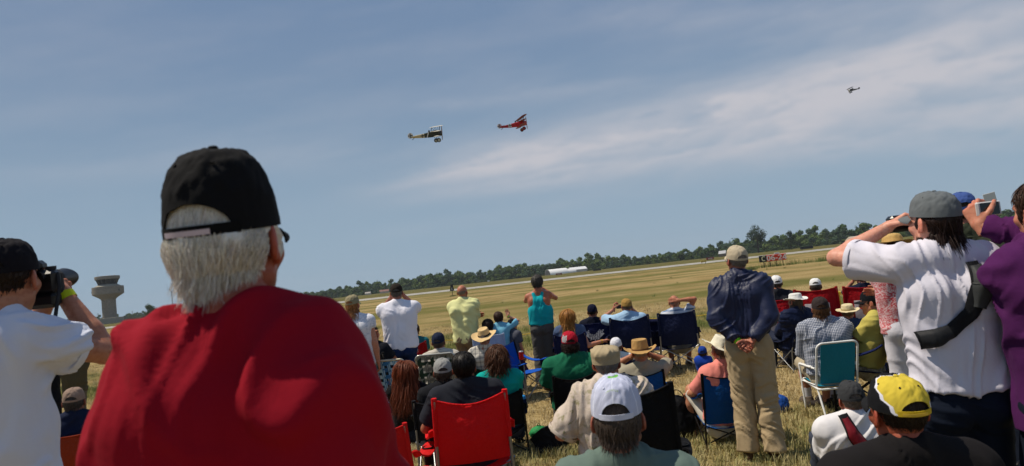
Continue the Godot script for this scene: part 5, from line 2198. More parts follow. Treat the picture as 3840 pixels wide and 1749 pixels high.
func triplane(called_label: String, at: Vector3, turn: Vector3, fus: Array, wing: String, under: String, tail: String, border: bool) -> void:
	# nose towards +X, wings along Z
	var t := thing("triplane", called_label, "aeroplane", at)
	t.basis = Basis(Vector3.UP, turn.x) * Basis(Vector3.BACK, turn.y) * Basis(Vector3.RIGHT, turn.z)
	var black := paint("121212", 0.6)
	var skin_m := cloth(fus[0], 0.55, null, 1.0, 0.2)
	var rear := cloth(fus[1], 0.55, null, 1.0, 0.2)
	# fuselage in two lengths: boxy sections with rounded corners
	var st := [[1.05, 0.42, 0.48, 0.0], [0.5, 0.44, 0.5, 0.0], [-0.6, 0.4, 0.46, -0.02], [-1.6, 0.32, 0.37, -0.02], [-2.7, 0.2, 0.26, 0.0], [-3.75, 0.05, 0.14, 0.04]]
	for part in 2:
		var mb := MB.new()
		var q := []
		var rows := [0, 1, 2, 3] if part == 0 else [3, 4, 5]
		for i in rows:
			var s: Array = st[i]
			for j in 20:
				var a := TAU * j / 20.0
				var cy = signf(sin(a)) * pow(absf(sin(a)), 0.55) * s[2]
				var cz = signf(cos(a)) * pow(absf(cos(a)), 0.55) * s[1]
				q.append(Vector3(s[0], s[3] + cy, cz))
		mb.grid(q, 20, true)
		obj("fuselage" if part == 0 else "rear_fuselage", mb, skin_m if part == 0 else rear, t)
	var mb := MB.new()
	var sb := []
	for e in [[1.62, 0.06], [1.62, 0.34], [1.55, 0.46], [1.35, 0.51], [1.05, 0.52]]:
		for j in 24:
			var a := TAU * j / 24.0
			sb.append(Vector3(e[0], sin(a) * e[1], cos(a) * e[1]))
	var rev := []
	for j in 5:
		for i in 24:
			rev.append(sb[j * 24 + i])
	mb.grid(rev, 24, true)
	obj("cowling", mb, paint(fus[2], 0.4), t)
	# wings: thick aerofoils with rounded tips; under side its own colour
	for w in [[1.2, 0.8, 3.6, "upper_wing"], [0.42, 0.55, 3.1, "middle_wing"], [-0.42, 0.35, 2.85, "lower_wing"]]:
		for side in 2:
			var q := []
			for i in 25:
				var s := i / 24.0 * 2.0 - 1.0
				var ch := 0.5 * (1.0 - 0.9 * pow(absf(s), 9.0))
				for j in 7:
					var f := j / 6.0
					var th := 0.11 * sin(PI * pow(f, 0.7)) * (1.0 - pow(absf(s), 6.0))
					q.append(Vector3(w[1] + ch - 2.0 * ch * f, w[0] + (th if side == 0 else -0.02), s * w[2]))
			var wm := MB.new()
			if side == 1:
				var back := []
				for i in 25:
					for j in 7:
						back.append(q[i * 7 + 6 - j])
				q = back
			wm.grid(q, 7)
			obj(w[3] if side == 0 else w[3] + "_underside", wm, cloth(wing if side == 0 else under, 0.55, null, 1.0, 0.15, 0.5), t)
	for s in [-1.0, 1.0]:
		var m2 := MB.new()
		m2.tube([Vector3(0.75, 1.2, s * 2.4), Vector3(0.5, 0.42, s * 2.4), Vector3(0.3, -0.42, s * 2.4)], 0.06, 6)
		obj("wing_strut", m2, black, t)
		for e in [[1.05, 0.95], [0.35, 0.6]]:
			m2 = MB.new()
			m2.tube([Vector3(e[1], 0.4, s * 0.35), Vector3(e[0] - 0.1, 1.2, s * 0.6)], 0.035, 5)
			obj("cabane_strut", m2, black, t)
		for e in [0.95, 0.3]:
			m2 = MB.new()
			m2.tube([Vector3(e, -0.42, s * 0.38), Vector3(0.7, -1.12, s * 0.75)], 0.03, 5)
			obj("gear_strut", m2, black, t)
		m2 = MB.new()
		m2.tube([Vector3(0.7, -1.14, s * 0.78), Vector3(0.7, -1.14, s * 0.9)], 0.37, 20)
		var wh := obj("wheel", m2, black, t)
		m2 = MB.new()
		m2.tube([Vector3(0.7, -1.14, s * 0.76), Vector3(0.7, -1.14, s * 0.93)], 0.25, 16)
		obj("wheel_disc", m2, cloth(fus[3], 0.6), wh)
	mb = MB.new()
	mb.box(Transform3D(Basis(), Vector3(0.7, -1.14, 0)), Vector3(0.55, 0.09, 1.5), 0.03)
	obj("axle_fairing", mb, cloth(under, 0.6), t)
	# tail
	var tp := []
	for i in 13:
		var s := i / 12.0 * 2.0 - 1.0
		for x in [-2.75 - absf(s) * 0.55, -3.9 - 0.1 * cos(s * PI)]:
			tp.append(Vector3(x, 0.1, s * 1.32))
	mb = MB.new()
	mb.grid(tp, 2, false, 0.04)
	obj("tailplane", mb, cloth(fus[1], 0.6, null, 1.0, 0.2), t)
	mb = MB.new()
	mb.tube([Vector3(-3.98, 0.32, -0.03), Vector3(-3.98, 0.32, 0.03)], 0.48, 24)
	var rud := obj("rudder", mb, cloth(tail, 0.6, null, 1.0, 0.2), t)
	for s in [-1.0, 1.0]:
		cross_mark(0.74, black, rud, Transform3D(Basis(Vector3.UP, 0.0 if s > 0 else PI), Vector3(-3.98, 0.32, s * 0.036)))
		var fz := 0.305
		if border:
			var b2 := MB.new()
			b2.box(Transform3D(Basis(Vector3.UP, s * -0.115), Vector3(-1.95, 0.0, s * fz)), Vector3(0.66, 0.62, 0.012))
			obj("white_square", b2, paint("dcd6cc", 0.6), t)
		cross_mark(0.62, black, t, Transform3D(Basis(Vector3.UP, 0.0 if s > 0 else PI) * Basis(Vector3.UP, -0.115), Vector3(-1.95, 0.0, s * (fz + 0.014))))
		if not border:
			var b2 := MB.new()
			b2.box(Transform3D(Basis(Vector3.BACK, -0.42) * Basis(Vector3.UP, s * -0.09), Vector3(-1.0, 0.02, s * 0.395)), Vector3(0.16, 0.9, 0.02))
			obj("white_band", b2, paint("dcd6cc", 0.6), t)
	mb = MB.new()
	mb.tube([Vector3(-3.3, -0.1, 0), Vector3(-3.75, -0.42, 0)], [0.04, 0.06], 6)
	obj("tail_skid", mb, black, t)
	# propeller
	mb = MB.new()
	for s in [-1.0, 1.0]:
		var q := []
		for i in 9:
			var f := i / 8.0
			var hw := 0.1 * sin(PI * (0.2 + 0.75 * f)) + 0.02
			q.append(Vector3(1.72 - 0.03, f * 1.25 * s, -hw))
			q.append(Vector3(1.72 + 0.03, f * 1.25 * s, hw))
		mb.grid(q, 2, false, 0.03)
	var pr := obj("propeller", mb, paint("8a6a44", 0.4), t)
	pr.basis = Basis(Vector3.RIGHT, 0.25)
	mb = MB.new()
	mb.tube([Vector3(1.6, 0, 0), Vector3(1.85, 0, 0)], [0.12, 0.05], 10)
	obj("hub", mb, paint("8a8c8e", 0.3, 0.7), t)
	# pilot's head and the cockpit rim
	mb = MB.new()
	mb.tube([Vector3(-0.55, 0.42, 0), Vector3(-0.55, 0.62, 0), Vector3(-0.53, 0.8, 0)], [0.18, 0.14, 0.1], 10)
	obj("pilot", mb, paint("2a201a", 0.7), t)
	for s in [-0.14, 0.14]:
		mb = MB.new()
		mb.tube([Vector3(-0.1, 0.56, s), Vector3(0.75, 0.58, s)], 0.05, 6)
		obj("gun", mb, black, t)

# ---------------------------------------------------------------- printed cloth
func print_mat(kind: String) -> StandardMaterial3D:
	var key := "print_" + kind
	if mats.has(key):
		return mats[key]
	var nz := FastNoiseLite.new()
	nz.frequency = 1.0
	nz.seed = 61
	var tex: ImageTexture
	var scale := 3.0
	var wrap3 := func(x: float, y: float, f: float, s: float) -> float:
		# noise that repeats over the unit square
		var a := TAU * x
		var b := TAU * y
		return nz.get_noise_3d(cos(a) * f + s, sin(a) * f + cos(b) * f, sin(b) * f - s)
	match kind:
		"red":
			scale = 3.2
			tex = image_tex(192, 192, func(x, y):
				var n: float = wrap3.call(x / 192.0, y / 192.0, 2.2, 3.0)
				var m: float = wrap3.call(x / 192.0, y / 192.0, 2.6, 40.0)
				return Color("c22a34") if sin(n * 8.0 + m * 5.0) > -0.15 else Color("e6dcdc"))
		"pale":
			scale = 2.6
			tex = image_tex(128, 128, func(x, y):
				var n: float = wrap3.call(x / 128.0, y / 128.0, 1.6, 7.0)
				return Color("e2e2e8").lerp(Color("9fa6b8"), clampf(absf(n) * 3.0 - 0.6, 0.0, 0.75)))
		"stripe":
			scale = 9.0
			tex = image_tex(32, 64, func(_x, y): return Color("8d867c") if (y % 16) < 4 else Color("c6bfb2"))
		"bluestripe":
			scale = 7.0
			tex = image_tex(64, 32, func(_x, y): return Color("55749c") if (y % 16) < 6 else Color("cfd2da"))
		"plaid":
			scale = 8.0
			tex = image_tex(64, 64, func(x, y): return Color("cfcabf") if (x % 32) < 22 and (y % 32) < 22 else (Color("6f6f78") if (x % 32) >= 22 and (y % 32) >= 22 else Color("a5a29c")))
		"check":
			scale = 62.0
			tex = image_tex(32, 32, func(x, y): return Color("d6d8dc") if (x < 16) and (y < 16) else (Color("1d2a48") if x >= 16 and y >= 16 else Color("7c8598")))
		"camo":
			scale = 2.4
			tex = image_tex(128, 128, func(x, y):
				var n: float = wrap3.call(x / 128.0, y / 128.0, 1.5, 9.0)
				var m: float = wrap3.call(x / 128.0, y / 128.0, 2.0, 30.0)
				return Color("b5a88e") if n > 0.12 else (Color("7b7058") if m > 0.05 else Color("948a78")))
		"leaf":
			scale = 2.1
			tex = image_tex(256, 256, func(x, y):
				var n: float = wrap3.call(x / 256.0, y / 256.0, 1.5, 5.0)
				var m: float = wrap3.call(x / 256.0, y / 256.0, 3.2, 60.0)
				var c := Color("c9bcb0").lerp(Color("bcab9c"), clampf(m + 0.4, 0.0, 1.0))
				return c.lerp(Color("8a8560"), smoothstep(0.26, 0.34, n + m * 0.12)))
	mats[key] = cloth("ffffff", 0.9, tex, scale)
	return mats[key]

func satin(hex: String) -> StandardMaterial3D:
	var m := cloth(hex, 0.54, null, 1.0, 0.2).duplicate() as StandardMaterial3D
	m.metallic_specular = 0.45
	m.rim = 0.5
	m.anisotropy_enabled = false
	return m

func cap_print(kind: String) -> StandardMaterial3D:
	# two-colour crowns; u runs round the crown (front at 0.25, back at 0.75), v up it
	var m := StandardMaterial3D.new()
	m.roughness = 0.9
	m.metallic_specular = 0.25
	m.vertex_color_use_as_albedo = true
	if kind == "two":
		m.albedo_texture = image_tex(512, 256, func(x, y):
			var u: float = x / 512.0
			var v: float = 1.0 - y / 256.0
			var s := absf(u - 0.25) if u < 0.75 else absf(u - 1.25)
			var edge: float = lerpf(0.405, 0.17, clampf(v * 1.25, 0.0, 1.0)) + 0.022 * (absf(fmod(v * 5.0 + 0.3, 1.0) - 0.5) * 2.0 - 0.5)
			if s < edge - 0.022:
				return Color("17171a")
			return Color("dcdce8") if s < edge else Color("c9b340"))
	elif kind == "checker":
		m.albedo_texture = image_tex(512, 256, func(x, y):
			var u: float = x / 512.0
			var v: float = 1.0 - y / 256.0
			if u > 0.53 and u < 0.67 and v > 0.06 and v < 0.5 + 0.06 * sin(u * 60.0):
				return Color("e0dcdc") if (int(u * 70.0) + int(v * 16.0)) % 2 == 0 else Color("141416")
			return Color("a4182b"))
	elif kind == "mesh":
		m.albedo_texture = image_tex(1024, 256, func(x, y):
			var u: float = x / 1024.0
			var v: float = 1.0 - y / 256.0
			var seam: float = absf(fmod(u * 6.0 + 0.0, 1.0) - 0.5)
			if v > 0.94:
				return Color("6fae4c")
			if absf(u - 0.75) < 0.05 and absf(v - 0.34 + absf(u - 0.75) * 0.6) < 0.03 and (int(u * 260.0) % 3) != 0 and sin(u * 900.0 + v * 60.0) > -0.4:
				return Color("8fa86a")
			if seam < 0.03:
				return Color("d6daea")
			return Color("c4c8dc") if (x % 4) < 3 and (y % 4) < 3 else Color("aab0c8"))
	return m

func straw_mat(hex: String) -> StandardMaterial3D:
	var m := StandardMaterial3D.new()
	m.albedo_color = hexc(hex)
	m.roughness = 0.75
	m.vertex_color_use_as_albedo = true
	var tex := image_tex(128, 128, func(x, y): return Color(1, 1, 1) if (y % 8) < 5 else (Color(0.7, 0.64, 0.5) if (x % 6) < 4 else Color(0.85, 0.8, 0.66)))
	m.albedo_texture = tex
	m.uv1_scale = Vector3(6, 1.6, 1)
	return m

# ---------------------------------------------------------------- small things
func surf(p: Person, x: float, y: float, mb: MB, front := false) -> Vector3:
	# the point of the cloth behind (or before) local x, y
	var best := -9.0
	var s := -1.0 if front else 1.0
	for q in mb.v:
		if absf(q.x - x) < 0.022 and absf(q.y - y) < 0.022 and q.z * s > best:
			best = q.z * s
	if best < -8.0:
		best = 0.1
	return Vector3(x, y, best * s)

func strap_over(p: Person, path: Array, widths: Array, thick: Array, lift := 0.004) -> MB:
	# a soft band laid on the back of a shirt, bulging to a pouch where it is thick
	var n := 40
	var pts := []
	var curve := Curve3D.new()
	for q in path:
		curve.add_point(Vector3(q.x, q.y, 0))
	for i in path.size():
		var a: Vector3 = curve.get_point_position(maxi(i - 1, 0))
		var b: Vector3 = curve.get_point_position(mini(i + 1, path.size() - 1))
		curve.set_point_in(i, (a - b) * 0.16)
		curve.set_point_out(i, (b - a) * 0.16)
	var ln := curve.get_baked_length()
	var wc := Curve.new()
	wc.max_value = 1.0
	var cen := []
	for i in n + 1:
		cen.append(curve.sample_baked(ln * i / n))
	var rows := []
	var cols := 9
	var q := []
	for i in n + 1:
		var f := float(i) / n * (widths.size() - 1)
		var k := mini(int(f), widths.size() - 2)
		var w: float = lerpf(widths[k], widths[k + 1], smoothstep(0, 1, f - k))
		var th: float = lerpf(thick[k], thick[k + 1], smoothstep(0, 1, f - k))
		var d: Vector3 = (cen[mini(i + 1, n)] - cen[maxi(i - 1, 0)]).normalized()
		var side := Vector3(d.y, -d.x, 0)
		for j in cols:
			var e := j / float(cols - 1) * 2.0 - 1.0
			var c: Vector3 = cen[i] + side * e * w
			var s := surf(p, c.x, c.y, p.shirt)
			q.append(s + Vector3(0, 0, lift + th * sqrt(maxf(0.0, 1.0 - pow(absf(e), 2.6)))))
	# smooth the depth a little
	for it in 3:
		for i in range(1, n):
			for j in cols:
				var id := i * cols + j
				q[id].z = maxf(q[id].z, (q[id - cols].z + q[id + cols].z) * 0.5)
	var mb := MB.new()
	var rev := []
	for i in n + 1:
		for j in cols:
			rev.append(q[i * cols + (cols - 1 - j)])
	mb.grid(rev if widths.size() == 0 else q, cols, false, 0.006)
	return mb

func local_to(p: Person) -> Transform3D:
	return Transform3D(Basis(Vector3.UP, p.yaw), p.root)

func slr(p: Person) -> void:
	# camera with a long hooded lens at the photographer's eye
	var x: Transform3D = local_to(p) * Transform3D(p.head.basis.orthonormalized(), p.head.origin) * Transform3D(Basis(Vector3.RIGHT, 0.06), Vector3(0.012, -0.015, -0.155))
	var t := thing("camera", "black camera with long hooded lens held at the eye", "camera", x.origin)
	t.basis = x.basis
	var black := paint("121214", 0.4)
	var rub := paint("1b1b1d", 0.75)
	var mb := MB.new()
	mb.box(Transform3D(), Vector3(0.145, 0.085, 0.055), 0.014)
	mb.box(Transform3D(Basis(), Vector3(0, -0.065, 0.0)), Vector3(0.135, 0.055, 0.06), 0.014)
	obj("camera_body", mb, black, t)
	mb = MB.new()
	mb.box(Transform3D(Basis(), Vector3(0, 0.058, -0.005)), Vector3(0.06, 0.04, 0.06), 0.014)
	obj("viewfinder_hump", mb, black, t)
	mb = MB.new()
	mb.box(Transform3D(Basis(), Vector3(0.052, -0.01, -0.035)), Vector3(0.035, 0.1, 0.045), 0.015)
	obj("grip", mb, rub, t)
	mb = MB.new()
	mb.tube([Vector3(0.05, 0.042, 0.0), Vector3(0.05, 0.054, 0.0)], 0.017, 16)
	obj("dial", mb, rub, t)
	mb = MB.new()
	mb.tube([Vector3(-0.01, 0, -0.03), Vector3(-0.01, 0, -0.09), Vector3(-0.01, 0, -0.1), Vector3(-0.01, 0, -0.17)], [0.029, 0.03, 0.031, 0.031], 24)
	obj("lens", mb, black, t)
	mb = MB.new()
	for z in [-0.085, -0.15]:
		mb.tube([Vector3(-0.01, 0, z), Vector3(-0.01, 0, z - 0.035)], 0.0335, 32)
	obj("zoom_ring", mb, rub, t)
	# petal hood
	var q := []
	for i in 41:
		var a := TAU * i / 40.0
		var l := 0.075 + 0.018 * cos(a * 2.0)
		for j in 4:
			var f := j / 3.0
			q.append(Vector3(-0.01 + cos(a) * (0.0335 + 0.006 * f), sin(a) * (0.0335 + 0.006 * f), -0.165 - l * f))
	mb = MB.new()
	mb.grid(q, 4, false, 0.002)
	obj("lens_hood", mb, black, t)
	mb = MB.new()
	mb.tube([Vector3(0.074, 0.03, 0.01), Vector3(0.085, -0.02, 0.03), Vector3(0.075, -0.12, 0.06), Vector3(0.07, -0.2, 0.1)], 0.006, 6, true, 0.3)
	obj("neck_strap", mb, rub, t)

func small_camera(p: Person, off: Vector3, size: Vector3, hex: String, label: String, cat: String, turn := 0.0, screen := "") -> void:
	var x: Transform3D = local_to(p) * Transform3D(Basis(Vector3.UP, turn), p.head.origin + off)
	var t := thing(cat.replace(" ", "_"), label, cat, x.origin)
	t.basis = x.basis
	var mb := MB.new()
	mb.box(Transform3D(), size, minf(size.z * 0.35, 0.012))
	obj("body", mb, paint(hex, 0.35), t)
	mb = MB.new()
	mb.tube([Vector3(size.x * 0.15, 0, -size.z * 0.5), Vector3(size.x * 0.15, 0, -size.z * 0.5 - 0.018)], size.y * 0.28, 16)
	obj("lens", mb, paint("101012", 0.2), t)
	if screen != "":
		mb = MB.new()
		mb.box(Transform3D(Basis(), Vector3(0, 0, size.z * 0.5 + 0.001)), Vector3(size.x * 0.76, size.y * 0.84, 0.003))
		obj("screen", mb, paint(screen, 0.1), t)

func binoculars(p: Person, label: String) -> void:
	var x: Transform3D = local_to(p) * Transform3D(p.head.basis.orthonormalized(), p.head * Vector3(0, 0.008, -0.1))
	var t := thing("binoculars", label, "binoculars", x.origin)
	t.basis = x.basis
	var m := paint("15171c", 0.5)
	for s in [-1.0, 1.0]:
		var mb := MB.new()
		mb.tube([Vector3(s * 0.032, 0, -0.012), Vector3(s * 0.034, 0, -0.05), Vector3(s * 0.046, -0.004, -0.06), Vector3(s * 0.05, -0.005, -0.15)], [0.018, 0.021, 0.031, 0.034], 18)
		obj("barrel", mb, m, t)
	var mb := MB.new()
	mb.box(Transform3D(Basis(), Vector3(0, 0.002, -0.075)), Vector3(0.06, 0.022, 0.06), 0.006)
	obj("bridge", mb, m, t)

func soft_bag(called: String, label: String, cat: String, at: Vector3, size: Vector3, hex: String, sd: int, strap: bool, rough := 0.6) -> void:
	var f := Field.new(Vector3(-size.x, -0.05, -size.z), Vector3(size.x, size.y * 1.2, size.z), maxf(0.012, size.y * 0.04))
	var r := RandomNumberGenerator.new()
	r.seed = sd
	f.bone(Vector3(0, size.y * 0.25, 0), Vector3(0, size.y * 0.7, 0), minf(size.x, size.z) * 0.5, minf(size.x, size.z) * 0.38, 0.05)
	for i in 7:
		f.ell(Vector3(r.randf_range(-0.3, 0.3) * size.x, size.y * r.randf_range(0.15, 0.7), r.randf_range(-0.25, 0.25) * size.z), Vector3(size.x * 0.3, size.y * 0.26, size.z * 0.3), 0.03)
	var mb := MB.new()
	f.mesh(mb)
	var nz := FastNoiseLite.new()
	nz.seed = sd
	nz.frequency = 1.0
	for i in mb.v.size():
		var q := mb.v[i]
		mb.v[i] = q + mb.n[i] * (1.0 - 2.0 * absf(nz.get_noise_3d(q.x * 12, q.y * 12, q.z * 12))) * 0.012
		mb.v[i].y = maxf(mb.v[i].y, 0.0)
	mb.smooth(0, 0)
	var t := thing(called, label, cat, at)
	obj("bag_body", mb, cloth(hex, rough), t)
	if strap:
		mb = MB.new()
		var pts := []
		for i in 11:
			var a := PI * i / 10.0
			pts.append(Vector3(cos(a) * size.x * 0.22, size.y * 0.85 + sin(a) * size.y * 0.28, 0.02))
		mb.tube(pts, 0.011, 6, true, 0.4)
		obj("handle", mb, cloth(hex, rough), t)
		mb = MB.new()
		mb.box(Transform3D(Basis(Vector3.RIGHT, -0.1), Vector3(0, size.y * 0.35, size.z * 0.36)), Vector3(size.x * 0.5, size.y * 0.35, 0.05), 0.02)
		obj("front_pocket", mb, cloth(hex, rough), t)

func chair_for(p: Person, label: String, hex: String, o := {}) -> Node3D:
	var s: float = clampf((p.hip.y - gy(p.root.z) + 0.01) / 0.4, 0.55, 1.12)
	if not o.has("s"):
		o["s"] = maxf(s, 0.8)
	o["seat"] = 0.4 * s / o.s
	var yaw = -rad_to_deg(p.yaw) + o.get("turn", 0.0)
	var at := Vector3(p.root.x, gy(p.root.z), p.root.z) + Basis(Vector3.UP, p.yaw) * Vector3(o.get("dx", 0.0), 0, 0.0 + o.get("dz", 0.0))
	return camp_chair(label, at, yaw, hex, o)

func back_point(o: Dictionary, h: float) -> Vector3:
	var top: float = o.get("top", 0.86)
	var seat: float = o.get("seat", 0.4)
	var f := (h - seat) / (top - seat)
	return Vector3(0, h, lerpf(0.22, 0.24 + o.get("lean", 0.07), f) + o.get("bulge", 0.075) + 0.008)

func flag_back(t: Node3D, o: Dictionary) -> void:
	# white middle and red leaf of a flag sewn on the back
	var top: float = o.get("top", 0.86)
	var a := back_point(o, top - 0.32)
	var mb := MB.new()
	var q := []
	for j in 5:
		for i in 7:
			var e := i / 6.0 * 2.0 - 1.0
			var b := back_point(o, lerpf(o.get("seat", 0.4) + 0.04, top - 0.2, j / 4.0))
			q.append(Vector3(e * 0.155, b.y, b.z - 0.026 * e * e - 0.018 * absf(j - 2.2) * 0.5 + 0.006))
	mb.grid(q, 7, false, 0.003)
	obj("flag_panel", mb, cloth("d4ccd0", 0.8, null, 1.0, 0.4, 0.3), t.get_node("backrest"))
	obj("maple_leaf", flat_shape(leaf_outline(), Transform3D(Basis(Vector3.RIGHT, -0.15).scaled(Vector3.ONE * 0.14), a + Vector3(0, -0.03, 0.014)), 0.0), cloth("a8121c", 0.8), t.get_node("backrest"))

# ---------------------------------------------------------------- the scene
func _ready() -> void:
	var cam := Camera3D.new()
	cam.name = "main_view"
	var lens := CameraAttributesPhysical.new()
	lens.frustum_focal_length = 18.0
	lens.frustum_focus_distance = 11.0
	lens.exposure_aperture = 4.5
	cam.attributes = lens
	cam.position = Vector3(0, 1.8, 0)
	cam.rotation = Vector3(deg_to_rad(3.82), 0, deg_to_rad(-6.23))
	cam.near = 0.05
	cam.far = 6000.0
	add_child(cam)
	cam.keep_aspect = Camera3D.KEEP_HEIGHT
	cam.fov = 39.13
	cam.near = 0.05
	cam.far = 6000.0
	cam.current = true
	var we := WorldEnvironment.new()
	we.name = "world"
	var env := Environment.new()
	env.background_mode = Environment.BG_SKY
	env.tonemap_mode = Environment.TONE_MAPPER_LINEAR
	env.tonemap_exposure = 1.14
	env.fog_enabled = true
	env.fog_density = 0.00013
	env.fog_light_color = Color(0.8, 0.835, 0.87)
	env.sdfgi_enabled = true
	env.ssao_enabled = true
	env.ssil_enabled = true
	var sky := Sky.new()
	var sm := PanoramaSkyMaterial.new()
	sm.panorama = make_sky()
	sky.sky_material = sm
	env.sky = sky
	we.environment = env
	add_child(we)
	var sun := DirectionalLight3D.new()
	sun.name = "sun"
	sun.light_energy = 1.28
	sun.light_color = Color(1.0, 0.955, 0.88)
	sun.light_angular_distance = 0.5
	sun.shadow_enabled = true
	add_child(sun)
	sun.look_at_from_position(Vector3(-0.46, 0.88, -0.05) * 50.0, Vector3.ZERO)

	wrinkle = noise_tex(0.012, 4, 51, true, 14.0)
	grain = noise_tex(0.08, 3, 52, true, 3.0, null, 256)
	mats["skin_tone"] = noise_tex(0.02, 3, 53, false, 1.0, ramp([[0.0, Color(0.86, 0.76, 0.73)], [0.5, Color(0.97, 0.94, 0.93)], [1.0, Color(1, 1, 1)]]), 256)
	build_ground()
	build_airfield()
	build_trees()

	# templates for heads, hands and shoes; then all the figures, computed on several threads
	head_fine = make_head(0.0042)
	head_rough = make_head(0.0085)
	for k in ["relax", "grip", "open", "fist"]:
		hands[k] = make_hand(k, 0.0062)
		hands[k + "_fine"] = make_hand(k, 0.0036)
	shoe_mb = make_shoe()
	var crowd := people()
	var folk := []
	var by := {}
	for d in crowd:
		var p := Person.new()
		p.d = d
		d.at.y -= gy(d.at.z)
		p.heads = [head_fine, head_rough]
		p.hands = hands
		p.cell = d.get("cell", 0.018)
		p.pose()
		folk.append(p)
		by[d.id] = p
	var id := WorkerThreadPool.add_group_task(func(i): folk[i].build(), folk.size())
	WorkerThreadPool.wait_for_group_task_completion(id)
	for p in folk:
		p.root.y = gy(p.d.at.z)
		var d: Dictionary = p.d
		for part in ["shirt", "pants"]:
			if d.get(part, {}).has("print"):
				d[part]["mat"] = print_mat(d[part].print)
			if d.get(part, {}).has("satin"):
				d[part]["mat"] = satin(d[part].satin)
		if d.has("hat"):
			if d.hat.has("two"):
				d.hat["mat"] = cap_print("two")
			if d.hat.has("trucker"):
				d.hat["mat"] = cap_print("mesh")
			if d.id == "green":
				d.hat["mat"] = cap_print("checker")
			if d.hat.has("straw"):
				d.hat["mat"] = straw_mat(d.hat.col)
		finish(p)
	furnish(by)

func furnish(by: Dictionary) -> void:
	var o := {"top": 0.95, "s": 0.9}
	var c := chair_for(by.canada, "red camping chair with white maple leaf on its back", "8d0d15", o)
	obj("maple_leaf", flat_shape(leaf_outline(), Transform3D(Basis(Vector3.RIGHT, -0.12).scaled(Vector3.ONE * 0.16), back_point(o, 0.72) + Vector3(0, 0, 0.01)), 0.0), cloth("cfc8c4", 0.8), c.get_node("backrest"))
	lettering("Canada", 0.085, cloth("8d0d15", 0.8), c.get_node("backrest"), Transform3D(Basis(Vector3.RIGHT, -0.12), back_point(o, 0.76) + Vector3(0, 0, 0.014)), true)
	web_chair("lawn chair with green and grey woven straps under striped shirt", by.stripe.root, 4, [["1c3b28", "152c1e", "1c3b28"], ["8d8c80", "6e6a62", "a5a296", "6e6a62", "8d8c80"]], "b4b2a8", "9aa4ac", 6, 7)
	web_chair("empty lawn chair with blue and white woven straps", BLUE_WEB, 6, [["2a7fb4", "c3dbe6", "1a6aa4", "c3dbe6", "2a7fb4"], ["1d5f98", "a8cbdc", "1d5f98", "a8cbdc", "2a7fb4"]], "b8b09c", "e2dfd6", 6, 6)
	camp_chair("red camping chair half hidden beside the red T-shirt", RED_SIDE, 4, "c01a1a", {})
	camp_chair("black camping chair under the light grey cap", Vector3(by.greycap.root.x, 0, by.greycap.root.z), 0, "1a1b1f", {"top": 0.78})
	chair_for(by.darkhair, "bright red camping chair with grey legs in the front row", "d3161a", {"top": 0.86, "w": 0.235, "dip": 0.05, "light": 0.35, "bulge": 0.1, "turn": -4.0})
	chair_for(by.panama, "dark green camping chair under the plaid shirt", "12291f", {"top": 0.72})
	chair_for(by.kid1, "camping chair draped in pale blue cloth", "a9bbdc", {"top": 0.98, "dip": 0.01, "bulge": 0.04, "light": 0.4})
	camp_chair("empty bright blue camping chair turned to the side", BLUE_EMPTY, 128, "1450b0", {"s": 0.95, "trim": "15171c", "light": 0.3})
	chair_for(by.turq, "black camping chair under the turquoise top", "141416", {"top": 0.84, "frame": "1a1a1c"})
	chair_for(by.green, "black camping chair with red tag under green T-shirt", "121214", {"top": 0.84, "frame": "18181a", "w": 0.24})
	chair_for(by.flatcap, "black camping chair with wide armrest under leaf shirt", "111113", {"top": 1.06, "frame": "18181a", "turn": 8.0, "dx": 0.17, "dz": 0.06, "w": 0.215, "s": 1.0})
	chair_for(by.trucker, "black camping chair under the white mesh cap", "141416", {"top": 0.68})
	chair_for(by.yellowcap, "dark grey camping chair under the black top", "232428", {"top": 0.68})
	chair_for(by.tancap, "navy camping chair under the light blue shirt", "121b3c", {"top": 0.88, "w": 0.26})
	o = {"top": 0.92, "w": 0.27, "dip": 0.01}
	c = chair_for(by.leafs, "navy camping chair with a team maple leaf logo", "131a40", o)
	obj("maple_leaf", flat_shape(leaf_outline(), Transform3D(Basis(Vector3.RIGHT, -0.12).scaled(Vector3.ONE * 0.245), back_point(o, 0.65) + Vector3(0, 0, 0.01)), 0.0), cloth("b9bcc4", 0.8), c.get_node("backrest"))
	for e in [["TORONTO", 0.765], ["MAPLE", 0.71], ["LEAFS", 0.655]]:
		lettering(e[0], 0.047, cloth("131a40", 0.8), c.get_node("backrest"), Transform3D(Basis(Vector3.RIGHT, -0.12), back_point(o, e[1]) + Vector3(0, 0, 0.016)), true)
	chair_for(by.blond, "navy camping chair with grey poles under the long blond hair", "131a40", {"top": 0.86, "w": 0.25})
	chair_for(by.smallwhite, "low navy camping chair under the small white cap", "131a40", {"top": 0.7})
	chair_for(by.gambler, "blue camping chair with black edge under the tan brimmed hat", "0c4a8e", {"top": 0.84, "trim": "101114", "frame": "141416", "light": 0.3})
	chair_for(by.baldhand, "navy camping chair with silver crossed legs", "171f3e", {"top": 0.9, "w": 0.26, "dip": 0.02, "frame": "a4a6a8"})
	camp_chair("empty navy camping chair with padded headrest", NAVY_EMPTY, 8, "141a3a", {"top": 0.92, "headrest": true, "w": 0.27})
	chair_for(by.pink, "blue camping chair with black legs under the pink T-shirt", "0c4585", {"top": 0.88, "trim": "101114", "frame": "141416", "light": 0.25, "turn": 16.0})
	for e in [["wcap", "red flag camping chair under the dark jacket", 0.92], ["wcap2", "red flag camping chair under the white bandana cap", 1.0], ["visor", "red flag camping chair nearest the red patterned blouse", 0.96]]:
		o = {"top": e[2], "w": 0.26, "dip": 0.03, "turn": 4.0, "light": 0.3}
		flag_back(chair_for(by[e[0]], e[1], "9c101a", o), o)
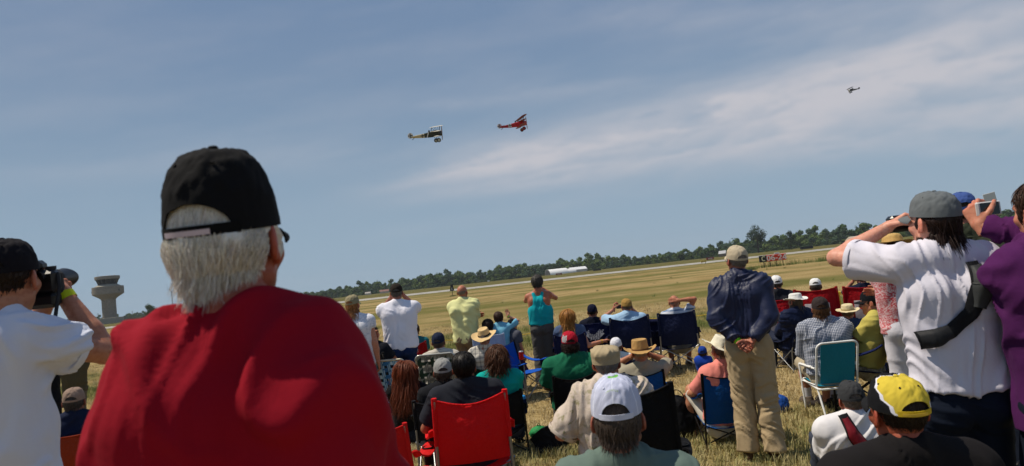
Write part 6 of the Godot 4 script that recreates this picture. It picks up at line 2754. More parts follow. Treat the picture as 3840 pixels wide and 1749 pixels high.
	chair_for(by.bucket, "low navy camping chair under the navy windbreaker", "141a30", {"top": 0.62})
	beach_chair("beach chair with teal sling and white tube frame", Vector3(by.check.root.x, 0, by.check.root.z), 2).scale = Vector3.ONE * 0.84
	chair_for(by.yellowsit, "navy camping chair seen from the side under yellow polo", "131c48", {"top": 0.9, "frame": "141416", "trim": "101114"})
	chair_for(by.tangrey, "orange red mesh camping chair under the navy shirt", "8e3218", {"top": 0.8, "w": 0.27, "dip": 0.02})
	chair_for(by.sidekick, "black camping chair between two standing people", "131416", {"top": 0.86})
	camp_chair("navy camping chair turned away behind the camera photographer", NAVY_LEFT, 60, "1a2450", {"top": 0.9})

	# things held
	slr(by.shooter)
	small_camera(by.boy, Vector3(-0.045, 0.015, -0.19), Vector3(0.13, 0.08, 0.07), "0c0d10", "small black video camera held up under the grey cap", "video camera")
	binoculars(by.whiteshirt, "binoculars held by the person in white polo shirt")
	small_camera(by.hoodie, Vector3(-0.06, 0.045, -0.26), Vector3(0.12, 0.066, 0.018), "c8c6c4", "pale compact camera with black screen held up", "phone camera", 0.25, "0a0b0d")
	small_camera(by.teal, Vector3(0, -0.12, -0.29), Vector3(0.13, 0.09, 0.06), "17171a", "small black camera held before the turquoise tank top", "camera")
	small_camera(by.tancap, Vector3(-0.11, 0.0, -0.2), Vector3(0.1, 0.065, 0.03), "1a1a1c", "small black camera held beside the mustard cap", "camera", 0.0, "2c3038")
	small_camera(by.gambler, Vector3(0, -0.02, -0.23), Vector3(0.12, 0.08, 0.06), "17171a", "black camera held under the tan brimmed hat", "camera")
	small_camera(by.visor, Vector3(0, -0.02, -0.22), Vector3(0.12, 0.08, 0.06), "17171a", "black camera held by the person in the flag chair", "camera")
	small_camera(by.olivekid, Vector3(-0.14, -0.15, -0.24), Vector3(0.1, 0.06, 0.025), "17171a", "little black camera held by the child in olive", "camera")
	small_camera(by.blackside, Vector3(0.08, -0.25, -0.42), Vector3(0.1, 0.06, 0.025), "202024", "compact camera held by the person in black clothes", "camera")
	small_camera(by.peek, Vector3(0.12, -0.07, -0.16), Vector3(0.075, 0.13, 0.01), "202024", "phone held up past the red shoulder", "phone")
	# the sling bag on the back of the white T-shirt
	var p: Person = by.boy
	var h := p.hip.y
	var t := thing("sling_bag", "dark grey sling bag worn across the white T-shirt", "bag", p.root, p.yaw)
	obj("strap", strap_over(p, [Vector2(0.07, h + 0.575), Vector2(0.075, h + 0.47), Vector2(0.02, h + 0.36), Vector2(-0.07, h + 0.29), Vector2(-0.19, h + 0.26)], [0.026, 0.042, 0.03, 0.03, 0.04], [0.005, 0.008, 0.005, 0.006, 0.01]), cloth("1c1d20", 0.7), t)
	obj("pouch", strap_over(p, [Vector2(0.075, h + 0.56), Vector2(0.085, h + 0.48), Vector2(0.05, h + 0.38)], [0.025, 0.047, 0.025], [0.012, 0.032, 0.01], 0.012), cloth("3c3e3e", 0.5), t)
	obj("pouch", strap_over(p, [Vector2(-0.07, h + 0.295), Vector2(-0.13, h + 0.27), Vector2(-0.185, h + 0.26)], [0.028, 0.038, 0.038], [0.008, 0.02, 0.018], 0.008), cloth("2a2b2d", 0.6), t)
	p = by.sling
	h = p.hip.y
	t = thing("sling_pouch", "dark red sling pouch with black edges on white shirt", "bag", p.root, p.yaw)
	obj("strap", strap_over(p, [Vector2(-0.1, h + 0.54), Vector2(-0.07, h + 0.42), Vector2(0.02, h + 0.26), Vector2(0.1, h + 0.12)], [0.03, 0.045, 0.06, 0.04], [0.006, 0.008, 0.01, 0.006]), cloth("141416", 0.7), t)
	obj("pouch", strap_over(p, [Vector2(-0.095, h + 0.52), Vector2(-0.07, h + 0.42), Vector2(0.015, h + 0.27), Vector2(0.09, h + 0.14)], [0.02, 0.04, 0.054, 0.03], [0.012, 0.03, 0.05, 0.015], 0.01), cloth("6a1620", 0.6), t)

	# camera gear on a stand, far right
	t = thing("camera_rig", "black video camera with white flash card on tripod", "tripod camera", RIG)
	var mb := MB.new()
	for i in 3:
		mb = MB.new()
		var a := TAU * i / 3 + 0.4
		mb.tube([Vector3(0, 1.35, 0), Vector3(cos(a) * 0.45, 0, sin(a) * 0.45)], [0.022, 0.014], 6)
		obj("leg", mb, paint("17171a", 0.5), t)
	mb = MB.new()
	mb.tube([Vector3(0, 1.3, 0), Vector3(0, 1.66, 0)], 0.025, 8)
	obj("column", mb, paint("17171a", 0.5), t)
	mb = MB.new()
	mb.box(Transform3D(Basis(Vector3.UP, 0.3), Vector3(0, 1.74, 0)), Vector3(0.16, 0.2, 0.14), 0.03)
	mb.tube([Vector3(0, 1.74, -0.05), Vector3(-0.05, 1.74, -0.24)], 0.05, 14)
	obj("camera_body", mb, paint("141416", 0.35), t)
	mb = MB.new()
	mb.box(Transform3D(Basis(), Vector3(0.0, 1.94, 0)), Vector3(0.05, 0.2, 0.05), 0.01)
	obj("flash", mb, paint("1c1c1e", 0.4), t)
	mb = MB.new()
	mb.box(Transform3D(Basis(Vector3.BACK, 0.14) * Basis(Vector3.UP, 0.2), Vector3(0.11, 2.02, 0.0)), Vector3(0.15, 0.2, 0.006), 0.002)
	obj("bounce_card", mb, paint("d2cfc6", 0.7), t)

	# crowd line: yellow rope on yellow stakes
	var yellow := paint("c8a81c", 0.6)
	for i in ROPE.size():
		var a: Vector3 = ROPE[i]
		t = thing("stake", ROPE_WORDS[i], "stake", a, 0.0, "yellow stakes of the crowd line")
		mb = MB.new()
		mb.box(Transform3D(Basis(), Vector3(0, 0.45, 0)), Vector3(0.05, 0.9, 0.035), 0.006)
		obj("post", mb, yellow, t)
		mb = MB.new()
		mb.box(Transform3D(Basis(), Vector3(0, 0.87, 0.002)), Vector3(0.1, 0.05, 0.05), 0.012)
		obj("hook", mb, yellow, t)
	mb = MB.new()
	for i in ROPE.size() - 1:
		var pts := []
		for j in 17:
			var f := j / 16.0
			pts.append(ROPE[i].lerp(ROPE[i + 1], f) + Vector3(0, 0.85 - 0.14 * sin(f * PI), 0.03))
		mb.tube(pts, 0.007, 6, i == 0)
	tag(obj("rope", mb, yellow), "thin yellow rope strung between the yellow stakes", "rope")

	# bags and cups on the grass
	soft_bag("backpack", "black backpack on the grass beside the blue chair", "backpack", PACK, Vector3(0.36, 0.42, 0.3), "0e0f12", 3, true)
	soft_bag("tote_bag", "black tote bag under the red front row chair", "bag", TOTE, Vector3(0.3, 0.34, 0.2), "111216", 4, true)
	soft_bag("bag", "shiny black bag at the lower right corner", "bag", SACK, Vector3(0.42, 0.5, 0.36), "131315", 5, true, 0.3)
	soft_bag("bag", "small blue bag beside the khaki trousers", "bag", BLUE_BAG, Vector3(0.2, 0.17, 0.18), "1c4690", 6, false)
	# carry sleeve slung on the arm of the green T-shirt's chair
	var g: Person = by.green
	var q := []
	for j in 9:
		for i in 13:
			var u := i / 12.0
			var v := j / 8.0
			q.append(Vector3(lerpf(-0.52, 0.2, u) + 0.05 * sin(v * 3.0), lerpf(0.36, 0.1, v) - 0.22 * pow(1.0 - u, 2.0) * 1.0 + 0.03 * sin(u * 9.0 + v * 2.0), 0.3 + 0.05 * sin(u * 6.0) + 0.03 * v))
	mb = MB.new()
	var rev := []
	for j in 9:
		for i in 13:
			rev.append(q[(8 - j) * 13 + i])
	mb.grid(rev, 13, false, 0.05)
	t = thing("chair_bag", "limp black carry bag hanging on the black chair", "bag", g.root, g.yaw)
	obj("bag_cloth", mb, cloth("16171b", 0.45, null, 1.0, 1.0), t)
	mb = MB.new()
	mb.box(Transform3D(Basis(Vector3.BACK, 0.06), Vector3(0.12, 0.25, 0.335)), Vector3(0.13, 0.045, 0.012), 0.003)
	obj("label_patch", mb, paint("b02a28", 0.6), t)
	# bottle in a sleeve, green bowl, red can
	var tq: Person = by.turq
	var ts := maxf(clampf((tq.hip.y + 0.01) / 0.4, 0.55, 1.12), 0.8)
	t = thing("water_bottle", "water bottle with blue lid in dark sleeve", "bottle", tq.root + Basis(Vector3.UP, tq.yaw) * Vector3(0.28, 0.44, -0.2) * ts)
	t.scale = Vector3.ONE * 0.75
	mb = MB.new()
	mb.lathe([Vector2(0.001, 0), Vector2(0.045, 0), Vector2(0.048, 0.01), Vector2(0.048, 0.2)], 20)
	obj("sleeve", mb, cloth("1b2444", 0.7), t)
	mb = MB.new()
	mb.lathe([Vector2(0.046, 0.2), Vector2(0.046, 0.235), Vector2(0.03, 0.25), Vector2(0.001, 0.252)], 20)
	obj("lid", mb, paint("1f8fd8", 0.35), t)
	t = thing("mesh_bag", "green mesh bag lying beside the blue lidded bottle", "bag", BOTTLE)
	mb = MB.new()
	mb.lathe([Vector2(0.001, 0), Vector2(0.08, 0.0), Vector2(0.1, 0.05), Vector2(0.07, 0.1), Vector2(0.01, 0.13)], 18, Transform3D(), 1.2, 0.9)
	obj("mesh_cloth", mb, cloth("2c8a50", 0.6, null, 1.0, 1.0), t)
	mb = MB.new()
	mb.tube([Vector3(-0.03, 0.11, 0), Vector3(0, 0.16, 0.02), Vector3(0.03, 0.11, 0)], 0.005, 6)
	obj("drawstring", mb, cloth("1c5a36", 0.7), t)
	t = thing("drink_can", "red drink can in the blue chair's armrest", "can", CAN)
	mb = MB.new()
	mb.lathe([Vector2(0.001, 0), Vector2(0.026, 0), Vector2(0.033, 0.012), Vector2(0.033, 0.105)], 20)
	obj("can_body", mb, paint("b3121c", 0.25, 0.4), t)
	mb = MB.new()
	mb.lathe([Vector2(0.033, 0.105), Vector2(0.027, 0.118), Vector2(0.025, 0.115), Vector2(0.001, 0.115)], 20)
	obj("can_top", mb, paint("c8c8c8", 0.25, 0.8), t)

	# the three aeroplanes
	triplane("white tailed triplane with olive nose flying level over the field", Vector3(-11.900, 28.000, -112.900), Vector3(deg_to_rad(22.0), deg_to_rad(7.5), deg_to_rad(11.6)), ["38382a", "c4b48c", "0e100f", "a5a59c"], "cfcabc", "c0c8c4", "d2cfc8", false)
	triplane("bright red triplane banking beside the white tailed one", Vector3(3.700, 32.300, -130.800), Vector3(deg_to_rad(14.1), deg_to_rad(7.5), deg_to_rad(2.9)), ["b3141a", "a01218", "b81a1e", "8c1a1c"], "a5181a", "8a4a34", "dcd4cc", true)
	triplane("small distant dark triplane high on the right", Vector3(188.700, 81.200, -345.700), Vector3(deg_to_rad(177.6), deg_to_rad(-4.4), deg_to_rad(-2.1)), ["151412", "24221e", "a8a8a4", "1a1a18"], "5d6062", "5d6468", "2a2422", false)

func people() -> Array:
	return [
	# foreground
	{"id":"red", "label":"white haired person in red T-shirt and black cap seen close from behind", "at":Vector3(-0.460, 1.902, -1.067), "k":1.08, "hs":0.92, "raise":[-0.01,-0.025], "yaw":-17, "look":21, "nody":0.11, "trap":-0.06, "neckr":0.85, "tilt":4, "cell":0.0078, "w":0.94, "sw":0.115, "arm":0.76, "nodx":-0.006, "skin":"a8604a", "lean":-2,
		"hair":{"col":"ece7de","n":13000,"len":0.04,"wid":0.00065,"thick":0.02,"bald":0.35,"low":-0.05,"wild":0.8,"vee":1.0,"wave":0.16,"gap":0.7,"lump":0.4,"ears":true,"fall":0.08}, "hat":{"col":"131315","open":true,"buckle":"b9a9b4","strap":"0c0c0d","pitch":0.07,"lift":0.0,"high":0.138,"hop":0.36,"wop":0.74},
		"shirt":{"col":"8a0c1f","sleeve":0.97,"loose":0.011,"hem":-0.1,"collar":0.012,"fold":0.017}, "pants":{"col":"2b3140"}, "arms":[{"t":Vector3(-0.2,-0.72,-0.1),"pole":Vector3(-0.5,0,1)},{"t":Vector3(0.03,-0.56,-0.24),"pole":Vector3(1,-0.45,0.1)}]},
	{"id":"shooter", "label":"person in white T-shirt and black cap holding a long lens camera", "at":Vector3(-1.677, 1.972, -2.164), "k":1.07, "yaw":16, "look":-27, "tilt":2, "cell":0.0085, "skin":"b27d62", "lean":4, "w":0.92, "nodx":0.085, "nody":0.13, "sw":0.15,
		"hair":{"col":"2a1d17","n":900,"len":0.02,"wid":0.002,"thick":0.006,"low":-0.06}, "hat":{"col":"17151a","pitch":0.05},
		"shirt":{"col":"ccd0de","sleeve":0.62,"loose":0.018,"hem":-0.1,"open":0.014,"fold":0.015}, "pants":{"col":"1d2433"}, "arms":[{"p":"camera","hf":1,"t":Vector3(-0.03,-0.09,-0.28),"pole":Vector3(-0.7,-1,-0.3)},{"p":"camera","hf":1,"t":Vector3(0.065,-0.06,-0.2),"pole":Vector3(0.6,-1.0,-0.3)}], "band":"b5c21e"},
	{"id":"boy", "label":"person in white T-shirt and grey cap with sling bag raising binoculars", "at":Vector3(1.888, 1.838, -2.950), "k":1.06, "yaw":7, "look":-20, "tilt":5, "cell":0.008, "skin":"d9a08a", "w":0.88, "flare":0.012, "nodx":0.005, "raise":[0.06,0.03],
		"hair":{"col":"2a1a15","n":1500,"len":0.1,"wid":0.0022,"thick":0.012,"low":-0.08,"wild":0.8,"fall":0.08}, "hat":{"col":"62676a","pitch":0.05,"brim":0.075,"open":false,"lift":0.006},
		"shirt":{"col":"d2cfda","sleeve":0.7,"loose":0.02,"hem":0.03,"open":0.02,"fold":0.009}, "pants":{"col":"161d2b","loose":0.03,"waist":0.16}, "arms":[{"p":"camera","t":Vector3(-0.12,0.0,-0.17),"pole":Vector3(-0.7,-0.7,0.5)},{"p":"camera","t":Vector3(0.07,-0.05,-0.19)}]},
	{"id":"hoodie", "label":"person in purple hooded sweatshirt holding up a phone", "at":Vector3(2.166, 1.828, -2.687), "k":1.05, "yaw":8, "look":-12, "tilt":0, "cell":0.012, "skin":"c98d74",
		"hair":{"col":"3a2418","n":900,"len":0.05,"wid":0.0026,"thick":0.014,"low":-0.06,"ears":true}, 
		"shirt":{"col":"4a1c4e","sleeve":1.95,"loose":0.024,"hem":-0.12,"fold":0.014,"collar":0.01}, "pants":{"col":"141a28"}, "arms":[{"t":Vector3(-0.1,-0.03,-0.24),"pole":Vector3(0.2,-0.6,1.0),"palm":Vector3(0.8,0,-0.4),"hand":"grip","dir":Vector3(0.1,1,-0.2)},{"p":"down"}]},
	{"id":"olive", "label":"tall person in blue cap and olive jacket standing behind the sling bag", "at":Vector3(3.319, 1.921, -4.837), "yaw":26, "look":0, "tilt":4, "cell":0.015, "skin":"a8705a", "w":1.05,
		"hair":{"col":"2c2019","n":500,"len":0.03,"thick":0.008,"low":-0.07}, "hat":{"col":"3d538c","pitch":0.05},
		"shirt":{"col":"33382c","sleeve":1.9,"loose":0.028,"hem":-0.02,"collar":0.03,"fold":0.01}, "pants":{"col":"121824"}, "arms":[{"p":"down"},{"p":"down"}]},
	{"id":"farwhite", "label":"person in white T-shirt far beyond the purple sweatshirt", "at":Vector3(5.191, 1.722, -6.808), "yaw":25, "look":0, "skin":"b98468", "hair":{"col":"3b2a1f","n":260,"len":0.03,"wid":0.004},
		"shirt":{"col":"d8d8e0","sleeve":0.6}, "pants":{"col":"2b3140"}},
	{"id":"farstraw", "label":"person in straw hat beyond the raised phone, near the frame edge", "at":Vector3(5.207, 1.709, -7.079), "yaw":25,"look":0, "skin":"b98468", "hair":{"col":"4b3a2f","n":200,"len":0.03,"wid":0.004}, "hat":{"kind":"hat","col":"c0b48e","brim":0.06,"h":0.09},
		"shirt":{"col":"c9cfe0","sleeve":0.6}, "pants":{"col":"2b3140"}},
	{"id":"redprint", "label":"person in wide straw sun hat and red patterned blouse, arms folded", "at":Vector3(3.386, 1.685, -5.903), "k":0.96, "yaw":14, "look":0, "tilt":4, "skin":"c38d70", "w":1.06, "arm":1.05,
		"hair":{"col":"3b261b","n":350,"len":0.1,"wid":0.004,"ears":false}, "hat":{"kind":"hat","col":"cdaa68","brim":0.17,"h":0.085,"round":0.045,"dent":0.004,"taper":0.95,"up":-0.01,"dip":0.02,"droop":0.01,"pitch":-0.28,"lump":0.002,"straw":1},
		"shirt":{"print":"red","sleeve":0.3,"loose":0.012,"hem":-0.07}, "pants":{"col":"d6d4dc"}, "arms":[{"p":"folded"},{"p":"folded"}]},
	{"id":"navy", "label":"standing person in shiny navy jacket and khaki trousers, hands clasped behind", "at":Vector3(1.958, 1.729, -5.842), "k":1.03, "yaw":24, "look":-32, "tilt":10, "cell":0.012, "skin":"b07560", "w":1.0, "sw":0.178, "lean":3, "stance":0.105,
		"hair":{"col":"8b827a","n":900,"len":0.022,"wid":0.0028,"thick":0.005,"low":-0.05}, "hat":{"col":"b3a68e","pitch":0.05},
		"shirt":{"satin":"101a3c","sleeve":1.88,"loose":0.026,"hem":0.1,"collar":0.03,"fold":0.012,"jacket":true,"flare":-0.012}, "pants":{"col":"a89474","loose":0.026,"fold":0.013,"waist":0.16}, "arms":[{"p":"back","hand":"grip","pole":Vector3(-1,0,0)},{"p":"back","hand":"fist","pole":Vector3(1,0,0)}], "band":"7fd321", "band_on":0, "shoes":"4a3624"},
	{"id":"capwoman", "label":"standing person with long light hair, khaki cap and white patterned top", "at":Vector3(-2.079, 1.667, -8.236), "k":0.98, "yaw":-4, "look":14, "tilt":4, "skin":"c48b70", "w":1.06, "arm":1.15,
		"hair":{"col":"b0794a","n":700,"len":0.16,"wid":0.004,"thick":0.012,"fall":0.08}, "hat":{"col":"8b8266","pitch":0.05,"brim_col":"6f8a72"},
		"shirt":{"print":"pale","sleeve":0.32,"loose":0.018,"hem":-0.06}, "pants":{"col":"3c8583","loose":0.008,"len":1.7}, "arms":[{"p":"folded"},{"p":"down"}]},
	{"id":"whiteshirt", "label":"standing person in white polo shirt and dark cap with hands at face", "at":Vector3(-1.764, 1.754, -9.562), "yaw":-8, "look":0, "tilt":4, "skin":"a8705c", "w":1.14, "sw":0.195,
		"hair":{"col":"6b625c","n":400,"len":0.03,"wid":0.004,"low":-0.07}, "hat":{"col":"2a2420","pitch":0.05},
		"shirt":{"col":"e2e1ea","sleeve":0.72,"loose":0.026,"hem":-0.03,"collar":0.02,"open":0.012,"fold":0.009}, "pants":{"col":"1b2c52"}, "arms":[{"p":"camera"},{"p":"camera"}]},
	{"id":"yellow", "label":"standing bald person in pale yellow polo shirt, arms folded", "at":Vector3(-0.902, 1.640, -10.666), "k":1.0, "yaw":16, "look":4, "tilt":6, "skin":"b97a5e", "w":1.08, "sw":0.185,
		"hair":{"col":"8d7a6c","n":160,"len":0.012,"wid":0.003,"thick":0.002,"bald":1.0,"low":-0.05},
		"shirt":{"col":"d6d69a","sleeve":0.85,"loose":0.026,"hem":-0.08,"collar":0.025,"open":0.012,"fold":0.014}, "pants":{"col":"7a6a55","len":1.0,"loose":0.03}, "arms":[{"p":"folded"},{"p":"folded"}], "socks":"d8d8d8"},
	{"id":"teal", "label":"standing person in turquoise tank top and grey trousers holding a camera", "at":Vector3(0.325, 1.659, -10.860), "k":0.99, "yaw":8, "look":0, "tilt":4, "skin":"b06f54", "w":1.02,
		"hair":{"col":"4a4642","n":700,"len":0.045,"wid":0.0045,"thick":0.02,"lump":0.5,"low":-0.07,"wave":0.5}, 
		"shirt":{"col":"159aa3","tank":true,"sleeve":0.0,"loose":0.02,"hem":0.03}, "pants":{"col":"53514f","loose":0.03,"waist":0.12}, "belt":"241d18", "arms":[{"t":Vector3(-0.07,-0.12,-0.24),"pole":Vector3(-1,-0.9,0.2),"hand":"grip"},{"t":Vector3(0.07,-0.12,-0.24),"pole":Vector3(1,-0.9,0.2),"hand":"grip"}]},
	# seated, left part
	{"id":"canada", "label":"curly haired person sitting in red maple leaf chair", "at":Vector3(-1.913, 1.041, -11.688), "pose":"sit", "yaw":5, "skin":"b57f66", "hair":{"col":"3c241a","n":350,"len":0.06,"wid":0.005,"wave":0.6,"thick":0.02}, "shirt":{"col":"20666e","sleeve":0.6}, "pants":{"col":"333b4a"}},
	{"id":"stripe", "label":"person in navy cap and striped beige shirt sitting in webbed chair", "at":Vector3(-1.113, 1.052, -8.676), "pose":"sit", "yaw":-6, "look":10, "tilt":8, "skin":"a3705a", "w":1.12, "hair":{"col":"5b4d44","n":260,"len":0.03,"wid":0.004}, "hat":{"col":"1b2338","pitch":0.05}, "shirt":{"print":"stripe","sleeve":1.5,"collar":0.02,"loose":0.02}, "pants":{"col":"5f5646"}, "arms":[{"p":"rest"},{"p":"lap"}]},
	{"id":"redhair", "label":"person with very long red hair and black top sitting low", "at":Vector3(-1.406, 0.833, -7.689), "pose":"sit", "yaw":-8, "look":4, "tilt":2, "cell":0.013, "skin":"d0a08a", "w":0.95, "lean":10, "hair":{"col":"7a3a1e","n":2200,"len":0.42,"wid":0.004,"thick":0.016,"ears":false,"wild":0.7,"wave":0.25,"fall":0.125}, "shirt":{"col":"141316","sleeve":0.5,"loose":0.012}, "pants":{"col":"22242b"}, "arms":[{"p":"lap"},{"p":"lap"}]},
	{"id":"greycap", "label":"person in light grey cap sitting behind the red camping chair", "at":Vector3(-0.782, 0.987, -6.195), "pose":"sit", "yaw":-8, "look":0, "tilt":4, "cell":0.013, "skin":"a3705a", "hair":{"col":"4b4038","n":420,"len":0.05,"wid":0.004,"thick":0.014}, "hat":{"col":"8b8b88","pitch":0.05}, "shirt":{"col":"18191d","sleeve":1.8,"loose":0.022}, "pants":{"col":"22242b"}},
	{"id":"darkhair", "label":"dark haired person in charcoal T-shirt sitting in the red chair", "at":Vector3(-0.486, 1.134, -5.171), "pose":"sit", "yaw":-4, "look":0, "tilt":4, "cell":0.011, "skin":"9a6248", "w":1.16, "sw":0.2, "hair":{"col":"15100e","n":900,"len":0.055,"wid":0.003,"thick":0.014,"low":-0.075,"hug":0.85}, "shirt":{"col":"24262d","sleeve":0.75,"loose":0.024,"collar":0.006}, "pants":{"col":"2b2e38"}, "arms":[{"t":Vector3(-0.22,-0.5,-0.28),"pole":Vector3(-1,-0.5,0.6)},{"p":"lap"}]},
	{"id":"panama", "label":"person in pale straw hat with dark band and plaid shirt sitting", "at":Vector3(-0.566, 0.957, -9.615), "pose":"sit", "yaw":6, "look":4, "tilt":-8, "skin":"a3705a", "hair":{"col":"8a8078","n":200,"len":0.03,"wid":0.004}, "hat":{"kind":"hat","col":"d0b382","brim":0.095,"h":0.1,"taper":0.84,"dent":0.012,"round":0.012,"up":0.03,"dip":0.02,"band":"1a1512","pitch":0.42,"y":0.05,"roll":0.06}, "shirt":{"print":"plaid","sleeve":0.8,"loose":0.02}, "pants":{"col":"55503f"}},
	{"id":"kid1", "label":"dark haired person beyond the pale straw hat", "at":Vector3(-0.546, 1.055, -10.576), "pose":"sit", "yaw":0, "skin":"b57f66", "hair":{"col":"2a211f","n":350,"len":0.09,"wid":0.005,"ears":false}, "shirt":{"col":"6a6f78","sleeve":0.6}, "pants":{"col":"33384a"}},
	{"id":"kid2", "label":"brown haired child waving an arm in a light blue sleeve", "at":Vector3(-0.362, 1.164, -10.636), "pose":"stand", "k":0.72, "yaw":8, "skin":"cc9a80", "hs":0.98, "hair":{"col":"402a1e","n":350,"len":0.045,"wid":0.005,"thick":0.014}, "shirt":{"col":"74b4cf","sleeve":0.95,"loose":0.016}, "pants":{"col":"39415a"}, "arms":[{"p":"down"},{"t":Vector3(0.2,0.02,-0.06),"pole":Vector3(1,-1,0.2),"palm":Vector3(-0.2,0,1),"hand":"open","dir":Vector3(0.25,1,0)}], "band":"8fcf3a"},
	{"id":"kid3", "label":"child in black cap and grey T-shirt beside blue chair", "at":Vector3(-0.151, 1.032, -10.645), "pose":"stand", "k":0.66, "yaw":40, "skin":"b57f66", "hs":0.95, "hair":{"col":"1d1715","n":250,"len":0.03,"wid":0.005}, "hat":{"col":"17171b","pitch":0.05}, "shirt":{"col":"4e505a","sleeve":0.7}, "pants":{"col":"3a2450"}},
	{"id":"turq", "label":"person with bushy brown hair and turquoise top in black chair", "at":Vector3(-0.292, 0.984, -6.804), "pose":"sit", "yaw":-2, "look":0, "tilt":2, "cell":0.013, "skin":"b57f66", "hair":{"col":"5a3620","n":1300,"len":0.14,"wid":0.004,"thick":0.024,"ears":false,"wild":1.6,"wave":0.45,"fall":0.105,"hug":0.3}, "shirt":{"col":"0f9a90","sleeve":0.8,"loose":0.016}, "pants":{"col":"3a4050"}},
	{"id":"green", "label":"curly haired person in green T-shirt and red checkered cap", "at":Vector3(0.479, 1.024, -6.988), "pose":"sit", "yaw":2, "look":-6, "tilt":4, "cell":0.013, "skin":"9a6a50", "w":1.2, "sw":0.205, "arm":1.15, "hair":{"col":"2a1a14","n":1100,"len":0.06,"wid":0.004,"thick":0.022,"wave":0.9,"curl":1.6,"wild":1.8,"low":-0.085,"hug":0.3,"ears":false}, "hat":{"col":"a3182c","pitch":0.05,"lift":0.012,"strap":"7a1020"}, "shirt":{"col":"1c6448","sleeve":0.85,"loose":0.026,"collar":0.008}, "pants":{"col":"641226","len":0.95}, "arms":[{"p":"rest"},{"p":"rest"}], "shoes":"24211f"},
	# seated, middle and right
	{"id":"flatcap", "label":"person in puffy tan flat cap and pale leaf patterned shirt", "at":Vector3(0.523, 1.170, -4.355), "pose":"sit", "yaw":4, "look":4, "tilt":0, "cell":0.01, "skin":"b0765e", "w":1.08, "lean":4, "hair":{"col":"8f8a88","n":1300,"len":0.022,"wid":0.0026,"thick":0.007,"low":-0.08}, "hat":{"kind":"flat","col":"a8987a","pitch":0.05}, "shirt":{"print":"leaf","sleeve":0.95,"loose":0.03,"collar":0.03,"open":0.02,"fold":0.013}, "pants":{"col":"4a463f"}, "arms":[{"t":Vector3(-0.2,-0.5,-0.2),"pole":Vector3(-1,-0.5,0.5)},{"p":"lap"}]},
	{"id":"trucker", "label":"grey haired person in white and green mesh cap at bottom middle", "at":Vector3(0.291, 1.274, -2.285), "pose":"sit", "yaw":12, "look":-2, "tilt":0, "cell":0.01, "skin":"a3705c", "w":1.05, "hair":{"col":"574b43","n":3000,"len":0.055,"wid":0.0013,"thick":0.012,"low":-0.085,"wild":1.0,"fall":0.07}, "hat":{"col":"c6cadc","pitch":0.05,"lift":0.01,"high":0.118,"strap":"c6cadc","trucker":1}, "shirt":{"col":"5f7068","sleeve":0.7,"loose":0.02}, "pants":{"col":"2b3140"}},
	{"id":"tancap", "label":"person in mustard cap and light blue shirt holding a camera", "at":Vector3(1.697, 1.130, -10.571), "pose":"sit", "yaw":6, "look":-12, "tilt":4, "skin":"b0765e", "w":1.16, "sw":0.2, "hair":{"col":"6a584a","n":200,"len":0.015,"wid":0.003,"thick":0.004}, "hat":{"col":"9a7a42","pitch":0.05,"open":false}, "shirt":{"col":"9dbdd9","sleeve":0.8,"loose":0.024,"collar":0.02,"open":0.012}, "pants":{"col":"4a463f"}, "arms":[{"t":Vector3(-0.2,-0.03,-0.18),"pole":Vector3(-1,-0.9,0.2),"hand":"grip","palm":Vector3(1,0,0),"dir":Vector3(0,1,0)},{"p":"camera"}]},
	{"id":"leafs", "label":"person in navy cap sitting in the navy team logo chair", "at":Vector3(1.225, 1.058, -11.314), "pose":"sit", "yaw":8,"look":0, "skin":"8a5a48", "hair":{"col":"2a1d17","n":150,"len":0.015,"wid":0.003,"thick":0.003}, "hat":{"col":"12162a","pitch":0.05,"open":false}, "shirt":{"col":"1a1d2c","sleeve":0.7}, "pants":{"col":"33384a"}},
	{"id":"blond", "label":"person with long blond hair reaching an arm beside the logo chair", "at":Vector3(0.742, 1.055, -10.576), "pose":"sit", "yaw":6, "look":4, "skin":"c48b70", "hair":{"col":"b07c3e","n":900,"len":0.26,"wid":0.005,"thick":0.018,"ears":false,"fall":0.115,"wave":0.25}, "shirt":{"col":"4a5a78","sleeve":0.4}, "pants":{"col":"33384a"}, "arms":[{"p":"rest"},{"t":Vector3(0.5,-0.42,0.02),"pole":Vector3(0.2,-1,0.4),"hand":"relax"}], "band":"b28a3a"},
	{"id":"smallwhite", "label":"person in small white cap between tan flat cap and navy chair", "at":Vector3(1.242, 0.710, -9.007), "pose":"sit", "yaw":12,"look":0, "skin":"b0765e", "hair":{"col":"6a584a","n":200,"len":0.03,"wid":0.004}, "hat":{"col":"d3d3da","pitch":0.05,"open":false}, "shirt":{"col":"d0d6d2","sleeve":0.6}, "pants":{"col":"33384a"}},
	{"id":"gambler", "label":"person in tan brimmed hat with braided band in blue chair", "at":Vector3(1.226, 0.849, -7.083), "pose":"sit", "yaw":8, "look":0, "tilt":2, "cell":0.013, "skin":"b07858", "hair":{"col":"a08a74","n":250,"len":0.012,"wid":0.003,"thick":0.003}, "hat":{"kind":"hat","col":"b08c58","brim":0.085,"h":0.112,"taper":0.9,"dent":0.022,"round":0.012,"up":0.035,"dip":0.018,"band":"6a4c30","band_h":0.016,"pitch":-0.02,"y":0.035}, "shirt":{"col":"9a9380","sleeve":0.8,"collar":0.03,"loose":0.02}, "pants":{"col":"5a5446"}, "arms":[{"p":"camera","pole":Vector3(-1,-0.7,0.1)},{"p":"camera","pole":Vector3(1,-0.7,0.1)}]},
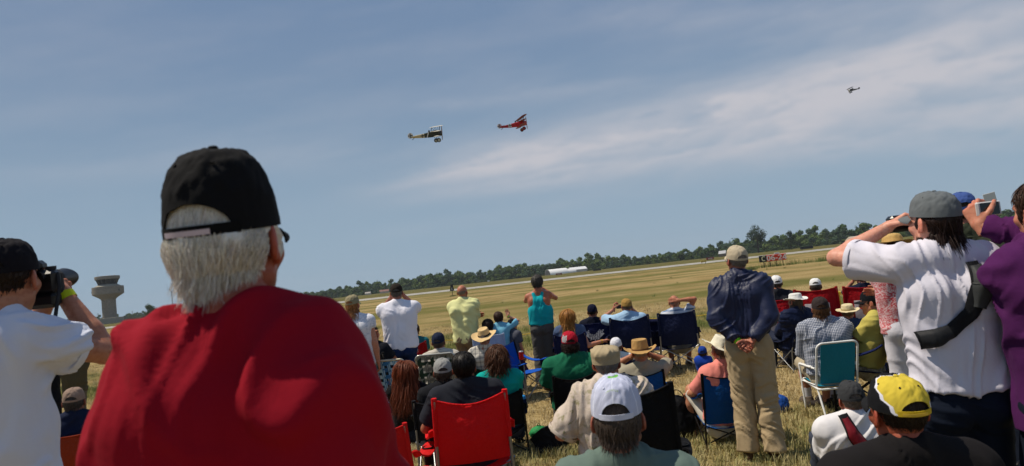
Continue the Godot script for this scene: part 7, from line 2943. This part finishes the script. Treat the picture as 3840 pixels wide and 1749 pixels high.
	{"id":"baldhand", "label":"bald person sitting with one hand on back of head", "at":Vector3(2.494, 1.102, -10.702), "pose":"sit", "yaw":12, "look":0, "tilt":2, "skin":"b87c60", "hair":{"col":"8d7a6c","n":120,"len":0.01,"wid":0.003,"thick":0.002,"bald":1.0,"low":-0.05}, "shirt":{"print":"bluestripe","sleeve":0.6,"collar":0.02}, "pants":{"col":"8a8474","len":0.95}, "arms":[{"p":"rest"},{"p":"head"}], "shoes":"3b3a3c"},
	{"id":"pink", "label":"person in white wide brim hat and pink T-shirt in blue chair", "at":Vector3(1.856, 0.890, -6.332), "pose":"sit", "yaw":-12, "look":0, "tilt":-2, "cell":0.013, "skin":"c08a6c", "hair":{"col":"6a584a","n":250,"len":0.04,"wid":0.004}, "hat":{"kind":"hat","col":"d8d2be","brim":0.085,"h":0.1,"taper":0.84,"dent":0.014,"round":0.02,"up":0.02,"dip":0.01,"pitch":0.25,"y":0.04,"roll":-0.35}, "shirt":{"col":"e0877c","sleeve":0.8,"loose":0.02}, "pants":{"col":"c8c2b6","len":0.95}, "arms":[{"t":Vector3(-0.18,-0.45,-0.42),"pole":Vector3(-0.8,-0.8,0.5)},{"p":"lap"}], "shoes":"8a2c34"},
	{"id":"bluekid", "label":"child in blue cap and blue T-shirt sitting on the grass", "at":Vector3(2.501, 0.415, -9.398), "pose":"floor", "yaw":20, "look":0, "skin":"b57f66", "hair":{"col":"33251d","n":150,"len":0.03,"wid":0.004}, "hat":{"col":"1c3a86","pitch":0.05,"lift":0.006}, "shirt":{"col":"1c3f9c","sleeve":0.6}, "pants":{"col":"39415a"}},
	{"id":"wcap", "label":"person in white ball cap and dark jacket in flag chair", "at":Vector3(4.074, 1.243, -10.438), "pose":"sit", "yaw":15,"look":-4, "skin":"a3705a", "hair":{"col":"4a4038","n":250,"len":0.025,"wid":0.004,"low":-0.07}, "hat":{"col":"d8d8d8","pitch":0.05}, "shirt":{"col":"22242b","sleeve":1.7}, "pants":{"col":"33384a"}},
	{"id":"wcap2", "label":"person in white bandana cap low in a red flag chair", "at":Vector3(4.635, 1.133, -10.329), "pose":"sit", "yaw":22,"look":0, "skin":"a3705a", "hair":{"col":"4a4038","n":120,"len":0.02,"wid":0.004}, "hat":{"col":"dcdcdc","pitch":-0.2,"lift":0.004}, "shirt":{"col":"6a2024","sleeve":0.7}, "pants":{"col":"33384a"}},
	{"id":"bucket", "label":"person in white bucket hat and navy windbreaker looking left", "at":Vector3(3.985, 0.995, -9.613), "pose":"sit", "yaw":-14, "look":-10, "tilt":10, "skin":"b57f66", "hair":{"col":"5a5048","n":700,"len":0.14,"wid":0.0045,"ears":false,"fall":0.09}, "hat":{"kind":"hat","col":"d6d6d2","brim":0.07,"h":0.085,"taper":0.88,"round":0.03,"dent":0.006,"up":0.03,"dip":0.0,"droop":0.006,"pitch":-0.2}, "shirt":{"col":"141d38","rough":0.6,"sleeve":1.8,"loose":0.034,"fold":0.015,"jacket":true}, "pants":{"col":"2a2f40"}},
	{"id":"check", "label":"person in brown cap and blue checked shirt in teal chair", "at":Vector3(3.213, 1.098, -7.120), "pose":"sit", "yaw":8, "look":10, "tilt":4, "cell":0.013, "skin":"b07a62", "w":1.08, "sw":0.19, "lean":2, "hair":{"col":"6b4a30","n":900,"len":0.075,"wid":0.0035,"thick":0.015,"ears":false,"fall":0.08}, "hat":{"col":"332b2a","pitch":0.05}, "shirt":{"print":"check","sleeve":1.55,"loose":0.026,"collar":0.015,"fold":0.012}, "pants":{"col":"a89c84","len":0.98,"loose":0.035}, "arms":[{"p":"lap"},{"p":"lap"}], "socks":"d8d8dc", "shoes":"5a5046"},
	{"id":"cream", "label":"person in cream sun hat and slate blue T-shirt on the grass", "at":Vector3(4.684, 0.767, -9.529), "pose":"floor", "yaw":24, "look":0, "tilt":0, "skin":"a3705a", "w":1.1, "hair":{"col":"6a584a","n":150,"len":0.03,"wid":0.004}, "hat":{"kind":"hat","col":"cfc09a","brim":0.075,"h":0.085,"taper":0.9,"round":0.025,"dent":0.004,"up":0.01,"dip":0.005,"band":"a8976c","pitch":0.08}, "shirt":{"col":"33415c","sleeve":0.7,"loose":0.02}, "pants":{"col":"8a8474"}},
	{"id":"yellowsit", "label":"person in yellow polo and black cap sitting side on", "at":Vector3(3.756, 1.108, -7.119), "pose":"sit", "yaw":-50, "look":-6, "tilt":-4, "cell":0.013, "skin":"b57f66", "hair":{"col":"3a241c","n":300,"len":0.05,"wid":0.004}, "hat":{"col":"14161a","pitch":0.05}, "shirt":{"col":"b8ab58","sleeve":0.75,"loose":0.022,"collar":0.02}, "pants":{"print":"camo","len":0.98}, "arms":[{"p":"lap"},{"p":"lap"}], "shoes":"2a2422"},
	{"id":"visor", "label":"person in white cap and navy shirt holding camera in flag chair", "at":Vector3(5.481, 1.184, -10.567), "pose":"sit", "yaw":16, "look":-14, "skin":"b57f66", "hair":{"col":"4a3426","n":300,"len":0.03,"wid":0.004}, "hat":{"col":"d8d8d8","pitch":0.05}, "shirt":{"col":"161c30","sleeve":0.8,"collar":0.02}, "pants":{"col":"33384a"}, "arms":[{"p":"camera"},{"p":"lap"}]},
	{"id":"sling", "label":"person in charcoal cap and white shirt with dark red sling pouch", "at":Vector3(2.122, 0.742, -4.437), "pose":"sit", "yaw":6, "look":2, "tilt":0, "cell":0.01, "skin":"a96a52", "w":1.12, "sw":0.2, "hair":{"col":"7a6c60","n":900,"len":0.018,"wid":0.0026,"thick":0.005,"low":-0.075}, "hat":{"col":"37383a","pitch":0.05,"high":0.11}, "shirt":{"col":"d8d6d8","sleeve":0.9,"loose":0.034,"collar":0.012,"fold":0.012}, "pants":{"col":"3a3f4c"}, "arms":[{"p":"lap"},{"p":"lap"}]},
	{"id":"yellowcap", "label":"person in yellow and black cap and black top at bottom right", "at":Vector3(1.237, 1.199, -2.275), "pose":"sit", "yaw":4, "look":-6, "tilt":2, "cell":0.009, "skin":"a2573f", "w":1.1, "sw":0.195, "hair":{"col":"2c201a","n":2200,"len":0.014,"wid":0.0014,"thick":0.004,"low":-0.085}, "hat":{"col":"c9b23c","pitch":0.05,"two":1,"brim_col":"1a1a1b","strap":"c2a52a","buckle":"d0b040"}, "shirt":{"col":"1b191a","sleeve":1.7,"loose":0.026,"collar":0.01}, "pants":{"col":"2b2e38"}},
	# left edge
	{"id":"olivekid", "label":"child in olive T-shirt standing at the crowd edge with camera", "at":Vector3(-7.384, 1.334, -10.818), "pose":"stand", "k":0.82, "yaw":-38, "look":0, "skin":"c48b70", "hair":{"col":"4a3424","n":200,"len":0.03,"wid":0.004}, "shirt":{"col":"4c4634","sleeve":0.8,"loose":0.026}, "pants":{"col":"5a564c"}, "arms":[{"t":Vector3(-0.12,-0.2,-0.22),"pole":Vector3(-1,-0.6,0.2),"hand":"grip"},{"p":"folded"}]},
	{"id":"blackside", "label":"person in black clothes behind the photographer's back", "at":Vector3(-5.183, 1.755, -7.076), "pose":"stand", "k":0.98, "yaw":-6,"look":0, "skin":"b0765a", "hair":{"col":"2a1d17","n":200,"len":0.03,"wid":0.004}, "shirt":{"col":"131317","sleeve":0.7,"hem":-0.08}, "pants":{"col":"141418","len":1.2}, "arms":[{"p":"camera","t":Vector3(0.05,-0.28,-0.34)},{"p":"camera","t":Vector3(0.09,-0.26,-0.34)}], "shoes":"c8c8c8"},
	{"id":"tangrey", "label":"grey haired person in tan cap and navy shirt, orange red chair", "at":Vector3(-4.068, 1.112, -5.941), "pose":"sit", "yaw":-24, "look":4, "tilt":2, "cell":0.012, "skin":"9a6a58", "w":1.08, "sw":0.19, "hair":{"col":"4d4844","n":700,"len":0.05,"wid":0.003,"thick":0.01,"low":-0.08,"wave":0.4}, "hat":{"col":"8b7668","pitch":0.05}, "shirt":{"col":"1a2138","sleeve":0.8,"loose":0.024,"collar":0.006}, "pants":{"col":"2b2e38"}},
	{"id":"peek", "label":"brown haired person with phone peeking past the red T-shirt shoulder", "at":Vector3(-3.583, 1.727, -9.311), "pose":"stand", "yaw":-10,"look":0, "skin":"c48b70", "k":0.95, "hair":{"col":"4a2f1e","n":400,"len":0.12,"wid":0.005,"ears":false}, "shirt":{"col":"5a5f70","sleeve":0.7}, "pants":{"col":"33384a"}, "arms":[{"p":"down"},{"p":"camera","t":Vector3(0.16,-0.1,-0.1)}]},
	{"id":"sidekick", "label":"person in dark clothes in black chair between two standing people", "at":Vector3(-2.111, 1.205, -9.346), "pose":"sit", "yaw":20,"look":0, "skin":"b0765a", "hair":{"col":"2a211c","n":200,"len":0.03,"wid":0.004}, "shirt":{"col":"1a1d24","sleeve":0.6}, "pants":{"col":"22242b"}, "arms":[{"p":"rest"},{"p":"rest"}], "band":"2a2422"},
	]
